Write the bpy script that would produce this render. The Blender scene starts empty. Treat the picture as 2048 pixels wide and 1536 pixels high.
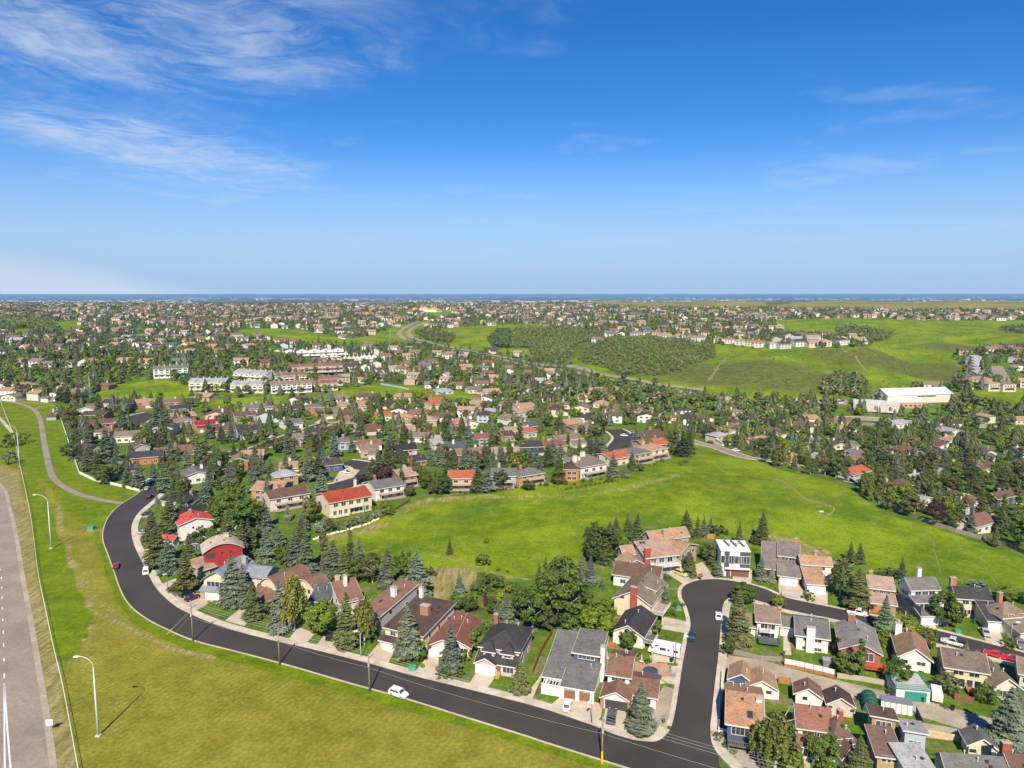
import bpy, bmesh, math, random
import numpy as np
from mathutils import Vector, Matrix
random.seed(7)
RNG = np.random.default_rng(11)
R = math.radians
S = bpy.context.scene
COL = S.collection

# ------------------------------------------------------------------ camera
FPX,PITCH,CAMH = 1421.0,R(7.2),90.0          # focal length in photo pixels (2048 wide), tilt, height
cam_d = bpy.data.cameras.new('camera')
cam_d.sensor_width = 36.0
cam_d.lens = 36.0 * FPX / 2048
cam_d.clip_start, cam_d.clip_end = 1.0, 200000.0
cam = bpy.data.objects.new('camera', cam_d)
COL.objects.link(cam)
cam.location = (0, 0, CAMH)
cam.rotation_euler = (R(90) - PITCH, 0, 0)
S.camera = cam

# ------------------------------------------------------------------ sun, sky, exposure
SUN_EL,SUN_AZ = R(43),R(180 + 3)                # azimuth measured from +Y towards +X: the sun stands behind the camera
sd = bpy.data.lights.new('sun', 'SUN')
sd.energy,sd.angle,sd.color = 5.0,R(0.53),(1.0,0.89,0.72)
sun = bpy.data.objects.new('sun', sd)
COL.objects.link(sun)
_tos = Vector((math.sin(SUN_AZ) * math.cos(SUN_EL),math.cos(SUN_AZ) * math.cos(SUN_EL),math.sin(SUN_EL)))
sun.rotation_euler = _tos.to_track_quat('Z','Y').to_euler()
sun.location = _tos * 400

W = bpy.data.worlds.new('World')
S.world = W
W.use_nodes = True
_nt = W.node_tree
_nt.nodes.clear()


class NT:
    """tiny node helper"""
    def __init__(s, nt):
        s.nt = nt

    def n(s, typ, ins=None, **kw):
        nd = s.nt.nodes.new(typ)
        for k, v in kw.items():
            setattr(nd, k, v)
        for k, v in (ins or {}).items():
            s.put(nd.inputs[k], v)
        return nd

    def put(s, sock, v):
        if isinstance(v, bpy.types.NodeSocket):
            s.nt.links.new(v, sock)
        elif isinstance(v,(tuple,list)) and len(v) == 3 and sock.type == 'RGBA':
            sock.default_value = (*v, 1)
        else:
            sock.default_value = v

    def m(s, op, a, b=0.0, c=0.0):
        nd = s.n('ShaderNodeMath', operation=op)
        s.put(nd.inputs[0],a); s.put(nd.inputs[1],b); s.put(nd.inputs[2],c)
        return nd.outputs[0]

    def mix(s, f, a, b, mode='MIX'):
        nd = s.n('ShaderNodeMix',data_type='RGBA',blend_type=mode)
        s.put(nd.inputs[0],f); s.put(nd.inputs[6],a); s.put(nd.inputs[7],b)
        return nd.outputs[2]

    def noise(s,vec,scale,detail=4.0,rough=0.55,dist=0.0):
        nd = s.n('ShaderNodeTexNoise')
        if vec is not None:
            s.put(nd.inputs['Vector'], vec)
        nd.inputs['Scale'].default_value = scale
        nd.inputs['Detail'].default_value = detail
        nd.inputs['Roughness'].default_value = rough
        nd.inputs['Distortion'].default_value = dist
        return nd.outputs['Fac']

    def ramp(s, f, lo, hi, a=0.0, b=1.0):
        nd = s.n('ShaderNodeMapRange',clamp=True,interpolation_type='SMOOTHSTEP')
        s.put(nd.inputs[0],f); s.put(nd.inputs[1],lo); s.put(nd.inputs[2],hi); s.put(nd.inputs[3],a); s.put(nd.inputs[4],b)
        return nd.outputs[0]

    def mapping(s,vec,loc=(0,0,0),rot=(0,0,0),sc=(1,1,1)):
        nd = s.n('ShaderNodeMapping')
        s.put(nd.inputs[0], vec)
        nd.inputs[1].default_value,nd.inputs[2].default_value,nd.inputs[3].default_value = loc,rot,sc
        return nd.outputs[0]


def build_world():
    t = NT(_nt)
    out = t.n('ShaderNodeOutputWorld')
    sky = t.n('ShaderNodeTexSky',sky_type='NISHITA',sun_disc=False)
    sky.sun_elevation, sky.sun_rotation = SUN_EL, SUN_AZ
    sky.altitude,sky.air_density,sky.dust_density,sky.ozone_density = SKY_P[0],SKY_P[1],SKY_P[2],SKY_P[3]
    hsv = t.n('ShaderNodeHueSaturation',{'Color': sky.outputs[0]})
    hsv.inputs['Hue'].default_value = SKY_HUE
    hsv.inputs['Saturation'].default_value = SKY_SAT
    hsv.inputs['Value'].default_value = 1.0
    d = t.n('ShaderNodeTexCoord').outputs['Generated']
    sep = t.n('ShaderNodeSeparateXYZ', {0: d})
    z = t.m('MAXIMUM', sep.outputs[2], 0.0)
    zz = t.m('ADD', z, 0.06)
    u = t.m('DIVIDE', sep.outputs[0], zz)
    v = t.m('DIVIDE', sep.outputs[1], zz)
    p = t.n('ShaderNodeCombineXYZ',{0: u,1: v}).outputs[0]
    # streaked high cirrus, drawn out along one wind direction over the whole sky
    warp = t.n('ShaderNodeTexNoise')
    t.put(warp.inputs['Vector'],p); warp.inputs['Scale'].default_value = 1.3; warp.inputs['Detail'].default_value = 4
    pw = t.n('ShaderNodeVectorMath',{0: p,1: t.n('ShaderNodeVectorMath',{0: warp.outputs['Color'],3: 0.9},operation='SCALE').outputs[0]},operation='ADD').outputs[0]
    def tex(vec, rot, sc):
        nd = t.n('ShaderNodeMapping',vector_type='TEXTURE')
        t.put(nd.inputs[0],vec); nd.inputs[2].default_value = (0,0,R(rot)); nd.inputs[3].default_value = sc
        return nd.outputs[0]
    fine = t.noise(tex(pw,68,(0.62,0.20,1)),1.0,9,0.62,0.25)
    ripple = t.noise(tex(pw,8,(0.30,0.075,1)),1.0,6,0.62,0.3)
    body = t.noise(p, 0.75, 4, 0.55)
    puff = t.noise(pw, 2.6, 8, 0.6, 0.2)
    # two thick banks of the cirrus stand on the left
    wob = t.m('MULTIPLY',t.m('SUBTRACT',t.noise(p,1.7,6,0.62),0.5),3.4)
    def bank_at(cu, cv, ru, rv, sh):
        du = t.m('DIVIDE',t.m('SUBTRACT',u,cu),ru); dv = t.m('DIVIDE',t.m('SUBTRACT',v,cv),rv)
        du = t.m('ADD', du, t.m('MULTIPLY', dv, sh))
        return t.ramp(t.m('ADD',t.m('ADD',t.m('MULTIPLY',du,du),t.m('MULTIPLY',dv,dv)),wob),1.9,-0.6)
    bank = t.m('MAXIMUM',bank_at(-1.30,2.15,0.95,0.80,0.0),bank_at(-1.78,3.85,0.55,0.95,-0.25))
    # a low soft cloud far off on the left horizon
    az = t.m('DIVIDE',sep.outputs[0],t.m('MAXIMUM',sep.outputs[1],0.05))
    lowedge = t.m('ADD',0.036,t.m('MULTIPLY',t.noise(d,9.0,4,0.5),0.03))
    lowedge = t.m('MULTIPLY',lowedge,t.ramp(az,-0.30,-0.72))
    low = t.m('MULTIPLY',t.ramp(t.m('SUBTRACT',lowedge,sep.outputs[2]),-0.002,0.03),0.62)
    thin = t.m('MULTIPLY',t.ramp(t.m('MULTIPLY',puff,t.ramp(body,0.38,0.66)),0.28,0.68),0.22)
    thick = t.m('MULTIPLY',bank,t.ramp(t.m('ADD',t.m('MULTIPLY',fine,0.62),t.m('MULTIPLY',ripple,0.38)),0.34,0.68))
    cl = t.m('MAXIMUM', thin, t.m('MULTIPLY', thick, 0.80))
    cl = t.m('MULTIPLY',cl,t.ramp(sep.outputs[2],0.02,0.12))
    cl = t.m('MAXIMUM', cl, low)
    cl = t.m('MINIMUM', cl, 0.93)
    base = t.mix(t.ramp(sep.outputs[2],0.22,0.0),hsv.outputs[0],HORIZON)
    col = t.mix(cl, base, CLOUD_COL)
    bg = t.n('ShaderNodeBackground',{'Color': col,'Strength': SKY_STR})
    t.nt.links.new(bg.outputs[0], out.inputs[0])


SKY_HUE, SKY_SAT, SKY_STR = 0.507, 1.27, 0.092
HORIZON = (2.9, 4.25, 6.1)
SKY_P = (1200, 1.0, 0.0, 6.0)
CLOUD_COL = (4.9, 5.6, 6.6)
build_world()

S.view_settings.view_transform = 'Standard'
S.view_settings.look = 'None'
S.view_settings.exposure = 0.55
S.view_settings.gamma = 1.0
S.view_settings.use_curve_mapping = False
S.render.engine = 'CYCLES'
S.cycles.max_bounces = 4
S.cycles.diffuse_bounces = 2
S.cycles.glossy_bounces = 2
S.cycles.transmission_bounces = 2
S.cycles.transparent_max_bounces = 4
S.cycles.volume_bounces = 0
S.cycles.caustics_reflective = False
S.cycles.caustics_refractive = False
S.cycles.use_denoising = True
W.cycles.sampling_method = 'MANUAL'
W.cycles.sample_map_resolution = 512

# ------------------------------------------------------------------ terrain
def sm(a, b, t):
    t = np.clip((t - a) / (b - a), 0, 1)
    return t * t * (3 - 2 * t)


_PR = np.array([(0,0),(610,0),(700,5),(900,26),(1100,33),(1300,41),(1450,45),(2000,54),(2600,60),(3000,60),(4500,-20),(90000,-20)],float)
_PL = np.array([(0,0),(545,0),(620,6),(720,20),(850,28),(1150,38),(1700,48),(2200,55),(2600,52),(3800,-20),(90000,-20)],float)
_PC = np.array([(0,0),(800,0),(900,5),(1000,13),(1200,31),(1700,47),(2300,55),(2700,54),(3900,-20),(90000,-20)],float)


def hgt(x, y):
    x = np.asarray(x, float); y = np.asarray(y, float)
    Y = np.maximum(y, 1.0)
    u = x / np.maximum(Y, 40.0)
    def prof(P):
        return (np.interp(Y * 0.94,P[:,0],P[:,1]) + np.interp(Y,P[:,0],P[:,1]) + np.interp(Y * 1.06,P[:,0],P[:,1])) / 3
    wl = 1 - sm(-0.40, -0.18, u)
    wr = sm(0.02, 0.15, u)
    h = prof(_PL) * wl + prof(_PR) * wr + prof(_PC) * (1 - wl - wr)
    far = sm(560, 1000, Y) * (1 - sm(2600, 4200, Y))
    h = h + far * (3.2 * np.sin(x / 83 + 1.3 * np.sin(y / 140)) * np.sin(y / 97 + 0.7) + 1.6 * np.sin(x / 37 + y / 51))
    s = (x - 122) * 0.94 + (y - 413) * 0.34
    h = h - 12 * sm(-15,80,s) * (1 - sm(575,690,Y)) * sm(60,110,x)
    near = (1 - sm(430, 560, Y))
    h = h + near * (6.0 * np.exp(-((x - 70) / 80) ** 2 - ((y - 325) / 62) ** 2))
    park = np.exp(-((x - 50) / 95) ** 4 - ((y - 300) / 80) ** 4)
    h = h + park * (1.3 * np.sin(x / 21 + y / 37) * np.sin(y / 25 - x / 43) + 0.5 * np.sin(x / 9.0 - y / 13) * np.sin(x / 17 + 2))
    rh = sm(0.06,0.16,u) * sm(640,760,Y) * (1 - sm(1000,1250,Y))
    h = h + rh * (9.0 * np.sin(x / 46 + 1.1 * np.sin(y / 90)) * (0.6 + 0.4 * np.sin(y / 70 + x / 210)) + 3.0 * np.sin(x / 19 - y / 60))
    plain = sm(4500, 9000, Y)
    h = h + plain * (9 * np.sin(x / 2600 + 1) * np.sin(y / 3100) + 5 * np.sin(x / 900 + y / 1700))
    return h


def h1(x, y):
    return float(hgt(x, y))


_CP, _SP = math.cos(PITCH), math.sin(PITCH)
_TS = np.concatenate([np.geomspace(60,9000,520),np.geomspace(9100,90000,60)])


def ray_dir(px, py):
    u = (px - 1024) / FPX; v = (768 - py) / FPX
    return u, _CP + v * _SP, -_SP + v * _CP


def G(px, py, z=0.0):
    """where the line of sight through photo pixel (px, py) meets the terrain raised by z; returns Vector (x, y, terrain height)"""
    dx, dy, dz = ray_dir(px, py)
    zz = CAMH + dz * _TS
    g = zz - hgt(dx * _TS, dy * _TS) - z
    k = np.nonzero(g < 0)[0]
    i = int(k[0]) if len(k) else len(_TS) - 1
    if i == 0:
        t = _TS[0]
    else:
        a, b = _TS[i - 1], _TS[i]
        ts = np.linspace(a, b, 24)
        g2 = CAMH + dz * ts - hgt(dx * ts, dy * ts) - z
        j = np.nonzero(g2 < 0)[0]
        t = ts[int(j[0])] if len(j) else b
    x, y = dx * t, dy * t
    return Vector((x, y, h1(x, y)))


def project(x, y, z):
    """photo pixel of a world point (arrays)"""
    zc = z - CAMH
    dep = y * _CP - zc * _SP
    v = y * _SP + zc * _CP
    dep = np.where(dep > 1, dep, 1)
    return 1024 + FPX * x / dep, 768 - FPX * v / dep


def top_height(g, px, top_py):
    """height of a thing standing at ground point g whose top is seen at row top_py"""
    d = ray_dir(px, top_py)
    return CAMH + d[2] * g.y / d[1] - g.z


ZB = {'1': (0,780),'2': (0,1146),'3': (300,940),'4': (700,1080),'5': (1000,1146),'6': (1528,1146),'7': (1100,980),'8': (1528,980),
      'k': (0,570),'l': (500,570),'o': (1000,570),'q': (1528,570),'m': (420,760),'n': (860,740),'r': (1360,740)}
ZS = 2048 / 520


def zp(k, x, y):
    b = ZB[k]
    return b[0] + x / ZS, b[1] + y / ZS


def zl(k, pts):
    return [zp(k, x, y) for x, y in pts]


# ------------------------------------------------------------------ mesh builder and object helpers
class MB:
    def __init__(s):
        s.v = []; s.f = []; s.m = []

    def quad(s, a, b, c, d, mi=0):
        n = len(s.v); s.v += [a,b,c,d]; s.f.append((n,n + 1,n + 2,n + 3)); s.m.append(mi)

    def poly(s, pts, mi=0):
        n = len(s.v); s.v += list(pts); s.f.append(tuple(range(n,n + len(pts)))); s.m.append(mi)

    def box(s, x0, x1, y0, y1, z0, z1, mi=0):
        n = len(s.v)
        s.v += [(x0,y0,z0),(x1,y0,z0),(x1,y1,z0),(x0,y1,z0),(x0,y0,z1),(x1,y0,z1),(x1,y1,z1),(x0,y1,z1)]
        for q in ((0,3,2,1),(4,5,6,7),(0,1,5,4),(1,2,6,5),(2,3,7,6),(3,0,4,7)):
            s.f.append(tuple(n + i for i in q)); s.m.append(mi)

    def extrude(s, poly, axis, a, b, mi=0):
        """closed polygon of (s, z) pairs swept from a to b along the axis"""
        def pt(q, t):
            return (t,q[0],q[1]) if axis == 'x' else (q[0],t,q[1])
        n = len(s.v); k = len(poly)
        s.v += [pt(q,a) for q in poly] + [pt(q,b) for q in poly]
        s.f.append(tuple(range(n, n + k))); s.m.append(mi)
        s.f.append(tuple(n + k + i for i in reversed(range(k)))); s.m.append(mi)
        for i in range(k):
            j = (i + 1) % k
            s.f.append((n + i,n + k + i,n + k + j,n + j)); s.m.append(mi)

    def tube(s, pts, rad, sides=8, mi=0, cap=True):
        pts = [Vector(p) for p in pts]
        if not isinstance(rad, (list, tuple)):
            rad = [rad] * len(pts)
        n0 = len(s.v)
        for i, p in enumerate(pts):
            t = (pts[min(i + 1,len(pts) - 1)] - pts[max(i - 1,0)]).normalized()
            a = t.cross(Vector((0,0,1)) if abs(t.z) < 0.9 else Vector((1,0,0))).normalized(); b = t.cross(a)
            for k in range(sides):
                w = 2 * math.pi * k / sides
                s.v.append(tuple(p + (a * math.cos(w) + b * math.sin(w)) * rad[i]))
        for i in range(len(pts) - 1):
            for k in range(sides):
                k2 = (k + 1) % sides
                s.f.append((n0 + i * sides + k,n0 + i * sides + k2,n0 + (i + 1) * sides + k2,n0 + (i + 1) * sides + k)); s.m.append(mi)
        if cap:
            e = n0 + (len(pts) - 1) * sides
            s.f.append(tuple(n0 + k for k in reversed(range(sides)))); s.m.append(mi)
            s.f.append(tuple(e + k for k in range(sides))); s.m.append(mi)

    def mesh(s, name, mats, smooth=False, fix=True):
        me = bpy.data.meshes.new(name)
        me.from_pydata([tuple(v) for v in s.v], [], s.f)
        for m in (mats if isinstance(mats,(list,tuple)) else [mats]):
            me.materials.append(m)
        if any(s.m):
            me.polygons.foreach_set('material_index', s.m)
        if fix:
            bm = bmesh.new(); bm.from_mesh(me)
            bmesh.ops.remove_doubles(bm,verts=bm.verts,dist=1e-5)
            bmesh.ops.recalc_face_normals(bm,faces=bm.faces)
            bm.to_mesh(me); bm.free()
        if smooth:
            me.polygons.foreach_set('use_smooth',[True] * len(me.polygons))
        me.update()
        return me


def link(name,data,parent=None,loc=None,rz=None,scale=None,color=None):
    o = bpy.data.objects.new(name, data)
    COL.objects.link(o)
    if parent is not None:
        o.parent = parent
    if loc is not None:
        o.location = loc
    if rz is not None:
        o.rotation_euler = (0, 0, rz)
    if scale is not None:
        o.scale = scale if isinstance(scale,(tuple,list)) else (scale,) * 3
    if color is not None:
        o.color = (*color[:3], 1)
    return o


def tag(o, label, cat, group=None):
    o['label'] = label; o['category'] = cat
    if group:
        o['group'] = group
    return o


def thing(name, label, cat, loc, rz=0.0, group=None):
    o = link(name, None, loc=loc, rz=rz)
    o.empty_display_size = 0.2
    return tag(o, label, cat, group)


def structure(name, me, label=None):
    o = link(name, me)
    o['kind'] = 'structure'
    if label:
        o['label'] = label
    return o


ALL_LABELS = []          # (object, base phrase, category, group, pixel x) -> made unique at the end


def later(o, phrase, cat, group, px, fmt=None):
    ALL_LABELS.append((o, phrase, cat, group, px))


# ------------------------------------------------------------------ materials
MATS = {}


def mat(name, fn):
    if name not in MATS:
        m = bpy.data.materials.new(name); m.use_nodes = True
        m.node_tree.nodes.clear()
        t = NT(m.node_tree)
        out = t.n('ShaderNodeOutputMaterial')
        sh = fn(t)
        t.nt.links.new(sh, out.inputs[0])
        MATS[name] = m
    return MATS[name]


def pbr(t,col,rough=0.8,bump=None,bstr=0.3,bdist=0.05,spec=0.3,metal=0.0):
    b = t.n('ShaderNodeBsdfPrincipled',{'Base Color': col,'Roughness': rough,'Metallic': metal,'Specular IOR Level': spec})
    if bump is not None:
        bn = t.n('ShaderNodeBump',{'Height': bump,'Strength': bstr,'Distance': bdist})
        t.nt.links.new(bn.outputs[0], b.inputs['Normal'])
    return b.outputs[0]


def objc(t):
    return t.n('ShaderNodeTexCoord').outputs['Object']


def geo(t):
    return t.n('ShaderNodeNewGeometry').outputs['Position']


def ocol(t):
    return t.n('ShaderNodeObjectInfo').outputs['Color']


def scalec(t, col, f):
    """multiply a colour by a grey factor"""
    g = t.n('ShaderNodeCombineXYZ',{0: f,1: f,2: f}).outputs[0]
    return t.mix(1.0, col, g, 'MULTIPLY')


def m_roof(t):
    p = objc(t)
    n1 = t.noise(p,0.35,4,0.6); n2 = t.noise(t.mapping(p,sc=(1,1,2.5)),5.0,3,0.7)
    tabs = t.n('ShaderNodeTexVoronoi',{'Vector': t.mapping(p,sc=(1,1,3)),'Scale': 2.6}).outputs['Color']
    tb = t.n('ShaderNodeSeparateColor',{0: tabs}).outputs[0]
    f = t.m('ADD',t.m('ADD',t.ramp(n1,0.25,0.75,0.72,1.06),t.ramp(n2,0.2,0.8,-0.2,0.2)),t.m('MULTIPLY',t.m('SUBTRACT',tb,0.5),0.32))
    c = scalec(t, ocol(t), f)
    c = t.mix(t.ramp(t.noise(t.mapping(p,sc=(1.2,1.2,0.25)),0.9,5,0.7),0.55,0.8,0,0.25),c,(0.30,0.27,0.22))
    wv = t.n('ShaderNodeTexWave',{'Vector': p,'Scale': 1.9},wave_type='BANDS',bands_direction='Z',wave_profile='SAW')
    return pbr(t,c,0.9,t.m('ADD',t.m('MULTIPLY',wv.outputs[0],0.7),n2),0.5,0.04,0.2)


def m_siding(t):
    p = objc(t)
    wv = t.n('ShaderNodeTexWave',{'Vector': p,'Scale': 1.25},wave_type='BANDS',bands_direction='Z',wave_profile='SAW')
    n = t.noise(p, 0.6, 4, 0.6)
    c = scalec(t, ocol(t), t.ramp(n, 0.2, 0.8, 0.9, 1.04))
    return pbr(t, c, 0.65, wv.outputs[0], 0.35, 0.03)


def m_stucco(t):
    p = objc(t)
    c = scalec(t,ocol(t),t.ramp(t.noise(p,0.8,6,0.65),0.2,0.8,0.86,1.05))
    return pbr(t,c,0.9,t.noise(p,18,3,0.6),0.2,0.02)


def m_brick(t):
    p = objc(t)
    br = t.n('ShaderNodeTexBrick',{'Vector': t.mapping(p,rot=(R(90),0,0)),'Scale': 3.2,'Color1': (1,1,1),'Color2': (0.72,0.72,0.72),'Mortar': (0.85,0.8,0.75)})
    c = t.mix(1.0, ocol(t), br.outputs[0], 'MULTIPLY')
    c = scalec(t,c,t.ramp(t.noise(p,1.3,4),0.2,0.8,0.8,1.1))
    return pbr(t, c, 0.9, br.outputs[1], -0.3, 0.02)


def m_plain(rough=0.5, spec=0.4, metal=0.0, vary=0.06):
    def f(t):
        c = scalec(t,ocol(t),t.ramp(t.noise(objc(t),2.2,4,0.6),0.2,0.8,1 - vary,1 + vary))
        return pbr(t,c,rough,None,spec=spec,metal=metal)
    return f


def m_glass(t):
    p = t.n('ShaderNodeObjectInfo').outputs['Random']
    c = t.mix(p, (0.012, 0.02, 0.028), (0.07, 0.085, 0.09))
    return pbr(t, c, 0.08, None, spec=0.7)


def m_carpaint(t):
    b = t.n('ShaderNodeBsdfPrincipled',{'Base Color': ocol(t),'Roughness': 0.28,'Specular IOR Level': 0.5,'Coat Weight': 0.6,'Coat Roughness': 0.08})
    return b.outputs[0]


def m_asphalt(t):
    p = geo(t)
    n1 = t.noise(p,0.05,4,0.6); n2 = t.noise(p,1.6,5,0.7); n3 = t.noise(p,14.0,2)
    c = t.mix(t.ramp(n1,0.3,0.7),(0.044,0.038,0.036),(0.062,0.053,0.050))
    c = t.mix(t.ramp(n2,0.5,0.85,0,0.5),c,(0.078,0.068,0.062))
    c = scalec(t, c, t.ramp(n3, 0.2, 0.8, 0.86, 1.14))
    return pbr(t, c, 0.85, n3, 0.3, 0.02, 0.25)


def m_oldasphalt(t):
    p = geo(t)
    n1 = t.noise(p,0.07,4,0.6); n2 = t.noise(p,0.9,6,0.7)
    c = t.mix(t.ramp(n1,0.3,0.7),(0.235,0.196,0.158),(0.315,0.265,0.212))
    c = scalec(t, c, t.ramp(n2, 0.2, 0.8, 0.8, 1.15))
    cr = t.n('ShaderNodeTexVoronoi',{'Vector': p,'Scale': 0.16},feature='DISTANCE_TO_EDGE').outputs[0]
    c = t.mix(t.ramp(cr,0.006,0.0,0,0.45),c,(0.07,0.065,0.06))
    return pbr(t, c, 0.9, n2, 0.2, 0.02, 0.2)


def m_concrete(t):
    p = geo(t)
    n1 = t.noise(p,0.22,5,0.65); n2 = t.noise(p,3.0,4,0.7)
    c = t.mix(t.ramp(n1,0.3,0.75),ocol(t),(0.40,0.335,0.255))
    c = scalec(t, c, t.ramp(n2, 0.2, 0.8, 0.86, 1.08))
    return pbr(t, c, 0.9, n2, 0.15, 0.02, 0.2)


def m_gravel(t):
    p = geo(t)
    n1 = t.noise(p,0.15,5,0.65); n2 = t.noise(p,2.4,6,0.75)
    c = t.mix(t.ramp(n1,0.3,0.7),(0.30,0.255,0.19),(0.44,0.38,0.30))
    c = scalec(t, c, t.ramp(n2, 0.2, 0.8, 0.75, 1.15))
    return pbr(t, c, 0.95, n2, 0.5, 0.05, 0.15)


def m_paint(t):
    c = t.mix(t.ramp(t.noise(geo(t),1.5,5,0.7),0.45,0.8,0,0.6),(0.72,0.72,0.70),(0.3,0.28,0.26))
    return pbr(t, c, 0.7)


def m_bark(t):
    p = objc(t)
    c = scalec(t,ocol(t),t.ramp(t.noise(t.mapping(p,sc=(4,4,0.8)),2.5,5,0.7),0.2,0.8,0.6,1.3))
    return pbr(t,c,0.95,t.noise(p,9,4),0.5,0.05,0.1)


def leafy(attr=False):
    def f(t):
        col = t.n('ShaderNodeAttribute',attribute_name='tint').outputs['Color'] if attr else ocol(t)
        n = t.noise(geo(t), 0.55, 3, 0.6)
        n2 = t.noise(geo(t), 2.6, 2, 0.6)
        c = scalec(t,col,t.m('MULTIPLY',t.ramp(n,0.25,0.75,0.66,1.32),t.ramp(n2,0.25,0.75,0.75,1.25)))
        c = t.mix(t.ramp(n2,0.55,0.8,0,0.25),c,t.mix(1.0,c,(1.35,1.2,0.7),'MULTIPLY'))
        d = t.n('ShaderNodeBsdfPrincipled',{'Base Color': c,'Roughness': 0.75,'Specular IOR Level': 0.15})
        tr = t.n('ShaderNodeBsdfTranslucent',{'Color': t.mix(1.0,c,(1.1,1.15,0.6),'MULTIPLY')})
        mx = t.n('ShaderNodeMixShader',{0: 0.22,1: d.outputs[0],2: tr.outputs[0]})
        return mx.outputs[0]
    return f


def m_ground(t):
    p = geo(t)
    def at(n):
        return t.n('ShaderNodeSeparateColor',{0: t.n('ShaderNodeAttribute',attribute_name=n).outputs['Color']}).outputs
    z1 = at('zone_a'); z2 = at('zone_b')
    n0 = t.noise(p,0.006,4,0.55); n1 = t.noise(p,0.03,5,0.62); n2 = t.noise(p,0.16,6,0.68); n3 = t.noise(p,1.1,4,0.7)
    fine = t.m('MULTIPLY',t.ramp(n3,0.25,0.75,0.70,1.28),t.ramp(n2,0.25,0.75,0.84,1.18))
    # wild meadow
    wild = t.mix(t.ramp(n1,0.33,0.66),(0.085,0.150,0.007),(0.192,0.262,0.008))
    wild = t.mix(t.ramp(n2,0.48,0.70,0,0.55),wild,(0.205,0.215,0.030))
    wild = t.mix(t.ramp(t.noise(p,0.055,6,0.7,0.6),0.56,0.72,0,0.60),wild,(0.080,0.115,0.020))
    wild = t.mix(t.ramp(t.noise(p,0.45,4,0.7),0.57,0.74,0,0.6),wild,(0.052,0.085,0.014))
    c = wild
    # mown field, faint passes of the mower
    wv = t.n('ShaderNodeTexWave',{'Vector': t.mapping(p,rot=(0,0,R(28))),'Scale': 0.22,'Distortion': 5.0,'Detail': 3.0,'Detail Scale': 0.35},wave_type='BANDS',bands_direction='X')
    mow = t.mix(t.ramp(n1,0.3,0.7),(0.150,0.170,0.013),(0.222,0.208,0.028))
    mow = t.mix(t.m('MULTIPLY',wv.outputs[0],t.ramp(n2,0.3,0.7,0.05,0.45)),mow,(0.285,0.240,0.060))
    mow = t.mix(t.ramp(t.noise(p,0.085,5,0.7),0.60,0.74,0,0.7),mow,(0.115,0.150,0.016))
    mow = t.mix(t.ramp(t.noise(p,0.6,4,0.72),0.62,0.78,0,0.5),mow,(0.075,0.100,0.016))
    # lush long grass
    lush = t.mix(t.ramp(n2,0.3,0.7),(0.092,0.155,0.005),(0.145,0.200,0.006))
    lush = t.mix(t.ramp(n1,0.5,0.72,0,0.55),lush,(0.215,0.200,0.022))
    # dry straw
    streak = t.noise(t.mapping(p,rot=(0,0,R(-20)),sc=(1.0,0.10,1)),0.9,5,0.7)
    dry = t.mix(t.ramp(streak,0.35,0.65),(0.150,0.150,0.040),(0.330,0.265,0.120))
    dry = t.mix(t.ramp(n2,0.5,0.75,0,0.4),dry,(0.33,0.26,0.15))
    # yards: watered lawn with beds and bare earth between
    yard = t.mix(t.ramp(n2,0.3,0.7),(0.064,0.130,0.010),(0.115,0.170,0.020))
    yard = t.mix(t.ramp(t.noise(p,0.085,4,0.6),0.54,0.66,0,0.75),yard,(0.20,0.165,0.105))
    # scrub
    scrub = t.mix(t.ramp(n2,0.3,0.7),(0.072,0.098,0.016),(0.138,0.145,0.030))
    # olive prairie far off
    prairie = t.mix(t.ramp(n0,0.35,0.65),(0.165,0.170,0.030),(0.250,0.225,0.055))
    # far plains: fields, woods, settlement
    vor = t.n('ShaderNodeTexVoronoi',{'Vector': t.mapping(p,rot=(0,0,R(12)),sc=(0.0007,0.0011,1)),'Scale': 1.0},distance='CHEBYCHEV').outputs['Color']
    vs = t.n('ShaderNodeSeparateColor', {0: vor}).outputs
    plain = t.mix(vs[0],(0.05,0.075,0.03),(0.16,0.17,0.06))
    plain = t.mix(t.ramp(vs[1],0.72,0.8,0,0.9),plain,(0.34,0.29,0.13))
    plain = t.mix(t.ramp(t.noise(t.mapping(p,sc=(0.4,1,1)),0.0011,5,0.65),0.46,0.58),plain,(0.030,0.050,0.026))
    plain = t.mix(t.ramp(t.noise(t.mapping(p,sc=(0.5,1.5,1)),0.004,6,0.8),0.62,0.72,0,0.6),plain,(0.32,0.29,0.25))
    wob = t.m('MULTIPLY', t.m('SUBTRACT', n2, 0.5), 0.55)
    def layer(c, k, new, sharp=0.16):
        return t.mix(t.ramp(t.m('ADD',k,wob),0.5 - sharp,0.5 + sharp),c,new)
    c = layer(c, z2[1], prairie)
    c = layer(c, z1[0], mow, 0.12)
    c = layer(c, z1[1], lush, 0.14)
    c = layer(c, z2[2], scrub, 0.2)
    c = layer(c, z2[0], yard, 0.1)
    c = layer(c, z1[2], dry, 0.24)
    c = scalec(t, c, fine)
    ps = t.n('ShaderNodeSeparateXYZ', {0: p}).outputs
    c = t.mix(t.ramp(ps[1], 2900, 3900), c, plain)
    return pbr(t,c,0.95,t.m('ADD',n3,t.m('MULTIPLY',n2,2.0)),0.35,0.12,0.08)


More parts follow.
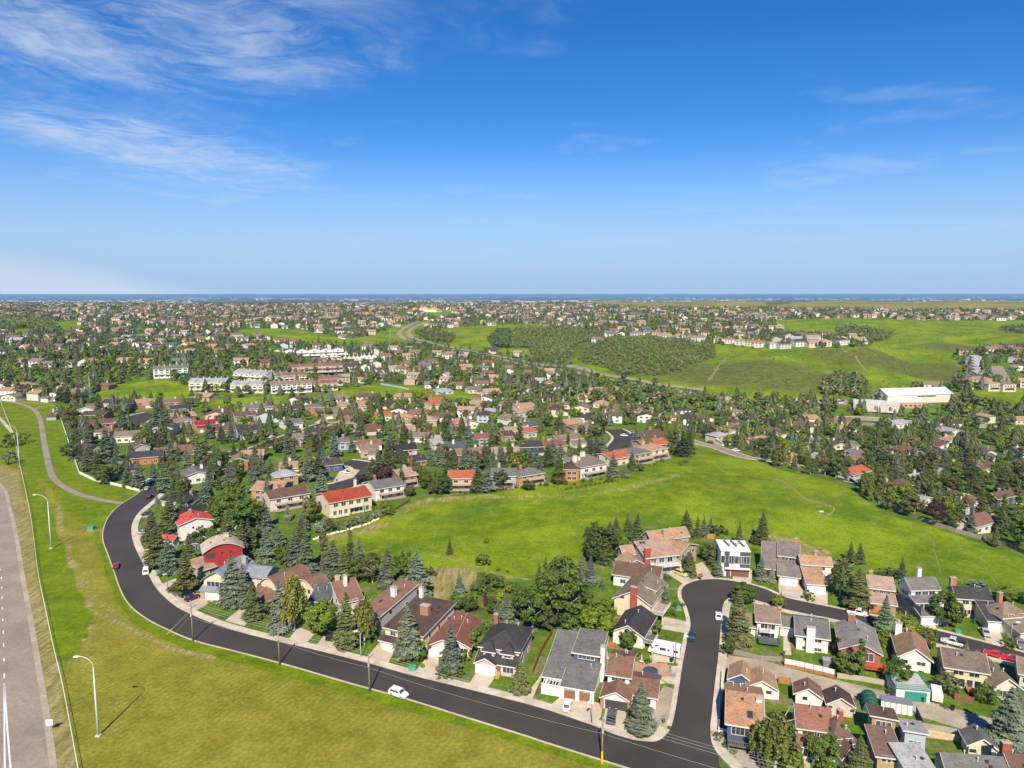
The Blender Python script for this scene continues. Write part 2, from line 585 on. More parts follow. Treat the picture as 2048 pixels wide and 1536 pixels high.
M_ROOF = mat('roof_shingle', m_roof)
M_SIDE = mat('siding', m_siding)
M_STUC = mat('stucco', m_stucco)
M_BRICK = mat('brick', m_brick)
M_TRIM = mat('trim', m_plain(0.6))
M_METAL = mat('painted_metal', m_plain(0.45, 0.5))
M_RUB = mat('rubber', m_plain(0.85, 0.2))
M_WOOD = mat('wood', m_plain(0.85, 0.2, vary=0.25))
M_GLASS = mat('window_glass', m_glass)
M_CAR = mat('car_paint', m_carpaint)
M_ASPH = mat('new_asphalt', m_asphalt)
M_OLD = mat('old_asphalt', m_oldasphalt)
M_CONC = mat('concrete', m_concrete)
M_GRAV = mat('gravel', m_gravel)
M_PAINT = mat('road_paint', m_paint)
M_BARK = mat('bark', m_bark)
M_LEAF = mat('foliage', leafy())
M_LEAFA = mat('foliage_mass', leafy(True))
def m_trail(t):
    p = geo(t)
    c = t.mix(t.ramp(t.noise(p,0.35,5,0.7),0.35,0.65),(0.17,0.19,0.04),(0.29,0.25,0.11))
    return pbr(t,scalec(t,c,t.ramp(t.noise(p,2.0,4,0.7),0.2,0.8,0.75,1.2)),0.95)


M_TRAIL = mat('trodden_earth', m_trail)
M_GROUND = mat('ground', m_ground)

# ------------------------------------------------------------------ zones of the ground, drawn on the map
def sdist(px, py, poly):
    """signed distance (positive inside) of arrays of points to a polygon"""
    P = np.array(poly, float); Q = np.roll(P, -1, 0)
    inside = np.zeros(px.shape,bool); best = np.full(px.shape,1e9)
    for (x0, y0), (x1, y1) in zip(P, Q):
        c = (y0 > py) != (y1 > py)
        with np.errstate(divide='ignore',invalid='ignore'):
            xi = (x1 - x0) * (py - y0) / (y1 - y0 if y1 != y0 else 1e-9) + x0
        inside ^= c & (px < xi)
        dx, dy = x1 - x0, y1 - y0
        t = np.clip(((px - x0) * dx + (py - y0) * dy) / max(dx * dx + dy * dy,1e-9),0,1)
        best = np.minimum(best,np.hypot(px - x0 - t * dx,py - y0 - t * dy))
    return np.where(inside, best, -best)


def ldist(px, py, line):
    best = np.full(px.shape, 1e9)
    for (x0, y0), (x1, y1) in zip(line[:-1], line[1:]):
        dx, dy = x1 - x0, y1 - y0
        t = np.clip(((px - x0) * dx + (py - y0) * dy) / max(dx * dx + dy * dy,1e-9),0,1)
        best = np.minimum(best,np.hypot(px - x0 - t * dx,py - y0 - t * dy))
    return best


# kerb lines of the fresh asphalt road
ROAD_OUT = [(300,958),(282,983),(241,1010),(218,1034),(207,1062),(208,1085),(218,1112),(229,1143),(244,1184),(262,1212),(292,1236),(330,1256),
            (389,1281),(478,1304),(572,1329),(700,1366),(812,1397),(928,1433),(1045,1469),(1102,1488),(1259,1537),(1400,1582),(1700,1690)]
ROAD_IN = [(330,975),(309,998),(279,1024),(265,1047),(263,1067),(269,1092),(282,1120),(295,1145),(312,1176),(346,1209),(384,1230),(442,1253),
           (529,1277),(617,1297),(729,1325),(827,1352),(954,1383),(1081,1416),(1200,1456),(1329,1497),(1432,1532),(1560,1572),(1760,1640)]
FENCE_LINE = [(0,800),(25,866),(42,942),(61,1034),(76,1146),(89,1212),(107,1298),(124,1369),(142,1463),(155,1536),(175,1640)]
PATHWAY = [(-40,790),(36,807),(66,819),(79,836),(85,864),(91,899),(98,932),(107,956),(127,973),(157,988),(193,998),(243,1007)]

GREEN_POLYS = [  # open grass between the houses, photo outline
    [(640,1075),(830,1002),(1000,985),(1100,962),(1270,935),(1370,902),(1400,884),(1440,890),(1560,940),(1690,968),(1770,1030),(1860,1052),(2048,1118),(2200,1170),
     (2200,1215),(2048,1178),(1900,1158),(1740,1140),(1640,1108),(1510,1074),(1420,1058),(1330,1050),(1200,1062),(1185,1120),(1100,1140),(1000,1165),(950,1185),(850,1196),(790,1195),(700,1130)],
    [(395,815),(420,800),(540,792),(640,792),(700,775),(770,765),(850,776),(965,788),(960,812),(880,806),(800,800),(700,802),(600,806),(520,812)],
    [(120,806),(180,790),(240,768),(330,757),(370,772),(400,790),(360,800),(300,800),(220,802)],
    [(450,668),(500,656),(600,660),(690,678),(740,672),(800,650),(860,640),(850,660),(800,690),(700,690),(560,684)],
    [(0,655),(60,650),(110,645),(165,640),(165,662),(110,672),(60,668),(0,668)],
    [(845,668),(900,655),(1000,650),(1080,648),(1180,688),(1300,668),(1360,685),(1440,690),(1560,693),(1700,698),(1745,690),(1740,676),(1565,668),(1545,640),(1700,636),(1900,642),(2100,640),
     (2100,690),(1960,700),(1900,712),(1925,735),(1905,770),(1740,785),(1640,802),(1560,796),(1450,800),(1370,776),(1250,758),(1120,722),(1000,706),(900,692)],
    [(1100,606),(1300,599),(1500,600),(2200,596),(2200,622),(1800,622),(1500,617),(1300,615)],
    [(1960,782),(2048,778),(2160,790),(2160,815),(2048,812),(1960,806)],
    [(840, 624), (900, 620), (920, 632), (860, 636)],
]
LEFT_FIELD = [(-400,790),(0,800),(30,803),(112,806),(120,850),(150,920),(160,955),(285,985),(241,1012),(207,1062),(218,1112),(244,1184),(292,1236),(389,1281),(572,1329),(928,1433),
              (1259,1537),(1400,1582),(1700,1690),(1700,4000),(-3000,4000),(-3000,1000)]
SCRUB_POLYS = [
    zl('4',[(780,440),(920,440),(1010,250),(1100,250),(1300,330),(1420,420),(1460,500),(1300,560),(1200,620),(1050,600),(900,600),(780,520)]),
    zl('o',[(0,420),(150,350),(400,330),(620,340),(830,380),(800,430),(600,470),(560,580),(260,600),(230,500),(0,500)]),
    zl('o',[(620,590),(700,480),(900,420),(1200,395),(1350,420),(1500,450),(1690,480),(1700,560),(1600,600),(1400,690),(1250,720),(960,720),(800,640),(640,620)]),
    zl('q',[(560,350),(700,330),(900,350),(990,390),(960,440),(800,440),(640,400)]),
    zl('q',[(450,770),(560,730),(720,740),(840,800),(840,870),(700,890),(480,880)]),
    zl('l',[(1300,370),(1440,360),(1620,400),(1600,460),(1450,450),(1340,410)]),
    zl('l',[(1885,430),(1960,370),(2048,360),(2048,500),(1900,500)]),
    zl('q',[(1850,340),(2048,330),(2048,390),(1900,380)]),
    zl('k',[(0,250),(200,260),(330,280),(420,300),(480,380),(350,390),(200,340),(0,360)]),
    zl('q', [(0, 130), (250, 120), (200, 150), (0, 165)]),
]
LUSH_POLYS = [
    [(-200,790),(0,800),(30,806),(112,810),(150,920),(160,955),(285,985),(240,1012),(205,1062),(150,1040),(110,1000),(92,960),(40,940),(0,925),(-200,900)],
    [(42,948),(61,1034),(76,1146),(89,1212),(107,1298),(124,1369),(126,1340),(158,1304),(180,1262),(187,1236),(165,1195),(140,1130),(112,1050),(92,990),(70,950)],
    [(207,1062),(218,1112),(244,1184),(292,1236),(389,1281),(572,1329),(928,1433),(1259,1537),(1700,1690),(1700,1716),(1240,1551),(920,1452),(560,1350),(375,1300),(270,1252),(225,1190),(200,1110),(190,1062)],
    zl('n',[(500,1140),(620,1120),(1000,1060),(1500,960),(1900,860),(2048,840),(2048,1000),(1700,1100),(1200,1180),(800,1250),(500,1300),(100,1330),(60,1250)]),
    zl('r',[(250,740),(420,860),(560,960),(400,1040),(100,960),(0,900),(0,820)]),
    zl('q',[(1690,860),(2048,850),(2048,930),(1720,920)]),
]
DRY_POLYS = [
    [(-300,900),(0,928),(40,945),(60,1040),(75,1146),(107,1300),(124,1371),(155,1540),(180,1700),(120,1700),(99,1536),(84,1420),(60,1268),(39,1146),(15,1014),(0,970),(-300,960)],
    zl('4',[(600,290),(700,200),(1020,235),(940,430),(780,430),(760,500),(590,460)]),
    zl('r',[(600,1280),(860,1320),(1240,1440),(1000,1500),(650,1380)]),
]
DRY_LINES = [([(104,970),(112,1010),(122,1060),(140,1120),(160,1170),(185,1222),(225,1240),(280,1266),(350,1300),(430,1316)],5.0,0.62),
             ([(112,1020),(135,1085),(160,1140),(195,1200),(240,1235)],3.0,0.55),
             ([(187,1236),(178,1264),(156,1306),(126,1342)],3.0,0.6),
             (zl('4',[(600,110),(780,150),(1000,225),(1200,280),(1430,315)]),2.0,0.6),
             (zl('r',[(700,850),(800,870),(920,960),(1010,1030),(1150,1060),(1210,1090),(1160,1150),(1050,1170)]),1.8,0.66),
             (zl('8',[(240,0),(330,70),(450,100),(550,150),(500,200),(380,225)]),1.8,0.6),
             (zl('n',[(0,1020),(300,1000),(700,1000),(1150,990),(1500,940),(1850,860),(2048,800)]),6.0,0.42),
             (zl('m',[(830,1260),(1100,1220),(1400,1130),(1600,980),(1900,930),(2048,930)]),7.0,0.5),
             (zl('o',[(1640,760),(1720,640),(1780,570)]),1.6,0.75),(zl('o',[(1740,620),(1810,575)]),1.2,0.75),
             (zl('q',[(720,560),(770,640),(830,700)]),1.4,0.7),(zl('q',[(550,535),(620,520),(900,500),(1050,470)]),1.3,0.6),(zl('q',[(130,610),(170,560)]),1.6,0.7),
             (zl('l',[(860,400),(930,430),(850,460)]),1.4,0.8)]


def wild_green(px, py):
    """True where the map shows open grass (no houses, no garden trees)"""
    px = np.atleast_1d(np.asarray(px,float)); py = np.atleast_1d(np.asarray(py,float))
    g = sdist(px, py, LEFT_FIELD) > 0
    for q in GREEN_POLYS:
        g |= sdist(px, py, q) > 0
    return g


def build_ground():
    a = np.concatenate([np.arange(-180,-50,6.0),np.arange(-50,50.01,0.45),np.arange(54,180,6.0)])
    a = np.radians(a); na = len(a)
    r = [30.0]
    while r[-1] < 80000:
        r.append(r[-1] * (1.0105 if r[-1] < 700 else (1.016 if r[-1] < 4000 else 1.05)))
    r = np.array(r); nr = len(r)
    rr, aa = np.meshgrid(r, a, indexing='ij')
    x = rr * np.sin(aa); y = rr * np.cos(aa)
    z = hgt(x, y)
    x = np.append(x.ravel(),0.0); y = np.append(y.ravel(),0.0); z = np.append(z.ravel(),0.0)
    px, py = project(x, y, z)
    px = np.where(y > 8,px,0); py = np.where(y > 8,py,3000)
    inv = (y > 8) & (px > -700) & (px < 2750)
    za = np.zeros((len(x),4)); zb = np.zeros((len(x),4)); za[:,3] = zb[:,3] = 1
    def feather(poly, w):
        return np.clip(0.5 + sdist(px,py,poly) / (2 * w),0,1)
    green = feather(LEFT_FIELD, 2.0)
    mow = green.copy()
    for i, q in enumerate(GREEN_POLYS):
        green = np.maximum(green, feather(q, 2.0))
    prair = feather(GREEN_POLYS[6], 2.0)
    yard = 1 - green
    yard[y > 2600] = 0
    lush = np.zeros(len(x)); dry = np.zeros(len(x)); scr = np.zeros(len(x))
    for q in LUSH_POLYS:
        lush = np.maximum(lush,feather(q,4.0 if q is not LUSH_POLYS[3] else 12))
    for q in SCRUB_POLYS:
        scr = np.maximum(scr, feather(q, 3.0))
    for q in DRY_POLYS:
        dry = np.maximum(dry, feather(q, 3.0) * 0.85)
    for ln, w, s in DRY_LINES:
        dry = np.maximum(dry,min(1.0,s * 1.35) * np.exp(-(ldist(px,py,ln) / (w * 1.15)) ** 2))
    hill = feather(GREEN_POLYS[5],3) * (0.30 + 0.55 * sm(-0.3,0.7,np.sin(x / 61 + 0.8) * np.sin(y / 47 + x / 130)) * (1 - sm(900,1000,y)))
    scr = np.maximum(scr, hill * (1 - sm(1200, 1400, y)))
    scr[scr < 0.02] = 0
    yard = np.where(inv,yard,0); mow = np.where(inv,mow,1.0)
    za[:, 0], za[:, 1], za[:, 2] = mow, lush, dry
    zb[:,0],zb[:,1],zb[:,2] = np.where(scr > 0.5,0,yard),prair,scr
    idx = np.arange(nr * na).reshape(nr, na)
    q = np.stack([idx[:-1],np.roll(idx,-1,1)[:-1],np.roll(idx,-1,1)[1:],idx[1:]],-1).reshape(-1,4)[:,::-1]
    tri = np.stack([np.full(na,nr * na),idx[0],np.roll(idx[0],-1)],-1)[:,::-1]
    me = bpy.data.meshes.new('ground')
    me.vertices.add(len(x)); me.vertices.foreach_set('co',np.stack([x,y,z],-1).ravel())
    loops = np.concatenate([q.ravel(), tri.ravel()])
    me.loops.add(len(loops)); me.loops.foreach_set('vertex_index',loops)
    me.polygons.add(len(q) + len(tri))
    ls = np.concatenate([np.arange(len(q)) * 4,len(q) * 4 + np.arange(len(tri)) * 3])
    me.polygons.foreach_set('loop_start', ls)
    me.polygons.foreach_set('use_smooth',np.ones(len(ls),bool))
    me.update(); me.validate()
    for nm, d in (('zone_a', za), ('zone_b', zb)):
        at = me.attributes.new(nm, 'FLOAT_COLOR', 'POINT')
        at.data.foreach_set('color',d.astype(np.float32).ravel())
    me.materials.append(M_GROUND)
    structure('ground',me,'grassy rolling ground of the suburb reaching to the far plains')


build_ground()


def sheet(name,poly,z,material,step=3.0,kind='structure',label=None,color=(0.5,0.46,0.40),thick=0.0):
    """a flat sheet with the outline poly (world x, y) laid on the terrain z above it"""
    bm = bmesh.new()
    vs = [bm.verts.new((p[0], p[1], 0)) for p in poly]
    f = bm.faces.new(vs)
    xs = [p[0] for p in poly]; ys = [p[1] for p in poly]
    for ax in (0, 1):
        lo,hi = (min(xs),max(xs)) if ax == 0 else (min(ys),max(ys))
        n = int((hi - lo) / step)
        for i in range(1, n + 1):
            c = lo + (hi - lo) * i / (n + 1)
            no = (1, 0, 0) if ax == 0 else (0, 1, 0)
            bmesh.ops.bisect_plane(bm,geom=bm.verts[:] + bm.edges[:] + bm.faces[:],plane_co=(c if ax == 0 else 0,c if ax == 1 else 0,0),plane_no=no)
    bmesh.ops.recalc_face_normals(bm, faces=bm.faces)
    if bm.faces and sum(f.normal.z for f in bm.faces) < 0:
        bmesh.ops.reverse_faces(bm, faces=bm.faces)
    for v in bm.verts:
        v.co.z = h1(v.co.x, v.co.y) + z
    if thick:
        r = bmesh.ops.extrude_face_region(bm,geom=bm.faces[:])
        for v in [e for e in r['geom'] if isinstance(e,bmesh.types.BMVert)]:
            pass
        top = [e for e in r['geom'] if isinstance(e,bmesh.types.BMVert)]
        for v in top:
            v.co.z += thick
        bmesh.ops.recalc_face_normals(bm, faces=bm.faces)
    me = bpy.data.meshes.new(name); bm.to_mesh(me); bm.free()
    me.materials.append(material)
    o = link(name, me, color=color)
    if kind:
        o['kind'] = kind
    if label:
        o['label'] = label
    return o


def resample(pts, step):
    """smooth (Catmull-Rom) polyline through the 2-D points, resampled"""
    P = [Vector((p[0], p[1])) for p in pts]
    out = []
    for i in range(len(P) - 1):
        p0 = P[max(i - 1,0)]; p1 = P[i]; p2 = P[i + 1]; p3 = P[min(i + 2,len(P) - 1)]
        n = max(2, int((p2 - p1).length / step))
        for k in range(n):
            t = k / n
            out.append(0.5 * ((2 * p1) + (p2 - p0) * t + (2 * p0 - 5 * p1 + 4 * p2 - p3) * t * t + (3 * p1 - p0 - 3 * p2 + p3) * t ** 3))
    out.append(P[-1])
    return out


def offs(line, d):
    out = []
    for i, p in enumerate(line):
        t = (line[min(i + 1,len(line) - 1)] - line[max(i - 1,0)]).normalized()
        out.append(p + Vector((-t.y,t.x)) * d)       # d > 0: to the left of the direction of travel
    return out


def ribbon(name,left,right,z,material,cols=4,kind='structure',label=None,color=(0.5,0.46,0.40),parent=None,up=0.0):
    """strip between two polylines of equal length; up > 0 gives it a raised body with side faces"""
    mb = MB(); n = len(left)
    rows = []
    for l, r in zip(left, right):
        row = []
        for k in range(cols + 1):
            p = l.lerp(r, k / cols)
            row.append((p.x, p.y, h1(p.x, p.y) + z + up))
        if up:
            a, b = row[0], row[-1]
            row = [(a[0],a[1],a[2] - up - 0.1)] + row + [(b[0],b[1],b[2] - up - 0.1)]
        rows.append(row)
    c = len(rows[0])
    mb.v = [p for row in rows for p in row]
    for i in range(n - 1):
        for k in range(c - 1):
            mb.f.append((i * c + k,i * c + k + 1,(i + 1) * c + k + 1,(i + 1) * c + k)); mb.m.append(0)
    me = mb.mesh(name, material, fix=False)
    if me.polygons and me.polygons[0].normal.z < 0 and not up:
        me.flip_normals()
    o = link(name, me, color=color, parent=parent)
    if kind:
        o['kind'] = kind
    if label:
        o['label'] = label
    return o


def gl(pts, z=0.0):
    return [G(x, y, z).to_2d() for x, y in pts]


CONC = (0.56, 0.485, 0.385); CONC2 = (0.62, 0.555, 0.455)
ROAD_CL = []          # world polylines + half widths that trees and houses keep off


def keepoff(line, hw):
    ROAD_CL.append((np.array([(p.x,p.y) for p in line]),hw))


def kerb(name,line,side,w=0.32,parent=None,label=None,col=CONC):
    a = line; b = offs(line, side * w)
    return ribbon(name,a,b,0.0,M_CONC,1,color=col,up=0.14,label=label)


# --- the fresh asphalt road that bends round the houses
def equal_pair(a, b, n):
    def at(L, t):
        d = [0.0]
        for i in range(len(L) - 1):
            d.append(d[-1] + (L[i + 1] - L[i]).length)
        s = t * d[-1]
        for i in range(len(L) - 1):
            if s <= d[i + 1] or i == len(L) - 2:
                return L[i].lerp(L[i + 1],(s - d[i]) / max(d[i + 1] - d[i],1e-6))
    return [at(a,k / n) for k in range(n + 1)],[at(b,k / n) for k in range(n + 1)]


# each pair of kerb points above lies across the road from its partner
_po = gl(ROAD_OUT); _pi = gl(ROAD_IN)
def cr_many(P, n=10):
    out = []
    for i in range(len(P) - 1):
        p0 = P[max(i - 1,0)]; p1 = P[i]; p2 = P[i + 1]; p3 = P[min(i + 2,len(P) - 1)]
        for k in range(n):
            t = k / n
            out.append(0.5 * ((2 * p1) + (p2 - p0) * t + (2 * p0 - 5 * p1 + 4 * p2 - p3) * t * t + (3 * p1 - p0 - 3 * p2 + p3) * t ** 3))
    out.append(P[-1]); return out


road_out = cr_many(_po); road_in = cr_many(_pi)
ribbon('road',road_out,road_in,0.06,M_ASPH,6,label='fresh black asphalt road bending round the row of houses')
keepoff([a.lerp(b,0.5) for a,b in zip(road_out,road_in)],8.5)
kerb('kerb',road_out,-1,0.35,label='pale concrete kerb along the grass side of the road')

# --- side street with its bulb and the cross street running off to the right
SIDE_L = [(1329,1470),(1340,1461),(1350,1425),(1358,1375),(1366,1324),(1376,1273),(1381,1248),(1374,1217),(1363,1194),(1366,1175),(1386,1164),(1411,1159),(1457,1161),(1520,1175),
          (1564,1193),(1614,1205),(1658,1214),(1698,1222),(1741,1231),(1810,1246),(1881,1263),(1967,1285),(2048,1306),(2160,1336),(2300,1374)]
SIDE_R = [(1436,1506),(1421,1463),(1424,1425),(1429,1375),(1437,1308),(1442,1248),(1446,1212),(1456,1198),(1478,1194),(1521,1204),(1570,1219),(1625,1231),(1657,1237),(1716,1250),(1800,1270),
          (1871,1287),(1939,1304),(2048,1332),(2160,1362),(2300,1402)]
side_l = resample(gl(SIDE_L),1.5); side_r = resample(gl(SIDE_R),1.5)
mouth = gl([(1440, 1540), (1340, 1506), (1270, 1483)])
sheet('road',[(p.x,p.y) for p in side_l] + [(p.x,p.y) for p in reversed(side_r)] + [(p.x,p.y) for p in mouth],0.085,M_ASPH,4.0,label='fresh black asphalt side street with a rounded corner bulb')
for ln in (side_l, side_r):
    keepoff(ln, 3.2)
corner_l = resample(gl([(1200,1457),(1229,1469),(1267,1480),(1305,1484),(1325,1477),(1340,1461)]),0.8)
corner_r = resample(gl([(1421,1463),(1423,1484),(1432,1504),(1452,1526),(1475,1548),(1520,1580)]),0.8)
i0 = min(range(len(road_in)),key=lambda i: (road_in[i] - corner_l[0]).length)
inner_edge = road_in[:i0] + corner_l
left_kerb = [p for p in side_l[2:]]
W_IN, W_L, W_R = 2.3, 1.5, 2.2
sw_in = offs(inner_edge, W_IN)
ribbon('sidewalk',sw_in,inner_edge,0.0,M_CONC,3,color=CONC2,up=0.15,label='pale concrete sidewalk along the houses side of the bending road')
kl = [p for p in side_l if p.y > corner_l[-1].y]
ribbon('sidewalk',offs(kl,1.1),kl,0.0,M_CONC,2,color=CONC2,up=0.15,label='narrow concrete kerb walk round the bulb of the side street')
ribbon('sidewalk',side_r[3:],offs(side_r[3:],-2.0),0.0,M_CONC,2,color=CONC2,up=0.15,label='concrete walk on the right of the side street')
ribbon('sidewalk',corner_r,offs(corner_r,2.2),0.0,M_CONC,2,color=CONC2,up=0.15,label='curved concrete corner walk at the bottom of the side street')

# --- gravel lane behind the lower houses
LANE_T = [(1437,1308),(1470,1313),(1528,1322),(1592,1340),(1680,1362),(1757,1380),(1833,1398),(1934,1424),(2060,1458),(2250,1510)]
LANE_B = [(1434,1341),(1470,1341),(1528,1350),(1592,1368),(1680,1390),(1757,1410),(1833,1432),(1934,1462),(2060,1502),(2250,1560)]
ribbon('lane',cr_many(gl(LANE_T),8),cr_many(gl(LANE_B),8),0.05,M_GRAV,3,label='dusty gravel back lane between the two rows of houses')
keepoff(cr_many(gl([((a[0] + b[0]) / 2,(a[1] + b[1]) / 2) for a,b in zip(LANE_T,LANE_B)]),8),4.0)

# --- highway on the left, walking path
HW_R = [(-160,870),(-60,925),(0,973),(15,1014),(28,1072),(39,1146),(48,1197),(60,1268),(71,1339),(84,1420),(99,1536),(125,1720)]
hw_r = resample(gl(HW_R), 3.0)
ribbon('highway',hw_r,offs(hw_r,-24.0),0.06,M_OLD,6,label='worn grey highway running up the left edge')
ribbon('road_shoulder',offs(hw_r,1.3),hw_r,0.045,M_GRAV,1,label='gravel shoulder of the highway')
def marking(line_px, w, dashes=None):
    ln = resample(gl(line_px), 0.8)
    if not dashes:
        ribbon('lane_marking',ln,offs(ln,-w),0.075,M_PAINT,1,label='white painted edge line on the highway')
        return
    d = 0; seg = []
    for i in range(len(ln) - 1):
        on = (d % (dashes[0] + dashes[1])) < dashes[0]
        if on:
            seg.append(ln[i])
        elif len(seg) > 1:
            ribbon('lane_marking',seg,offs(seg,-w),0.075,M_PAINT,1,label='white painted lane dash on the highway'); seg = []
        else:
            seg = []
        d += (ln[i + 1] - ln[i]).length
marking([(-20,1080),(-8,1110),(3,1150),(6,1220),(9,1300),(10,1362)],0.28,(3.0,6.0))
marking([(10,1366),(10.6,1450),(11.5,1536),(12.5,1640)],0.3)
marking([(10,1366),(16,1450),(23,1536),(32,1640)],0.3)
path = resample(gl(PATHWAY), 2.0)
ribbon('footpath',offs(path,1.5),offs(path,-1.5),0.07,M_OLD,2,label='grey paved walking path curving through the grass')
br = resample(gl([(70,818),(82,813),(100,811),(112,811)]),2.0)
ribbon('footpath',offs(br,1.0),offs(br,-1.0),0.066,M_OLD,2,label='short branch of the paved path towards the trees')
p2 = resample(gl([(-20, 815), (0, 837), (25, 866)]), 2.0)
ribbon('footpath',offs(p2,1.0),offs(p2,-1.0),0.066,M_CONC,2,label='pale path end beside the round bush')

# --- trodden trails over the grass
for tl,tw,lab in ((zl('4',[(560,100),(640,118),(780,150),(1000,225),(1200,280),(1430,315)]),0.9,'thin trodden trail across the grass behind the houses'),
                    (zl('r',[(690,850),(740,852),(800,872),(860,910),(920,960),(960,1000),(1010,1030),(1080,1045),(1150,1060),(1200,1078),(1212,1092),(1200,1120),(1160,1148),(1100,1163),(1040,1172)]),0.8,'winding trodden trail past the bench on the hill'),
                    (zl('8',[(1220,270),(1270,330),(1310,380),(1340,430),(1335,480),(1360,540),(1390,660)]),0.28,'faint trail running down the right slope'),
                    (zl('8',[(1740,610),(1790,680),(1830,740)]),0.28,'short faint trail above the right houses'),
                    (zl('o',[(1640,760),(1690,690),(1720,640),(1780,570)]),2.2,'pale track up the far hillside'),(zl('q',[(720,560),(770,640),(830,700)]),2.0,'second pale track on the far hillside')):
    ln = resample(gl(tl), 1.5)
    ribbon('trail',offs(ln,tw / 2),offs(ln,-tw / 2),0.09 if tw < 1.5 else 0.4,M_TRAIL,1,label=lab)

# --- streets further in
def street(px_line,w,material=None,sw=True,label='',z=0.10,col=CONC2):
    ln = resample(gl(px_line), 4.0)
    ribbon('street',offs(ln,w / 2),offs(ln,-w / 2),z,material or M_ASPH,2,label=label)
    if sw:
        ribbon('sidewalk',offs(ln,w / 2 + 1.6),offs(ln,w / 2),z * 0.5,M_CONC,1,color=col,up=0.15,label='concrete walk on the far side of ' + label)
        ribbon('sidewalk',offs(ln,-w / 2),offs(ln,-w / 2 - 1.6),z * 0.5,M_CONC,1,color=col,up=0.15,label='concrete walk on the near side of ' + label)
    keepoff(ln, w / 2 + 3.5)


street(zl('m',[(-420,560),(-200,575),(0,590),(180,580),(360,545),(560,470),(760,400),(900,350),(1010,345)]),10,label='the black street among the spruces')
street(zl('m',[(1060,650),(1180,665),(1235,700),(1190,770),(1050,830),(930,850)]),13,label='the black cul-de-sac behind the red-roofed house')
street(zl('n',[(1440,655),(1500,590),(1530,540),(1490,495),(1440,470)]),13,label='the short black street near the terracotta roofs')
street(zl('1',[(960,300),(1050,245),(1130,205),(1200,190)]),20,label='the black turning circle at the upper left')
street([(1340,868),(1392,885),(1440,897),(1500,916),(1590,930),(1690,950),(1730,962)],9,M_OLD,label='the grey road along the top of the grass slope',col=CONC)
street([(1560,842),(1650,838),(1740,838),(1850,846),(1960,852),(2048,862),(2150,872)],11,M_OLD,label='the grey road in front of the arena')
street(zl('r',[(1280,400),(1400,430),(1560,425)]),10,M_OLD,label='the short street below the arena',sw=False)
street([(1700,968),(1800,988),(1920,1022),(2060,1040)],10,M_ASPH,label='the dark street in the valley on the right')
street(zl('q',[(1830,640),(1860,700),(1900,760)]),12,M_OLD,sw=False,label='the pale street among the white houses on the right')
for off, nm in ((0, 'nearer'), (1, 'farther')):
    hwf = [(1365,288),(1290,318),(1235,350),(1210,380),(1240,420),(1330,445),(1480,482),(1650,515),(1800,545),(2048,592)]
    pts = zl('l',hwf) + zl('o',[(200,622),(450,655),(700,700),(950,748),(1250,805),(1460,828),(1600,850)])
    ln = resample(gl(pts), 8.0)
    ln = offs(ln, 8 if off else -7)
    ribbon('street',offs(ln,4.0),offs(ln,-4.0),0.35,M_OLD,2,label=f'{nm} carriageway of the divided road climbing the hill')
    keepoff(ln, 6)

# --- concrete driveways and walks
ROAD_POLYS = [[(p.x,p.y) for p in road_out[::3]] + [(p.x,p.y) for p in reversed(road_in[::3])],[(p.x,p.y) for p in side_l[::2]] + [(p.x,p.y) for p in reversed(side_r[::2])]]


def pad(px_pts,label,material=None,color=CONC,z=0.11,name='driveway'):
    w = [G(x, y) for x, y in px_pts]
    cen = sum((p.to_2d() for p in w),Vector((0,0))) / len(w)
    for p in w:                                                   # keep the slab off the carriageway
        for _ in range(24):
            if max(float(sdist(np.array([p.x]),np.array([p.y]),q)[0]) for q in ROAD_POLYS) < -0.6:
                break
            p.xy = p.to_2d().lerp(cen, 0.05)
    sheet(name,[(p.x,p.y) for p in w],z,material or M_CONC,6.0,label=label,color=color)
    ROAD_CL.append((np.array([(p.x,p.y) for p in w] + [(w[0].x,w[0].y)]),1.2))


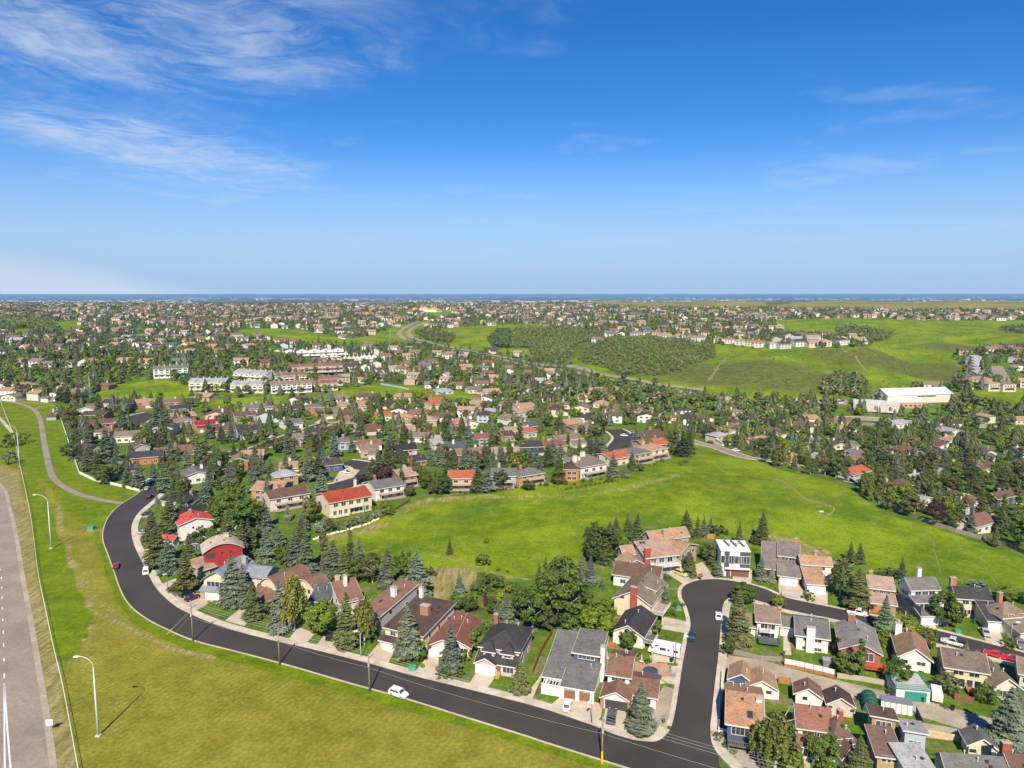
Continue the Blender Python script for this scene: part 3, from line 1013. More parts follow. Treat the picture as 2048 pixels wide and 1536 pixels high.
PADS = [
    ('3',[(80,905),(205,855),(212,895),(118,945)],'pale driveway behind the street lamp on the bend'),
    ('3',[(185,1010),(270,965),(520,985),(500,1035),(355,1115),(240,1050)],'pinkish driveway with two parked dark cars'),
    ('3',[(590,1190),(735,1075),(790,1175),(745,1232)],'driveway under the spruces by the barrel-roofed house'),
    ('3',[(1095,1330),(1170,1240),(1300,1290),(1235,1365)],'driveway beside the weeping birch'),
    ('3',[(1305,1390),(1370,1310),(1480,1350),(1470,1430)],'driveway with the black car under the tree'),
    ('3',[(1690,1500),(1830,1335),(1965,1345),(1870,1540),(1790,1530)],'driveway of the dark-roofed cream house'),
    ('4',[(505,1050),(620,905),(700,920),(690,1090)],'old driveway of the red-brown roofed house'),
    ('4',[(910,1165),(1000,1035),(1145,1060),(1130,1105),(1070,1225)],'driveway of the charcoal-roofed house'),
    ('4',[(1420,1320),(1655,1240),(1900,1270),(1990,1300),(1975,1400),(1940,1440),(1600,1365)],'wide driveway with the white car'),
    ('4',[(1330,1290),(1480,1100),(1520,1040),(1500,1110),(1420,1300)],'narrow side path between the grey house and the charcoal house'),
    ('5',[(790,1240),(830,1030),(1000,1070),(975,1240)],'driveway with the dark pickup truck'),
    ('5',[(1180,700),(1200,620),(1440,600),(1420,720)],'pad under the white motorhome'),
    ('5',[(1240,860),(1290,720),(1425,745),(1400,900)],'bare concrete pad below the motorhome'),
    ('5',[(1255,440),(1290,345),(1490,385),(1480,490)],'driveway of the charcoal-roofed white house'),
    ('7',[(900,1000),(870,1075),(1080,1140),(1090,1040)],'pale driveway apron beside the round shrubs'),
    ('7',[(910,655),(1000,630),(1150,700),(1060,760)],'driveway with the cream-coloured minivan'),
    ('7',[(1140,590),(1200,570),(1310,700),(1160,720)],'curved driveway left of the white modern house'),
    ('7',[(1435,630),(1595,635),(1600,755),(1440,705)],'driveway of the white modern house'),
    ('7',[(1790,715),(1975,740),(2010,870),(1800,825)],'driveway of the brick-fronted grey-roofed house'),
    ('8',[(340,780),(500,800),(510,920),(350,885)],'driveway of the tan-roofed house'),
    ('8',[(860,900),(1020,880),(1055,1040),(900,1000)],'driveway behind the blue spruce'),
    ('8',[(1165,985),(1320,1000),(1390,1118),(1230,1050)],'driveway of the tall grey-roofed house'),
    ('8',[(1680,1085),(1850,1090),(1915,1250),(1740,1210)],'driveway with the silver car'),
    ('8',[(1930,1160),(2048,1150),(2100,1290),(1980,1260)],'driveway at the right edge'),
    ('7',[(780,1300),(860,1380),(1030,1390),(1020,1536),(850,1536)],'concrete pad behind the brown house'),
    ('6',[(155,430),(190,430),(215,650),(150,650)],'concrete walk between the white houses'),
    ('6',[(310,1400),(355,1400),(365,1560),(315,1560)],'front walk at the bottom of the picture'),
    ('m',[(960,820),(1040,690),(1180,710),(1130,770)],'driveway with the white pickup truck'),
    ('m',[(880,625),(975,585),(1010,610),(920,650)],'short driveway at the cul-de-sac'),
    ('m',[(820,340),(870,310),(930,320),(890,348)],'small driveway of the tan house'),
    ('1',[(1390,400),(1450,350),(1560,370),(1480,410)],'driveway of the crimson-roofed house'),
    ('1',[(1440,640),(1480,590),(1600,580),(1540,640)],'driveway with the white car among spruces'),
    ('1',[(1100,970),(1200,960),(1200,1010),(1080,1000)],'driveway with the dark blue car by the bend'),
    ('1',[(1080,1140),(1150,1110),(1170,1150),(1100,1175)],'dark driveway with the silver car by the bend'),
    ('1',[(1130,1260),(1220,1245),(1250,1290),(1160,1310)],'cream driveway with the blue car by the bend'),
]
for k, pts, lab in PADS:
    pad(zl(k,pts),lab,color=(0.47,0.36,0.30) if 'pinkish' in lab else CONC)
pad(zl('5',[(985,1200),(1200,1050),(1290,890),(1390,910),(1345,1220),(1290,1280),(1200,1310),(980,1260)]),'stone-covered bed round the large blue spruce on the corner',M_GRAV,z=0.08,name='gravel_bed')
pad(zl('5',[(1690,1300),(1800,1290),(1990,1320),(2048,1480),(2048,1560),(1800,1500)]),'stony front yard at the bottom right corner',M_GRAV,z=0.08,name='gravel_bed')
pad(zl('6',[(1240,1180),(1520,1230),(1540,1330),(1260,1300)]),'bare gravel yard beside the lane',M_GRAV,z=0.08,name='gravel_yard')

# ------------------------------------------------------------------ houses
C = dict(charcoal=(0.052,0.050,0.053),black=(0.034,0.032,0.033),grey=(0.150,0.143,0.138),lgrey=(0.33,0.33,0.335),tan=(0.37,0.235,0.14),brown=(0.135,0.082,0.060),
         redbrown=(0.22,0.092,0.068),red=(0.52,0.085,0.072),terra=(0.40,0.115,0.058),gbrown=(0.215,0.165,0.122),dbrown=(0.088,0.056,0.046),pink=(0.37,0.25,0.185),
         slate=(0.085,0.092,0.112),crimson=(0.30,0.020,0.035),umber=(0.205,0.115,0.082),bluegrey=(0.235,0.255,0.30),paletan=(0.47,0.40,0.33),rust=(0.33,0.062,0.030),
         white=(0.70,0.68,0.64),cream=(0.64,0.55,0.40),offwhite=(0.60,0.55,0.48),beige=(0.44,0.34,0.23),wgrey=(0.36,0.36,0.37),blue=(0.075,0.105,0.19),pblue=(0.42,0.47,0.56),
         navy=(0.055,0.095,0.20),orange=(0.46,0.165,0.045),brick=(0.34,0.145,0.085),wredd=(0.33,0.035,0.035),wpink=(0.56,0.44,0.38),wbrown=(0.20,0.125,0.08),tanw=(0.42,0.27,0.14),yellow=(0.66,0.52,0.28),
         teal=(0.05,0.27,0.19),dgrey=(0.075,0.078,0.09),rbrick=(0.40,0.10,0.06),sbrick=(0.45,0.23,0.13),green=(0.06,0.20,0.12))
CNAME = dict(charcoal='charcoal',black='black',grey='grey',lgrey='light grey',tan='tan',brown='brown',redbrown='red-brown',red='bright red',terra='terracotta',gbrown='grey-brown',dbrown='dark brown',
             pink='pinkish tan',slate='slate blue',crimson='crimson',umber='umber brown',bluegrey='blue-grey',paletan='pale tan',rust='rust-red',white='white',cream='cream',offwhite='off-white',beige='beige',
             wgrey='grey',blue='blue',pblue='pale blue',navy='blue',orange='orange',brick='brick',wredd='red',wpink='pale pink',wbrown='brown',tanw='tan',yellow='pale yellow',teal='green',dgrey='dark grey',
             rbrick='red brick',sbrick='tan brick',green='green')
_shared = {}


def shared(key, fn):
    if key not in _shared:
        _shared[key] = fn()
    return _shared[key]


def win_meshes(w, h):
    w, h = round(w, 1), round(h, 1)
    def fr():
        mb = MB(); t = 0.10
        mb.box(-w / 2 - t,w / 2 + t,-0.07,0.02,-t,0); mb.box(-w / 2 - t,w / 2 + t,-0.07,0.02,h,h + t)
        mb.box(-w / 2 - t,-w / 2,-0.07,0.02,0,h); mb.box(w / 2,w / 2 + t,-0.07,0.02,0,h)
        n = 1 if w < 1.4 else (2 if w < 2.6 else 3)
        for i in range(1, n):
            x = -w / 2 + w * i / n
            mb.box(x - 0.035, x + 0.035, -0.06, 0.02, 0, h)
        return mb.mesh('window', M_TRIM, fix=False)
    def pa():
        mb = MB(); mb.box(-w / 2, w / 2, -0.025, 0.0, 0, h)
        return mb.mesh('pane', M_GLASS, fix=False)
    return shared(('wf',w,h),fr),shared(('wp',w,h),pa)


def garage_mesh(w, h):
    w, h = round(w, 1), round(h, 1)
    def f():
        mb = MB(); rows, cols = 4, max(2, int(w / 0.9))
        mb.box(-w / 2, w / 2, -0.04, 0.02, 0, h)
        for r in range(rows):
            for c in range(cols):
                x0 = -w / 2 + w * c / cols + 0.05; x1 = -w / 2 + w * (c + 1) / cols - 0.05
                z0 = h * r / rows + 0.05; z1 = h * (r + 1) / rows - 0.05
                mb.box(x0, x1, -0.075, -0.04, z0, z1)
        return mb.mesh('garage_door', M_TRIM, fix=False)
    def g():
        mb = MB()
        mb.box(-w / 2 - 0.16,-w / 2,-0.1,0.02,0,h + 0.16); mb.box(w / 2,w / 2 + 0.16,-0.1,0.02,0,h + 0.16); mb.box(-w / 2,w / 2,-0.1,0.02,h,h + 0.16)
        return mb.mesh('door_frame', M_TRIM, fix=False)
    return shared(('gd', w, h), f), shared(('gf', w, h), g)


def door_mesh():
    def f():
        mb = MB(); mb.box(-0.47,0.47,-0.05,0.02,0,2.05)
        for z0, z1 in ((0.15, 0.95), (1.1, 1.9)):
            for x0, x1 in ((-0.37, -0.04), (0.04, 0.37)):
                mb.box(x0, x1, -0.075, -0.05, z0, z1)
        return mb.mesh('door', M_TRIM, fix=False)
    return shared('door', f)


def vent_mesh():
    def f():
        mb = MB(); mb.tube([(0,0,-0.4),(0,0,0.75)],0.11,7); mb.tube([(0,0,0.75),(0,0,0.95)],[0.2,0.14],7)
        return mb.mesh('roof_vent', M_METAL)
    return shared('vent', f)


def roof_cap_mesh():
    def f():
        mb = MB(); mb.box(-0.25,0.25,-0.25,0.25,-0.3,0.22)
        mb.box(-0.3, 0.3, -0.3, 0.3, 0.22, 0.28)
        return mb.mesh('roof_vent', M_METAL)
    return shared('cap', f)


def profile(kind, span, rise):
    s = span / 2
    if kind == 'gable':
        return [(-s, 0), (0, rise), (s, 0)]
    if kind == 'asym':
        return [(-s, 0), (-s * 0.25, rise), (s, 0)]
    if kind == 'low_lo':       # shed: low on the negative side
        return [(-s, 0), (s, rise)]
    if kind == 'low_hi':
        return [(-s, rise), (s, 0)]
    if kind == 'barrel':
        n = 10
        return [(-s + span * i / n,rise * (1 - (2 * i / n - 1) ** 2)) for i in range(n + 1)]
    if kind == 'swoop':        # flares out at the eaves
        n = 12
        return [(-s + span * i / n,rise * (1 - abs(2 * i / n - 1)) ** 0.75) for i in range(n + 1)]
    return [(-s, 0.02), (s, 0.02)]


class House:
    def __init__(s,name,loc,yaw,w,d,roof=None,wall=None,wmat=None,detail=2):
        s.root = link(name, None, loc=loc, rz=yaw)
        s.root.empty_display_size = 0.3
        s.w,s.d,s.roofc,s.wallc,s.wmat,s.detail = w,d,roof,wall,wmat or M_SIDE,detail
        s.yaw = yaw; s.loc = Vector(loc)

    def part(s,name,me,loc=(0,0,0),rz=0,col=None,parent=None,scale=None):
        return link(name,me,parent=parent or s.root,loc=loc,rz=rz,color=col,scale=scale)

    def block(s,x0,x1,y0,y1,z1,kind='gable',axis='x',rise=2.2,ov=0.5,z0=-0.8,roof=None,wall=None,wmat=None,trim=None,rname='roof',wname='wall',thick=0.2):
        """walls with a roof; axis is the direction of the ridge"""
        roof = roof or s.roofc; wall = wall or s.wallc
        cx, cy = (x0 + x1) / 2, (y0 + y1) / 2
        mb = MB()
        B = dict(x0=x0,x1=x1,y0=y0,y1=y1,z1=z1,kind=kind,axis=axis,rise=rise,cx=cx,cy=cy)
        if kind == 'hip':
            mb.box(x0, x1, y0, y1, z0, z1)
        else:
            span = (y1 - y0) if axis == 'x' else (x1 - x0)
            pr = profile(kind, span, rise)
            c = cy if axis == 'x' else cx
            poly = [(c - span / 2,z0)] + [(c + q[0],z1 + q[1]) for q in pr] + [(c + span / 2,z0)]
            mb.extrude(poly,axis,x0 if axis == 'x' else y0,x1 if axis == 'x' else y1)
        s.part(wname,mb.mesh(wname,wmat or s.wmat),col=wall)
        mb = MB(); fb = MB()
        if kind == 'hip':
            X0,X1,Y0,Y1 = x0 - ov,x1 + ov,y0 - ov,y1 + ov
            zb = z1 - rise * ov / max(0.5,min(X1 - X0,Y1 - Y0) / 2 - ov) * 0.9
            if X1 - X0 >= Y1 - Y0:
                k = (Y1 - Y0) / 2
                ra,rb = (X0 + k,cy,z1 + rise),(X1 - k,cy,z1 + rise)
                e = [(X0,Y0),(X1,Y0),(X1,Y1),(X0,Y1)]
                top = [[(*e[0],zb),(*e[1],zb),rb,ra],[(*e[1],zb),(*e[2],zb),rb],[(*e[2],zb),(*e[3],zb),ra,rb],[(*e[3],zb),(*e[0],zb),ra]]
            else:
                k = (X1 - X0) / 2
                ra,rb = (cx,Y0 + k,z1 + rise),(cx,Y1 - k,z1 + rise)
                e = [(X0,Y0),(X1,Y0),(X1,Y1),(X0,Y1)]
                top = [[(*e[0],zb),(*e[1],zb),ra],[(*e[1],zb),(*e[2],zb),rb,ra],[(*e[2],zb),(*e[3],zb),rb],[(*e[3],zb),(*e[0],zb),ra,rb]]
            for q in top:
                mb.poly([(p[0],p[1],p[2] + thick) for p in q])
            mb.poly([(X0,Y0,zb + thick),(X0,Y1,zb + thick),(X1,Y1,zb + thick),(X1,Y0,zb + thick)])
            fb.box(X0,X1,Y0,Y1,zb - 0.08,zb + thick - 0.01)
        else:
            span = (y1 - y0) if axis == 'x' else (x1 - x0)
            c = cy if axis == 'x' else cx
            pr = profile(kind, span, rise)
            (sa, za), (sb_, zb_) = pr[0], pr[1]
            ga = (zb_ - za) / max(sb_ - sa, 0.01)
            (sc, zc), (sd_, zd) = pr[-2], pr[-1]
            gb = (zd - zc) / max(sd_ - sc, 0.01)
            ext = [(sa - ov,za - ga * ov)] + list(pr) + [(sd_ + ov,zd + gb * ov)]
            ext = [(c + q[0], z1 + q[1]) for q in ext]
            a,b = (x0 - ov,x1 + ov) if axis == 'x' else (y0 - ov,y1 + ov)
            up = [(q[0], q[1] + thick) for q in ext]
            mb.extrude(up + list(reversed(ext)),axis,a,b)
            # fascia boards: along the rakes and the eaves
            lo = [(q[0],q[1] - 0.10) for q in ext]; hi = [(q[0],q[1] + thick - 0.03) for q in ext]
            band = hi + list(reversed(lo))
            fb.extrude(band,axis,a - 0.06,a - 0.003); fb.extrude(band,axis,b + 0.003,b + 0.06)
            for q, sgn in ((ext[0], -1), (ext[-1], 1)):
                u0,u1 = sorted((q[0] + sgn * 0.003,q[0] + sgn * 0.07))
                if axis == 'x':
                    fb.box(a,b,u0,u1,q[1] - 0.1,q[1] + thick - 0.03)
                else:
                    fb.box(u0,u1,a,b,q[1] - 0.1,q[1] + thick - 0.03)
        ro = s.part(rname,mb.mesh(rname,M_ROOF),col=roof)
        if s.detail:
            s.part('fascia',fb.mesh('fascia',M_TRIM),col=trim or s.trim(),parent=ro)
        B['roof'] = ro
        return B

    def trim(s):
        return getattr(s, 'trimc', (0.62, 0.60, 0.56))

    def side(s, B, sd):
        """(origin, yaw) of the wall of block B that looks to the front, back, left or right"""
        return {'f': ((B['cx'],B['y0']),0,B['x1'] - B['x0']),'b': ((B['cx'],B['y1']),math.pi,B['x1'] - B['x0']),
                'l': ((B['x0'],B['cy']),-math.pi / 2,B['y1'] - B['y0']),'r': ((B['x1'],B['cy']),math.pi / 2,B['y1'] - B['y0'])}[sd]

    def on(s, B, sd, u, z, out=0.0):
        (ox, oy), yaw, L = s.side(B, sd)
        return (ox + u * math.cos(yaw) + out * math.sin(yaw),oy + u * math.sin(yaw) - out * math.cos(yaw),z),yaw

    def window(s, B, sd, u, z, w=1.4, h=1.2, col=None):
        fr, pa = win_meshes(w, h)
        loc, yaw = s.on(B, sd, u, z)
        o = s.part('window', fr, loc, yaw, col or s.trim())
        s.part('pane', pa, parent=o)
        return o

    def row(s,B,sd,z,n,w=1.4,h=1.2,margin=1.0,lo=-1.0,hi=1.0):
        L = s.side(B, sd)[2] - 2 * margin
        for i in range(n):
            u = (-L / 2 + L * (i + 0.5) / n)
            u = lo * L / 2 + (u + L / 2) / L * (hi - lo) * L / 2
            s.window(B, sd, u, z, w, h)

    def garage(s,B,sd,u,w=4.9,h=2.2,col=(0.78,0.76,0.72),z=0.05):
        d, f = garage_mesh(w, h)
        loc, yaw = s.on(B, sd, u, z)
        o = s.part('garage_door', d, loc, yaw, col)
        s.part('door_frame', f, parent=o, col=s.trim())

    def door(s, B, sd, u, z=0.2, col=(0.25, 0.08, 0.05)):
        loc, yaw = s.on(B, sd, u, z)
        s.part('door', door_mesh(), loc, yaw, col)

    def chimney(s,x,y,z0,z1,sx=1.1,sy=0.8,col=None,m=None):
        mb = MB(); mb.box(x - sx / 2,x + sx / 2,y - sy / 2,y + sy / 2,z0,z1)
        o = s.part('chimney',mb.mesh('chimney',m or M_BRICK,fix=False),col=col or C['brick'])
        mb = MB(); mb.box(x - sx / 2 - 0.08,x + sx / 2 + 0.08,y - sy / 2 - 0.08,y + sy / 2 + 0.08,z1,z1 + 0.14)
        mb.tube([(x,y,z1 + 0.14),(x,y,z1 + 0.5)],0.13,7)
        s.part('chimney_cap',mb.mesh('chimney_cap',M_CONC),col=(0.4,0.38,0.36),parent=o)

    def vents(s, B, n=3, seed=0):
        rnd = random.Random(seed * 31 + 5)
        for i in range(n):
            fx,fy = rnd.uniform(-0.36,0.36),rnd.uniform(-0.36,0.36)
            x = B['cx'] + fx * (B['x1'] - B['x0']); y = B['cy'] + fy * (B['y1'] - B['y0'])
            z = s.roof_z(B, x, y)
            if i % 2 == 0:
                s.part('roof_vent',vent_mesh(),(x,y,z),col=(0.5,0.5,0.5))
            else:
                s.part('roof_vent',roof_cap_mesh(),(x,y,z),col=(0.05,0.045,0.04))

    def roof_z(s, B, x, y):
        span = (B['y1'] - B['y0']) if B['axis'] == 'x' else (B['x1'] - B['x0'])
        q = (y - B['cy']) if B['axis'] == 'x' else (x - B['cx'])
        k = B['kind']
        if k == 'hip':
            t = min(x - B['x0'],B['x1'] - x,y - B['y0'],B['y1'] - y) / (min(B['x1'] - B['x0'],B['y1'] - B['y0']) / 2)
            return B['z1'] + B['rise'] * max(0,min(1,t)) + 0.15
        pr = profile(k, span, B['rise'])
        return B['z1'] + float(np.interp(q,[p[0] for p in pr],[p[1] for p in pr])) + 0.15

    def skylight(s, B, x, y, w=0.9, l=1.2):
        z = s.roof_z(B, x, y)
        pr = profile(B['kind'],(B['y1'] - B['y0']) if B['axis'] == 'x' else (B['x1'] - B['x0']),B['rise'])
        e = 0.3
        dzx = (s.roof_z(B,x + e,y) - s.roof_z(B,x - e,y)) / (2 * e); dzy = (s.roof_z(B,x,y + e) - s.roof_z(B,x,y - e)) / (2 * e)
        def f():
            mb = MB(); mb.box(-w / 2,w / 2,-l / 2,l / 2,-0.05,0.16); return mb.mesh('skylight',M_TRIM,fix=False)
        def g():
            mb = MB(); mb.box(-w / 2 + 0.08,w / 2 - 0.08,-l / 2 + 0.08,l / 2 - 0.08,0.16,0.19); return mb.mesh('pane',M_GLASS,fix=False)
        o = s.part('skylight',shared(('sk',w,l),f),(x,y,z),col=(0.12,0.11,0.1))
        o.rotation_euler = (math.atan(dzy),-math.atan(dzx),0)
        s.part('pane', shared(('skp', w, l), g), parent=o)

    def deck(s,x0,x1,y0,y1,z,col=(0.55,0.5,0.45),rail=(0.75,0.74,0.72),h=1.0,posts=True):
        mb = MB(); mb.box(x0, x1, y0, y1, z - 0.22, z)
        o = s.part('deck',mb.mesh('deck',M_WOOD,fix=False),col=col)
        if posts and z > 1:
            for x in (x0 + 0.15, x1 - 0.15):
                mb = MB(); mb.box(x - 0.09,x + 0.09,y0 + 0.05,y0 + 0.23,-0.4,z - 0.22)
                s.part('post',mb.mesh('post',M_WOOD,fix=False),col=rail,parent=o)
        mb = MB()
        for (a,b) in (((x0,y0),(x1,y0)),((x0,y0),(x0,y1)),((x1,y0),(x1,y1))):
            ax, ay = a; bx, by = b
            L = math.hypot(bx - ax,by - ay); n = max(2,int(L / 0.35))
            mb.box(min(ax,bx) - 0.03,max(ax,bx) + 0.03,min(ay,by) - 0.03,max(ay,by) + 0.03,z + h - 0.07,z + h)
            mb.box(min(ax,bx) - 0.02,max(ax,bx) + 0.02,min(ay,by) - 0.02,max(ay,by) + 0.02,z + 0.08,z + 0.13)
            for i in range(n + 1):
                x = ax + (bx - ax) * i / n; y = ay + (by - ay) * i / n
                mb.box(x - 0.02,x + 0.02,y - 0.02,y + 0.02,z,z + h - 0.07)
        s.part('railing',mb.mesh('railing',M_METAL,fix=False),col=rail,parent=o)

    def box(s,name,x0,x1,y0,y1,z0,z1,m=None,col=None,parent=None):
        mb = MB(); mb.box(x0, x1, y0, y1, z0, z1)
        return s.part(name,mb.mesh(name,m or M_TRIM,fix=False),col=col,parent=parent)


HOUSES = []          # (root, footprint radius, descriptor)


def frame3(k, A, B, Cc, eave):
    """ground frame of a house from three eave corners seen in the photograph: front left, front right, back right"""
    a, b, c = (G(*zp(k, *p), eave) for p in (A, B, Cc))
    ab = (b - a).to_2d(); yaw = math.atan2(ab.y,ab.x); w = ab.length
    n = Vector((-math.sin(yaw), math.cos(yaw)))
    d = abs((c - b).to_2d().dot(n))
    cen = a.to_2d() + ab / 2 + n * d / 2
    return (cen.x, cen.y, h1(cen.x, cen.y)), yaw, w, d


def H3(k,A,B,Cc,eave,roof,wall,wmat=None,desc='',name='house',detail=2,cat='house',group='houses of the near streets',dmin=6,dmax=17):
    loc, yaw, w, d = frame3(k, A, B, Cc, eave)
    d2 = min(max(d, dmin), dmax)
    if d2 != d:
        n = Vector((-math.sin(yaw),math.cos(yaw),0)); loc = Vector(loc) + n * (d2 - d) / 2
        loc.z = h1(loc.x, loc.y); d = d2
    h = House(name,loc,yaw,w - 1.0,d - 1.0,C.get(roof,roof),C.get(wall,wall),wmat,detail)
    h.eave = eave
    tag(h.root, desc, cat, group)
    HOUSES.append((h.root, max(w, d) / 2, desc, w, d, yaw))
    return h

def std(h,kind='gable',axis='x',rise=2.2,win=True,vents=2,ov=0.5,**kw):
    """one main block over the whole footprint, windows on the sides in view"""
    w, d, e = h.w, h.d, h.eave
    B = h.block(-w / 2,w / 2,-d / 2,d / 2,e,kind,axis,rise,ov,**kw)
    if win:
        levels = [1.0] if e < 4.4 else ([0.9,3.7] if e < 7.2 else [0.9,3.6,6.3])
        for z in levels:
            h.row(B, 'f', z, max(2, int(w / 4)), 1.6, 1.2)
            h.row(B,'l',z,max(1,int(d / 5)),1.2,1.1); h.row(B,'r',z,max(1,int(d / 5)),1.2,1.1)
            h.row(B, 'b', z, max(2, int(w / 5)), 1.6, 1.2)
    if vents:
        h.vents(B, vents, int(abs(h.loc.x) * 7 + h.loc.y))
    return B


def near_houses():
    # ---- row along the bending road, from the upper left round to the corner
    h = H3('3',(75,240),(332,268),(332,186),3.0,'black','offwhite',desc='low black-roofed white house behind spruces on the bend, nearest the path end')
    B = std(h,'gable','x',1.6); h.chimney(1,1.5,3,5.6,col=C['sbrick'])
    h = H3('3',(195,372),(478,318),(462,262),3.0,'black','wbrown',desc='low black-roofed brown house just behind the bright red roofed white house')
    B = std(h, 'gable', 'x', 1.5)
    h = H3('3',(222,440),(508,390),(452,332),6.0,'red','white',M_STUC,desc='tall white house with a bright red roof and two porthole windows',)
    h.trimc = C['white']
    B = std(h, 'gable', 'y', 1.7, win=False, ov=0.5)
    for u in (-1.2, 2.0):
        mb = MB(); mb.tube([(0,-0.05,0),(0,0.02,0)],0.42,14); o = h.part('window',mb.mesh('window',M_GLASS),h.on(B,'f',u,4.2)[0])
    h.row(B,'l',3.6,2,2.4,1.3); h.row(B,'f',0.9,2,1.6,1.2); h.chimney(-0.5,2.5,6,9,0.9,0.9,C['sbrick'])
    h = H3('3',(178,562),(246,532),(236,478),2.7,'red','white',M_STUC,desc='small bright red roofed garage wing in front of the tall white house',name='garage',cat='garage',dmin=5)
    B = std(h,'gable','y',1.2,win=False,vents=0); h.garage(B,'f',0,min(4.2,h.w - 1))
    h = H3('3',(268,560),(512,548),(530,486),4.2,'charcoal','navy',desc='charcoal-roofed house with deep blue walls between the bright red roof and the red house')
    B = h.block(-h.w / 2,h.w * 0.1,-h.d / 2,h.d / 2,3.2,'gable','x',1.8); h.vents(B,3,3)
    B2 = h.block(-h.w * 0.05,h.w / 2,-h.d / 2 - 0.7,h.d / 2,4.2,'asym','y',1.6)
    h.row(B,'f',1,3,1.6,1.2); h.row(B2,'f',1.2,2,1.4,1.2); h.chimney(h.w * 0.2,0.5,4,6.9,col=C['sbrick'])
    h = H3('3',(412,655),(742,604),(690,540),7.4,'paletan','wredd',desc='tall red house with a curved pale tan roof and porthole windows')
    h.trimc = (0.5, 0.46, 0.4)
    B = std(h, 'barrel', 'y', 2.1, win=False, ov=0.55)
    for u in (-0.4, 2.2):
        mb = MB(); mb.tube([(0,-0.05,0),(0,0.02,0)],0.42,14); h.part('window',mb.mesh('window',M_GLASS),h.on(B,'f',u,6.3)[0])
    h.window(B,'f',-h.w * 0.33,5.0,2.6,1.7,(0.28,0.03,0.03)); h.window(B,'f',-h.w * 0.30,1.8,2.2,1.1,(0.28,0.03,0.03)); h.row(B,'r',3.6,3,1.2,1.2)
    h.chimney(1.5,1.5,8.6,10.8,1.6,1.2,(0.55,0.45,0.32),M_STUC); h.vents(B,2,9)
    h = H3('3',(400,800),(532,758),(442,700),3.0,'pink','beige',desc='low pinkish tan garage wing in front of the tall red house',name='garage',cat='garage',dmin=5)
    B = std(h,'low_lo','x',1.2,win=False,vents=0); h.window(B,'f',1.2,1.0,1.8,1.3)
    h = H3('3',(402,862),(640,884),(610,720),5.6,'bluegrey','cream',M_STUC,desc='cream house with a blue-grey metal roof and paired dark cars in front',dmax=14)
    h.trimc = (0.25, 0.26, 0.28)
    B = std(h,'swoop','y',2.8,win=False,ov=0.7,vents=1)
    h.row(B,'f',3.4,5,1.1,1.5); h.row(B,'l',3.4,3,1.2,1.3)
    h.block(-h.w / 2 - 0.2,h.w / 2,-h.d / 2 - 1.6,-h.d / 2,2.7,'low_lo','x',0.7,0.3,wall=C['tanw'])
    B3 = dict(B); B3['y0'] = -h.d / 2 - 1.6
    h.garage(B3, 'f', -0.8, 4.6)
    h.chimney(h.w * 0.3,h.d * 0.3,6,9,1.5,1.2,(0.45,0.37,0.27),M_BRICK)
    h.block(h.w / 2,h.w / 2 + 7,h.d * 0.05,h.d / 2 + 1.5,4.6,'swoop','x',1.8,0.5)
    h = H3('3',(856,886),(1000,936),(1180,792),5.4,'umber','cream',M_STUC,desc='cream house with rounded umber brown barrel roofs',dmax=15)
    h.trimc = (0.6, 0.52, 0.42)
    B = std(h, 'barrel', 'y', 2.2, win=False, vents=1)
    h.row(B, 'f', 3.5, 5, 0.8, 1.3, margin=2.2)
    B2 = h.block(h.w / 2 + 0.3,h.w / 2 + 8,0.5,h.d / 2,5.0,'barrel','y',1.6); h.row(B2,'f',2.8,3,1.2,1.2)
    B3 = h.block(-h.w / 2 - 0.5,h.w / 2 + 0.6,-h.d / 2 - 5.2,-h.d / 2 - 0.02,2.6,'low_lo','x',1.5); h.garage(B3,'f',0,4.8,col=(0.4,0.3,0.22))
    h = H3('3',(1240,1032),(1412,1046),(1556,905),3.6,'slate','pblue',desc='low slate-roofed pale blue house left of the steep brown roofs')
    B = std(h,'gable','x',2.4,vents=3); h.chimney(h.w / 2 - 0.5,2.0,3,8,1.5,1.0,(0.55,0.45,0.3),M_BRICK)
    # twin steep brown roofs
    h = H3('3',(1490,1060),(1690,1012),(1762,908),4.6,'umber','offwhite',desc='left of the twin steep umber-roofed houses with a tall white chimney')
    B = std(h,'low_lo','x',3.6,win=True,vents=0,ov=0.4); h.chimney(0,h.d / 2 - 1.5,6,10.4,1.0,0.9,C['white'],M_STUC)
    h = H3('3',(1655,1110),(1806,1165),(1950,948),4.6,'umber','wgrey',desc='right of the twin steep umber-roofed houses with a grey side wall')
    B = std(h,'low_lo','x',3.8,win=True,vents=1,ov=0.4); h.chimney(0.6,0.8,5.6,9.4,1.5,1.1,C['white'],M_STUC); h.skylight(B,-1.2,-2.5)
    # dark brown roof, cream walls, brick chimney box
    h = H3('4',(255,690),(578,765),(732,520),5.4,'dbrown','cream',M_STUC,desc='cream house with a dark brown roof and a broad orange brick chimney')
    B = std(h, 'low_lo', 'x', 1.9, win=False, ov=0.5)
    h.row(B,'f',3.6,2,1.5,1.1,lo=-1,hi=0.2); h.row(B,'r',3.5,3,1.0,1.3); h.row(B,'r',0.9,2,1.0,1.2); h.row(B,'l',3.4,2,1.2,1.2)
    B2 = h.block(-h.w / 2 - 0.4,h.w * 0.15,-h.d / 2 - 1.6,-h.d / 2 - 0.02,2.7,'low_lo','x',0.5); h.garage(B2,'f',-0.6,4.7)
    h.chimney(1.2,0.6,6.0,9.0,2.4,1.6,C['sbrick']); h.chimney(-h.w / 2 + 1.4,h.d / 2 - 0.6,6,10.4,1.1,0.9,C['white'],M_STUC)
    h = H3('4',(600,832),(952,856),(1030,598),3.0,'redbrown','offwhite',M_STUC,desc='long low house with a faded red-brown roof')
    B = h.block(-h.w / 2,h.w * 0.2,-h.d / 2,h.d / 2,3.0,'gable','y',1.7); h.vents(B,4,4); h.skylight(B,1.6,0.6)
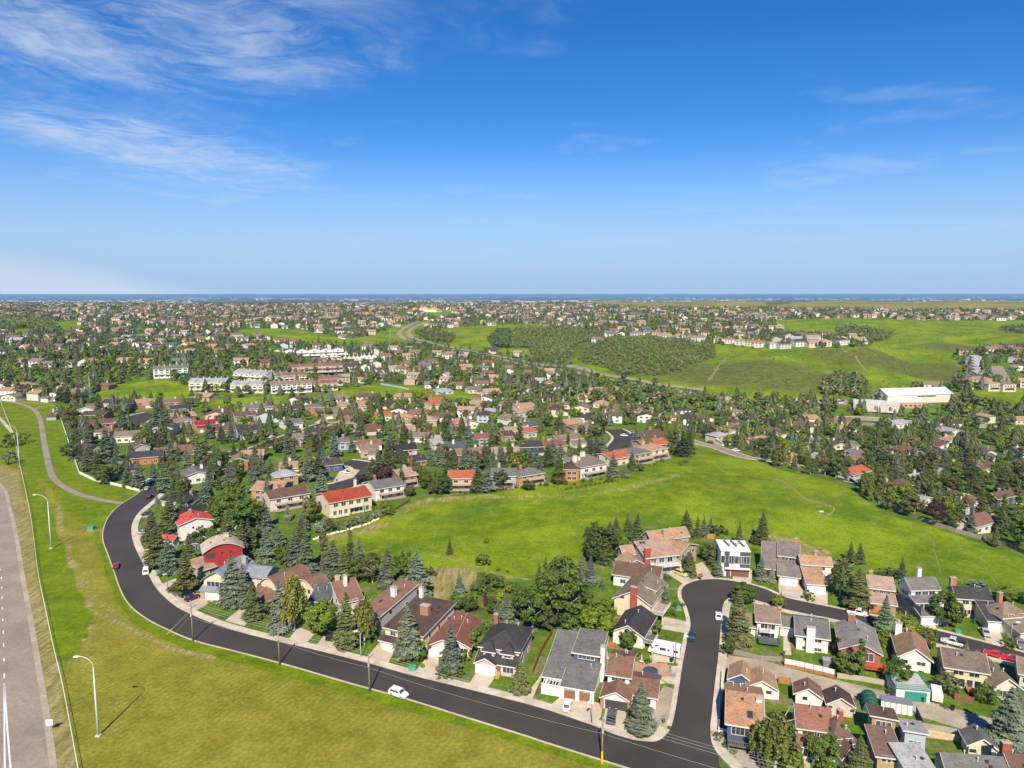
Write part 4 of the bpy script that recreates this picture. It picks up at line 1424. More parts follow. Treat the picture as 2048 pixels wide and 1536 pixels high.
    B2 = h.block(h.w * 0.2,h.w / 2,-h.d / 2 + 0.6,h.d / 2 - 1,2.8,'low_hi','y',1.6); h.vents(B2,1,2)
    h.garage(B,'f',-1.2,4.6); h.row(B,'l',1,3); h.row(B2,'f',1,1,1.8,1.3)
    # charcoal two-dormer house
    h = H3('4',(978,952),(1320,1003),(1462,742),3.0,'charcoal','wpink',M_STUC,desc='pale pink house with a charcoal roof and two dormer windows',dmax=16)
    h.trimc = C['white']
    B = h.block(-h.w / 2,h.w / 2,-h.d / 2 + 2.5,h.d / 2,5.4,'hip','x',2.3)
    Bl = h.block(-h.w / 2,h.w / 2,-h.d / 2,-h.d / 2 + 3.4,2.9,'low_lo','x',1.4,0.5,rname='porch_roof')
    Bg = h.block(-h.w / 2,-h.w * 0.02,-h.d / 2 - 0.6,-h.d / 2 + 2.6,2.9,'gable','y',1.3,rname='garage_roof'); h.garage(Bg,'f',0,4.7)
    for x in (-h.w * 0.24, h.w * 0.24):
        D = h.block(x - 1.4,x + 1.4,-h.d / 2 + 1.4,-h.d / 2 + 5,5.2,'hip','y',1.5,0.45,z0=3.4,rname='dormer_roof',wname='dormer'); h.window(D,'f',0,3.9,1.7,1.0)
    h.door(Bl,'f',h.w * 0.06); h.window(Bl,'f',h.w * 0.3,0.9,2.6,1.4); h.row(B,'r',3.6,2,1.2,1.1); h.row(B,'r',0.9,2,1.2,1.1)
    h.chimney(-h.w / 2 + 0.6,h.d / 2 - 1.2,5,8.4,1.1,0.9,C['brick']); h.vents(B,3,1)
    for i in range(5):
        h.box('step',h.w * 0.02,h.w * 0.12,-h.d / 2 - 0.35 * (i + 1),-h.d / 2 - 0.35 * i,-0.3,1.0 - 0.2 * i,M_WOOD,(0.42,0.26,0.12))
    # grey house with white arches and a pergola
    h = H3('4',(1482,1122),(1928,1196),(1976,856),3.0,'grey','white',M_STUC,desc='big grey-roofed white house with two arched brown garage doors',dmax=19)
    h.trimc = C['white']; w, d = h.w, h.d
    B = h.block(-w / 2,w / 2,-d / 2 + 2.5,d / 2,3.0,'low_lo','x',3.6,0.4); h.vents(B,3,8)
    Bu = h.block(-w * 0.02,w / 2 - 0.3,-d * 0.02,d / 2 - 0.2,6.6,'low_lo','x',1.2,0.5,wall=C['blue'],rname='upper_roof',wname='upper_wall'); h.row(Bu,'f',5.3,2,1.9,0.8)
    Bg = h.block(-w * 0.08,w / 2,-d / 2,-d / 2 + 5,2.9,'low_lo','x',1.0,0.5,rname='garage_roof')
    for u in (-w * 0.15, w * 0.14):
        h.garage(Bg, 'f', u, 2.9, 2.1, (0.24, 0.11, 0.06))
    for u in (-w * 0.29, w * 0.0, w * 0.28):
        loc,yaw = h.on(Bg,'f',u,0); h.box('pier',loc[0] - 0.45,loc[0] + 0.45,loc[1] - 0.5,loc[1],-0.3,2.9,M_STUC,C['white'])
    Wl = h.box('courtyard_wall',-w / 2,-w * 0.10,-d / 2 + 0.1,-d / 2 + 0.4,-0.4,2.0,M_STUC,C['white'])
    for i in range(7):
        x = -w / 2 + 0.4 + i * (w * 0.38) / 6.5
        h.box('pergola_beam',x,x + 0.16,-d / 2,-d / 2 + 3.2,2.55,2.8,M_WOOD,C['white'])
    h.box('pergola_rail',-w / 2,-w * 0.10,-d / 2 + 0.1,-d / 2 + 0.3,2.3,2.55,M_WOOD,C['white'])
    h.chimney(w / 2 + 0.5,0.5,-0.5,8.6,1.0,1.2,C['white'],M_STUC); h.row(B,'r',1.0,3,1.2,1.2); h.window(B,'f',-w * 0.3,0.8,2.4,1.4)
    # brown-roofed corner house
    h = H3('5',(784,972),(1032,1012),(1096,660),2.9,'umber','white',desc='umber-roofed white corner house with a dark garage door',dmax=17)
    w, d = h.w, h.d
    Bg = h.block(-w / 2,w / 2,-d / 2,-d / 2 + 5.5,2.8,'gable','y',1.5,rname='garage_roof'); h.garage(Bg,'f',0.2,4.9,2.2,(0.06,0.055,0.055))
    B = h.block(-w / 2 + 0.4,w / 2 - 0.6,-d / 2 + 5.0,d / 2,5.3,'gable','x',1.9); h.row(B,'f',4.0,2,1.6,0.9); h.vents(B,5,6); h.row(B,'l',3.6,2)
    B2 = h.block(w / 2 - 0.6,w / 2 + 5.5,-d / 2 + 2.8,d / 2 - 4.0,2.8,'gable','x',1.4,rname='wing_roof'); h.row(B2,'r',0.9,2,1.4,1.2); h.window(B2,'f',1.0,0.9,1.8,1.3); h.vents(B2,1,3)
    for u in (-2.9, 3.0):
        loc,yaw = h.on(Bg,'f',u,0); h.box('brick_pier',loc[0] - 0.35,loc[0] + 0.35,loc[1] - 0.3,loc[1],-0.3,2.6,M_BRICK,C['sbrick'])
    # charcoal-roofed white house beside the motorhome
    h = H3('5',(872,455),(1138,510),(1186,330),3.4,'charcoal','white',desc='charcoal-roofed white gabled house beside the motorhome')
    h.trimc = C['white']; B = std(h,'gable','y',2.2,vents=3)
    h.deck(h.w / 2,h.w / 2 + 2.6,-h.d * 0.45,-h.d * 0.1,1.5,(0.12,0.12,0.13))
    # shingle-roofed cream house with brick chimney
    h = H3('7',(488,850),(800,915),(852,722),4.8,'gbrown','cream',desc='cream gabled house with a weathered grey-brown roof and a tall brick chimney')
    B = std(h, 'gable', 'y', 2.9, win=False, vents=2)
    h.chimney(0.6,-h.d / 2 - 0.4,-0.4,9.2,1.7,0.8,C['rbrick']); h.window(B,'f',-h.w * 0.28,5.0,1.2,0.9); h.row(B,'r',3.4,3,1.3,1.2); h.window(B,'f',h.w * 0.36,0.4,1.0,2.0)
    h.deck(h.w / 2,h.w / 2 + 3.6,-h.d / 2,-h.d * 0.02,2.4,(0.35,0.29,0.24)); D = h.block(h.w * 0.1,h.w / 2 - 0.5,-1.2,2.5,6.2,'low_hi','y',0.8,0.4,z0=4,rname='dormer_roof',wname='dormer'); h.row(D,'f',5.2,2,1.0,0.7)
    # dark brown roof behind it
    h = H3('7',(486,664),(862,722),(838,600),3.6,'brown','white',desc='long brown-roofed white house above the shingled cream house')
    B = std(h,'gable','x',2.2,vents=3); h.chimney(h.w * 0.3,1,4,6.5,col=C['white'],m=M_STUC)
    # large tan house round the bulb
    h = H3('7',(640,560),(1016,520),(930,405),5.8,'pink','wgrey',desc='sprawling pinkish tan roofed house with a tall brick chimney and balcony',dmax=18)
    w, d = h.w, h.d
    B = h.block(-w * 0.18,w / 2,-d / 2,d * 0.2,5.8,'low_lo','x',2.4,0.5); h.vents(B,2,5); h.skylight(B,-1.5,1.5); h.skylight(B,-0.4,1.5)
    h.row(B,'f',3.7,3,1.8,1.6); h.deck(-w * 0.02,w / 2 + 0.3,-d / 2 - 2.4,-d / 2,3.2,(0.6,0.58,0.55),C['white'])
    h.garage(B,'f',w * 0.12,2.8,2.1,(0.3,0.3,0.32)); h.chimney(-w * 0.16,-d / 2 + 0.2,-0.3,9.0,1.9,1.0,C['rbrick'])
    B2 = h.block(-w * 0.62,-w * 0.18,-d * 0.45,d * 0.15,3.4,'gable','y',2.0,0.5,rname='wing_roof'); h.row(B2,'f',1,2)
    B3 = h.block(-w * 0.45,w * 0.1,d * 0.2,d * 0.62,4.6,'gable','x',1.9,0.5,rname='rear_roof'); h.row(B3,'l',2,2)
    h = H3('7',(1020,520),(1172,432),(1040,368),5.6,'tan','beige',M_STUC,desc='tan-roofed house joined to the sprawling house, by the curved driveway',dmax=14)
    B = std(h,'gable','y',2.0,vents=2); h.trimc = C['white']
    h = H3('7',(800,400),(1108,372),(1040,312),4.6,'tan','wgrey',desc='tan-roofed house with a stone chimney at the edge of the grass hill')
    B = std(h,'gable','x',2.2,vents=2); h.chimney(-2.0,-2.5,4.5,7.6,1.8,1.2,(0.5,0.36,0.2))
    # white modern house
    h = H3('7',(1338,476),(1592,491),(1570,402),8.6,'white','dgrey',M_STUC,desc='white modern box house with a flat roof and a brown garage door',dmax=18)
    w, d = h.w, h.d
    h.wallc = C['white']; h.trimc = C['white']
    B = h.block(-w / 2,w / 2,-d / 2,d / 2,8.4,'flat','x',0,0.15,roof=(0.86,0.86,0.85),wall=C['white'])
    for x0,x1 in ((-w * 0.38,-w * 0.20),(w * 0.16,w * 0.495)):
        h.box('cladding',x0,x1,-d / 2 - 0.12,-d / 2 - 0.003,3.0,8.1,M_STUC,C['dgrey'])
    for u,ww in ((-w * 0.43,1.2),(-w * 0.14,1.3),(w * 0.04,3.0),(w * 0.33,3.0)):
        z = 4.4
        fr,pa = win_meshes(ww,2.4); loc,yaw = h.on(B,'f',u,z,0.16); o = h.part('window',fr,loc,yaw,C['white']); h.part('pane',pa,parent=o)
    h.box('base_wall',-w * 0.30,w * 0.49,-d / 2 - 0.2,-d / 2 - 0.003,-0.3,2.7,M_STUC,C['dgrey'])
    Bg = dict(B); Bg['y0'] = -d / 2 - 0.2; h.garage(Bg,'f',w * 0.17,5.6,2.3,(0.17,0.075,0.055)); h.door(Bg,'f',-w * 0.2,0.1,(0.17,0.075,0.055))
    h.box('canopy',-w * 0.36,w / 2 + 0.1,-d / 2 - 1.2,-d / 2 - 0.003,2.72,3.05,M_STUC,C['white'])
    for (gx, n) in ((-w * 0.25, 4), (0, 4), (w * 0.27, 4)):
        for i in range(n):
            h.part('roof_vent',roof_cap_mesh(),(gx + 0.25 * i,d * 0.32 - i * d * 0.14,8.72),col=(0.1,0.1,0.1),scale=1.3)
    h.box('roof_unit',w * 0.08,w * 0.18,-d * 0.1,d * 0.02,8.6,9.5,M_METAL,(0.4,0.4,0.42))
    # grey roof, brick garage
    h = H3('7',(1652,648),(1978,690),(1966,462),3.2,'gbrown','wpink',M_BRICK,desc='grey-brown roofed house with a red brick garage front and white door',dmax=19)
    w, d = h.w, h.d
    h.roofc = (0.205, 0.175, 0.16)
    B = h.block(-w / 2,w / 2,-d / 2 + 4,d / 2,3.2,'low_lo','x',4.0,0.4,wall=C['rbrick']); 
    Bu = h.block(-w * 0.06,w / 2,d * 0.02,d / 2 - 0.3,6.0,'low_lo','x',1.9,0.4,wall=(0.5,0.2,0.14),rname='upper_roof',wname='upper_wall'); h.row(Bu,'f',4.9,2,1.8,0.8)
    Bg = h.block(-w * 0.04,w / 2,-d / 2,-d / 2 + 5,3.0,'low_lo','x',1.6,0.45,wall=C['sbrick'],rname='garage_roof'); h.garage(Bg,'f',0,5.0,2.3)
    h.window(B,'f',-w * 0.3,0.6,3.0,1.8,(0.1,0.08,0.07)); h.chimney(w / 2 - 0.8,d / 2 - 0.5,5,9.6,1.0,0.8,C['sbrick'])
    # tan roof pair
    h = H3('8',(330,744),(505,756),(520,548),3.0,'tan','white',desc='tan-roofed white house with a white garage door beside the weeping birch',dmax=16)
    h.roofc = (0.40, 0.245, 0.155)
    w, d = h.w, h.d
    Bg = h.block(-w / 2,w / 2,-d / 2,d * 0.08,3.0,'low_lo','x',2.0,0.4,rname='garage_roof'); h.garage(Bg,'f',0,5.0,2.2)
    B = h.block(-w / 2,w / 2 + 3.5,d * 0.08,d / 2,5.9,'gable','x',1.7,0.4); h.row(B,'f',4.3,2,1.6,0.9); h.vents(B,2,4); h.chimney(w * 0.45,d * 0.4,6,8.6,1.3,0.9,C['sbrick']); h.row(B,'l',3.4,2)
    h = H3('8',(822,772),(1040,798),(1010,688),5.6,'pink','sbrick',M_BRICK,desc='pinkish tan roofed brick house with an orange garage door behind the blue spruce')
    h.roofc = (0.36, 0.26, 0.21)
    B = std(h,'gable','x',1.9,win=False,vents=0); h.row(B,'f',3.9,3,1.7,1.1); h.row(B,'l',3.7,2); h.chimney(-2,2,6,8,col=C['sbrick'])
    B2 = h.block(-h.w / 2,h.w / 2,-h.d / 2 - 4.4,-h.d / 2 - 0.02,2.9,'low_lo','x',1.2,0.4,rname='garage_roof'); h.garage(B2,'f',-h.w * 0.2,4.4,2.2,(0.46,0.15,0.05))
    # tall grey, three tiers
    h = H3('8',(1158,786),(1402,778),(1386,700),8.4,'grey','white',desc='tall three-tier grey-roofed white house with a balcony')
    w, d = h.w, h.d
    B = h.block(-w / 2,w / 2,-d / 2,d / 2,8.2,'gable','x',2.2,0.4,wall=C['white']); h.row(B,'f',6.5,3,1.7,1.2); h.row(B,'l',5.6,2); h.row(B,'l',2.4,2); h.chimney(w * 0.2,d / 2,6,12.0,1.2,0.9,C['white'],M_STUC)
    B2 = h.block(-w / 2,w / 2,-d / 2 - 2.4,-d / 2 - 0.02,5.4,'low_lo','x',0.9,0.35,rname='middle_roof',wname='middle_wall'); h.row(B2,'f',3.5,5,1.0,1.6)
    B3 = h.block(-w / 2,w / 2,-d / 2 - 4.8,-d / 2 - 2.44,2.7,'low_lo','x',0.9,0.35,rname='garage_roof',wname='garage_wall'); h.garage(B3,'f',-w * 0.15,5.0)
    h.box('painted_side_shade',-w / 2 - 0.14,-w / 2 - 0.003,-d / 2 - 4.9,d / 2,-0.5,5.2,M_SIDE,(0.16,0.165,0.18))  # dark sheet over the white left wall: its shade put into the colour
    # black roof, cream house with double garage in front
    h = H3('8',(1518,852),(1816,872),(1790,790),5.6,'charcoal','cream',desc='charcoal-roofed cream house with a wide white garage door and a silver car')
    w, d = h.w, h.d
    B = std(h,'gable','x',1.9,win=False,vents=2); h.row(B,'f',3.8,3,1.6,1.2); h.row(B,'f',0.9,2,1.8,1.3,lo=-1,hi=0); h.row(B,'l',3.4,2); h.chimney(-w * 0.38,d / 2 - 0.3,5,9,1.6,0.9,C['sbrick']); h.skylight(B,1.5,-1.2)
    Bg = h.block(w * 0.02,w / 2 + 1.6,-d / 2 - 8.0,-d / 2 - 0.02,3.0,'low_lo','x',2.4,0.45,rname='garage_roof',wname='garage_wall'); h.garage(Bg,'f',0,5.4,2.3); h.vents(Bg,1,3)
    h = H3('8',(1880,1010),(2110,990),(2060,880),4.4,'gbrown','white',desc='grey-brown roofed house with a white band wall cut off by the right edge',dmax=16)
    B = std(h,'hip','x',2.4,vents=2); h.chimney(0.5,2.5,5,8.4,1.2,0.9,C['sbrick'])
    Bg = h.block(-h.w / 2 + 0.2,h.w / 2,-h.d / 2 - 5.5,-h.d / 2 - 0.02,2.7,'low_lo','x',1.2,0.4,rname='garage_roof',wname='garage_wall',wall=C['cream']); h.garage(Bg,'f',0,4.8,2.2,(0.12,0.1,0.09))
    # ---- back row between the cross street and the lane
    h = H3('7',(1618,1034),(1822,1056),(1818,930),5.2,'gbrown','white',desc='weathered grey-brown roofed white house with a junk-filled back deck')
    w, d = h.w, h.d
    B = std(h,'gable','x',2.3,win=False,vents=2); h.row(B,'f',3.2,2,1.8,1.6); h.row(B,'f',0.5,2,1.6,1.6); h.chimney(w / 2 + 0.4,-0.5,-0.5,7.6,0.8,1.1,C['brick'])
    B2 = h.block(-w / 2 - 4.2,-w / 2,-d / 2 + 1.2,d / 2 - 1,2.9,'gable','x',1.9,0.5,rname='wing_roof'); h.row(B2,'f',1,1,1.4,1.2)
    h.deck(-w * 0.45,w / 2,-d / 2 - 3.6,-d / 2 - 0.02,1.0,(0.10,0.12,0.11),(0.06,0.12,0.09)); h.deck(-w * 0.4,0.5,-d / 2 - 1.6,-d / 2 - 0.02,3.0,(0.55,0.5,0.45),C['white'],posts=False)
    h = H3('6',(242,488),(526,528),(500,360),4.0,'grey','white',desc='grey-roofed white house with a broad white chimney on its back wall')
    h.trimc = C['white']; w, d = h.w, h.d
    B = std(h,'gable','x',2.2,win=False,vents=3); h.row(B,'f',2.6,2,1.8,0.9,margin=1.2); h.row(B,'f',0.3,2,1.8,0.8); h.chimney(-w * 0.06,-d / 2 - 0.45,-0.5,6.6,2.0,0.9,C['white'],M_STUC); h.row(B,'l',1.5,2)
    h.block(-w / 2 - 4.4,-w / 2 - 0.02,0.5,d / 2,2.9,'gable','x',1.6,0.4,rname='wing_roof')
    h = H3('6',(590,596),(940,650),(884,436),3.8,'grey','brick',M_BRICK,desc='grey-roofed brick house with a red deck and a picture window')
    h.roofc = (0.24, 0.225, 0.21); w, d = h.w, h.d
    h.trimc = (0.55, 0.5, 0.46)
    B = std(h,'gable','y',2.0,win=False,vents=3); h.window(B,'f',w * 0.15,1.5,3.2,2.0,C['white']); h.row(B,'l',1.5,2)
    h.chimney(-w * 0.1,d / 2 - 0.8,4,7.2,1.6,1.0,C['brick']); h.deck(-w * 0.2,w / 2 + 0.8,-d / 2 - 3.2,-d / 2 - 0.02,1.2,(0.42,0.085,0.045),(0.42,0.085,0.045)); h.row(B,'r',1.5,3)
    h = H3('6',(1052,652),(1338,698),(1252,510),3.4,'tan','white',desc='tan-brown roofed white gabled house above the green-railed garage')
    h.roofc = (0.30, 0.185, 0.115); h.trimc = C['white']
    B = std(h,'gable','y',2.3,win=False,vents=3); h.window(B,'f',h.w * 0.2,1.6,1.8,0.9); h.window(B,'f',h.w * 0.22,-0.2,1.2,0.5); h.window(B,'f',-h.w * 0.3,1.6,1.0,0.9); h.row(B,'l',1.4,3)
    h.chimney(-h.w / 2 + 1.0,h.d / 2 - 1.0,3,7.0,1.5,1.0,C['white'],M_STUC)
    h = H3('6',(1418,738),(1788,796),(1740,642),4.8,'brown','yellow',M_STUC,desc='brown-roofed pale yellow house with a big family of roof vents')
    h.roofc = (0.165, 0.12, 0.10)
    B = std(h,'gable','x',2.3,win=False,vents=4); h.row(B,'f',3.2,2,2.0,0.9); h.row(B,'f',0.4,4,1.2,1.9); h.row(B,'l',2.2,3); h.deck(0,h.w / 2,-h.d / 2 - 2.6,-h.d / 2 - 0.02,0.7,(0.45,0.2,0.1),(0.5,0.25,0.12))
    h = H3('6',(1806,900),(2048,912),(2020,690),3.2,'gbrown','offwhite',desc='low grey-brown roofed house behind the huge spruce on the right edge')
    B = std(h, 'gable', 'y', 2.0, vents=3)
    h = H3('6',(2000,790),(2190,830),(2150,690),3.2,'gbrown','offwhite',desc='grey-brown roofed house cut by the right edge, beside the red car',dmax=13)
    B = std(h, 'gable', 'x', 2.0, vents=3)
    # ---- garages along the lane
    def gar(k,A,Bc,Cc,e,roof,wall,desc,axis='y',rise=1.5,kind='gable',wm=None):
        h = H3(k,A,Bc,Cc,e,roof,wall,wm,desc=desc,name='garage',cat='garage',group='detached garages along the lane',dmin=4,dmax=11)
        h.trimc = C['white']
        B = std(h,kind,axis,rise,win=False,vents=1); return h,B
    h,B = gar('5',(1788,832),(2008,872),(2012,752),2.7,'tan','blue','tan-roofed blue garage at the mouth of the lane')
    h.roofc; h.window(B,'f',-2.2,1.3,1.2,0.6); h.window(B,'f',1.6,1.3,2.4,0.6)
    h,B = gar('6',(-140,890),(112,922),(105,800),2.7,'tan','white','tan-roofed white garage beside the orange wooden fence'); h.window(B,'f',1.5,1.2,1.2,0.8); h.door(B,'f',3.2,0.1,C['white'])
    h,B = gar('6',(232,946),(466,988),(460,895),2.8,'umber','white','umber-roofed white garage on the lane, left of the pair'); h.roofc; h.window(B,'f',-0.6,1.4,0.9,0.8); h.door(B,'f',2.6,0.1,C['white'])
    h,B = gar('6',(488,1028),(726,1058),(690,950),2.8,'dbrown','wpink','dark brown roofed pinkish white garage on the lane, right of the pair'); h.window(B,'f',-2.0,1.4,0.9,0.8); h.window(B,'f',2.4,1.2,0.9,0.8); h.door(B,'f',0.3,0.1,C['white'])
    h,B = gar('6',(1602,1352),(1856,1390),(1790,1268),3.0,'grey','cream','grey-roofed cream garage beside the gravel yard'); h.window(B,'f',-1.6,1.2,1.2,0.8); h.window(B,'f',1.8,1.2,1.2,0.8)
    # green-railed flat garage
    h = H3('6',(1030,915),(1338,942),(1290,800),2.8,'lgrey','white',M_STUC,desc='flat-topped white garage with a green door and a green railed roof deck',name='garage',cat='garage',group='detached garages along the lane',dmax=11)
    w, d = h.w, h.d; h.trimc = C['teal']
    B = h.block(-w / 2,w / 2,-d / 2,d / 2,2.8,'flat','x',0,0.1,roof=(0.42,0.42,0.40)); h.garage(B,'f',w * 0.08,min(5.0,w * 0.6),2.1,(0.03,0.24,0.19))
    h.deck(-w / 2,w / 2,-d / 2,d / 2,3.06,(0.42,0.42,0.40),C['teal'],1.0,posts=False)
    # ---- lower row
    h = H3('5',(1772,1186),(2090,1240),(2080,905),4.6,'tan','blue',desc='big tan-roofed blue house with two dish-shaped roof vents at the street corner',dmax=17)
    h.roofc = (0.38,0.215,0.125); h.trimc = C['white']; w,d = h.w,h.d
    B = std(h,'gable','x',2.6,win=False,vents=5); h.row(B,'f',2.4,3,1.6,1.8,margin=0.8); h.row(B,'l',2.2,2); h.chimney(w * 0.42,-d * 0.1,4,7.4,1.2,1.0,C['white'],M_STUC); h.skylight(B,1.0,-d * 0.34,1.2,1.8)
    h.deck(-w * 0.48,w * 0.3,-d / 2 - 2.4,-d / 2 - 0.02,1.4,(0.12,0.09,0.07),(0.10,0.2,0.36))
    h = H3('6',(252,1216),(556,1258),(522,1066),5.2,'redbrown','white',desc='red-brown roofed white house with a bay garage at the bottom edge')
    h.roofc = (0.245, 0.115, 0.082)
    w, d = h.w, h.d
    B = std(h,'gable','x',2.4,win=False,vents=3); h.row(B,'f',3.6,3,1.7,1.1); h.row(B,'l',3.4,2)
    B2 = h.block(-w / 2,w * 0.1,-d / 2 - 2.4,-d / 2 - 0.02,2.7,'low_lo','x',0.8,0.4,rname='porch_roof',wname='porch_wall'); h.row(B2,'f',0.7,2,1.2,1.5)
    h = H3('6',(532,1350),(762,1330),(752,1146),4.4,'umber','white',desc='brown hip-roofed white house at the bottom edge behind a spruce')
    h.roofc = (0.15, 0.095, 0.075)
    B = std(h,'hip','y',2.8,vents=4); h.chimney(h.w / 2 - 0.6,h.d * 0.3,4,7.8,1.0,0.9,C['rbrick']); h.block(-h.w * 0.3,h.w * 0.25,-h.d / 2 - 2.0,-h.d / 2 + 3,3.0,'gable','y',2.0,rname='porch_roof',wname='porch_wall')
    h = H3('6',(832,1160),(1062,1200),(1010,1130),5.0,'brown','tanw',desc='flat brown-roofed house with tan wooden walls by the shipping container')
    B = std(h, 'low_hi', 'x', 0.8, vents=2); h.roofc
    h = H3('6',(878,1446),(1112,1474),(1062,1282),4.8,'brown','tanw',desc='brown-roofed tan house at the bottom edge left of the pale roofs')
    h.roofc = (0.16, 0.105, 0.085)
    B = std(h, 'low_lo', 'x', 1.4, vents=2)
    h = H3('6',(1092,1278),(1302,1312),(1240,1232),5.0,'lgrey','pblue',desc='light grey roofed pale blue house block beside the gravel yard')
    B = std(h,'low_hi','x',0.8,vents=2,win=False); h.row(B,'f',3.0,2,1.2,0.9)
    h = H3('6',(1116,1560),(1364,1560),(1322,1404),4.8,'lgrey','pblue',desc='light grey roofed house cut off by the bottom edge')
    B = std(h, 'low_lo', 'x', 1.2, vents=2, win=False)
    h = H3('6',(1440,1580),(1990,1620),(1890,1480),3.4,'grey','offwhite',desc='long grey-roofed house at the bottom edge below the cream garage',dmax=12)
    B = std(h, 'gable', 'x', 2.0, vents=5)
    h = H3('6',(1960,1590),(2160,1600),(2120,1450),4.0,'brown','white',desc='brown-roofed house in the bottom right corner',dmax=12)
    B = std(h,'gable','x',2.0,vents=2); h.chimney(-h.w * 0.3,h.d * 0.3,4,7.4,1.6,1.0,C['rbrick'])


near_houses()

# ------------------------------------------------------------------ houses above the grass and in the middle distance
def red_long():
    h = H3('m',(935,972),(1286,908),(1218,816),6.4,'rust','cream',M_STUC,desc='long cream house with a rust-red roof facing the grass hill',dmax=16)
    h.trimc = (0.6, 0.55, 0.45); w, d = h.w, h.d
    B = std(h,'gable','x',2.4,win=False,vents=0); h.row(B,'f',4.2,5,1.8,1.5); h.row(B,'f',0.7,7,1.4,1.9); h.row(B,'l',3.2,2,0.8,1.5)
    h.deck(-w * 0.08,w * 0.25,-d / 2 - 1.8,-d / 2 - 0.02,3.3,C['cream'],C['white']); h.deck(-w * 0.48,-w * 0.1,-d / 2 - 2.6,-d / 2 - 0.02,0.7,C['cream'],C['white'])
    h.skylight(B,-w * 0.2,2.2); h.skylight(B,-w * 0.06,2.2); h.chimney(w * 0.38,d * 0.3,7,11,0.9,0.9,C['white'],M_STUC)


red_long()


def H3m(k, A, B, Cc, e, *a, **kw):
    """as H3, but the slant of a far eave is read with care: the house keeps a plausible width and turn"""
    e = e * 0.88
    p, q = zp(k, *A), zp(k, *B)
    ga, gb = G(*p, e), G(*q, e)
    yaw = math.atan2(gb.y - ga.y, gb.x - ga.x)
    mid_ = (ga + gb) / 2
    lat = (q[0] - p[0]) / FPX * (mid_.y * _CP + (CAMH - mid_.z - e) * _SP)
    view = math.atan2(mid_.x, mid_.y)
    yaw = max(min(yaw, 0.60), -0.60)
    w = min(max(lat / max(0.35,math.cos(yaw + view)),7.5),17.5)
    gc = G(*zp(k, *Cc), e)
    n = Vector((-math.sin(yaw), math.cos(yaw)))
    d = min(max(abs((gc - gb).to_2d().dot(n)),kw.pop('dmin',7)),kw.pop('dmax',14),14.5)
    cen = mid_.to_2d() + n * d / 2
    roof, wall, wmat = a
    h = House('house',(cen.x,cen.y,h1(cen.x,cen.y)),yaw,w - 1,d - 1,C[roof],C[wall],wmat,kw.get('detail',1))
    h.eave = e
    tag(h.root, kw['desc'], 'house', kw['group'])
    HOUSES.append((h.root,max(w,d) / 2,kw['desc'],w,d,yaw))
    return h


def mid(k,A,B,Cc,e,roof,wall,kind='gable',axis='x',rise=2.0,desc=None,chim=None,storey2=True,extra=None,dmax=15,wm=None):
    if desc is None:
        desc = f'{CNAME[roof]}-roofed {CNAME[wall]} house'
        later_needed = True
    else:
        later_needed = False
    h = H3m(k,A,B,Cc,e,roof,wall,wm or (M_STUC if random.random() < 0.5 else M_SIDE),desc=desc,group='houses of the middle distance',dmin=7,dmax=dmax,detail=1)
    w, d = h.w, h.d
    e = h.eave
    Bk = h.block(-w / 2,w / 2,-d / 2,d / 2,e,kind,axis,rise,0.5)
    for z in ([1.0] if e < 4.4 else ([0.9,3.3] if e < 7.2 else [0.9,3.6,6.3])):
        h.row(Bk, 'f', z, max(2, int(w / 4.2)), 1.8, 1.3)
        h.row(Bk,'l' if h.loc.x > 0 else 'r',z,2,1.2,1.1)
    rnd = random.Random(int(h.loc.x * 13 + h.loc.y))
    if chim is not False:
        h.chimney(rnd.uniform(-0.35,0.35) * w,rnd.uniform(0.1,0.4) * d,e - 0.5,e + rise + 1.2,1.2,0.9,C[chim] if chim else C[rnd.choice(['brick','sbrick','white','offwhite'])],M_BRICK if not chim else M_STUC)
    h.vents(Bk, 1, rnd.randint(0, 99))
    if extra == 'garage':
        Bg = h.block(-w * 0.5,w * 0.05,-d / 2 - 5.5,-d / 2 - 0.02,2.7,'low_lo','x',1.3,0.4,rname='garage_roof',wname='garage_wall'); h.garage(Bg,'f',0,min(4.6,w * 0.45))
    if extra == 'garage_r':
        Bg = h.block(-w * 0.05,w * 0.5,-d / 2 - 5.5,-d / 2 - 0.02,2.7,'low_lo','x',1.3,0.4,rname='garage_roof',wname='garage_wall'); h.garage(Bg,'f',0,min(4.6,w * 0.45),col=(0.5,0.2,0.06) if wall == 'orange' else (0.7,0.66,0.6))
    if extra == 'deck':
        h.deck(-w * 0.4,w * 0.4,-d / 2 - 2.6,-d / 2 - 0.02,2.9,(0.4,0.3,0.22),(0.6,0.56,0.5)); h.deck(-w * 0.45,w * 0.45,-d / 2 - 3.2,-d / 2 - 0.02,0.5,(0.4,0.3,0.25),(0.5,0.45,0.4))
    if later_needed:
        later(h.root,desc,'house','houses of the middle distance',0)
    return h


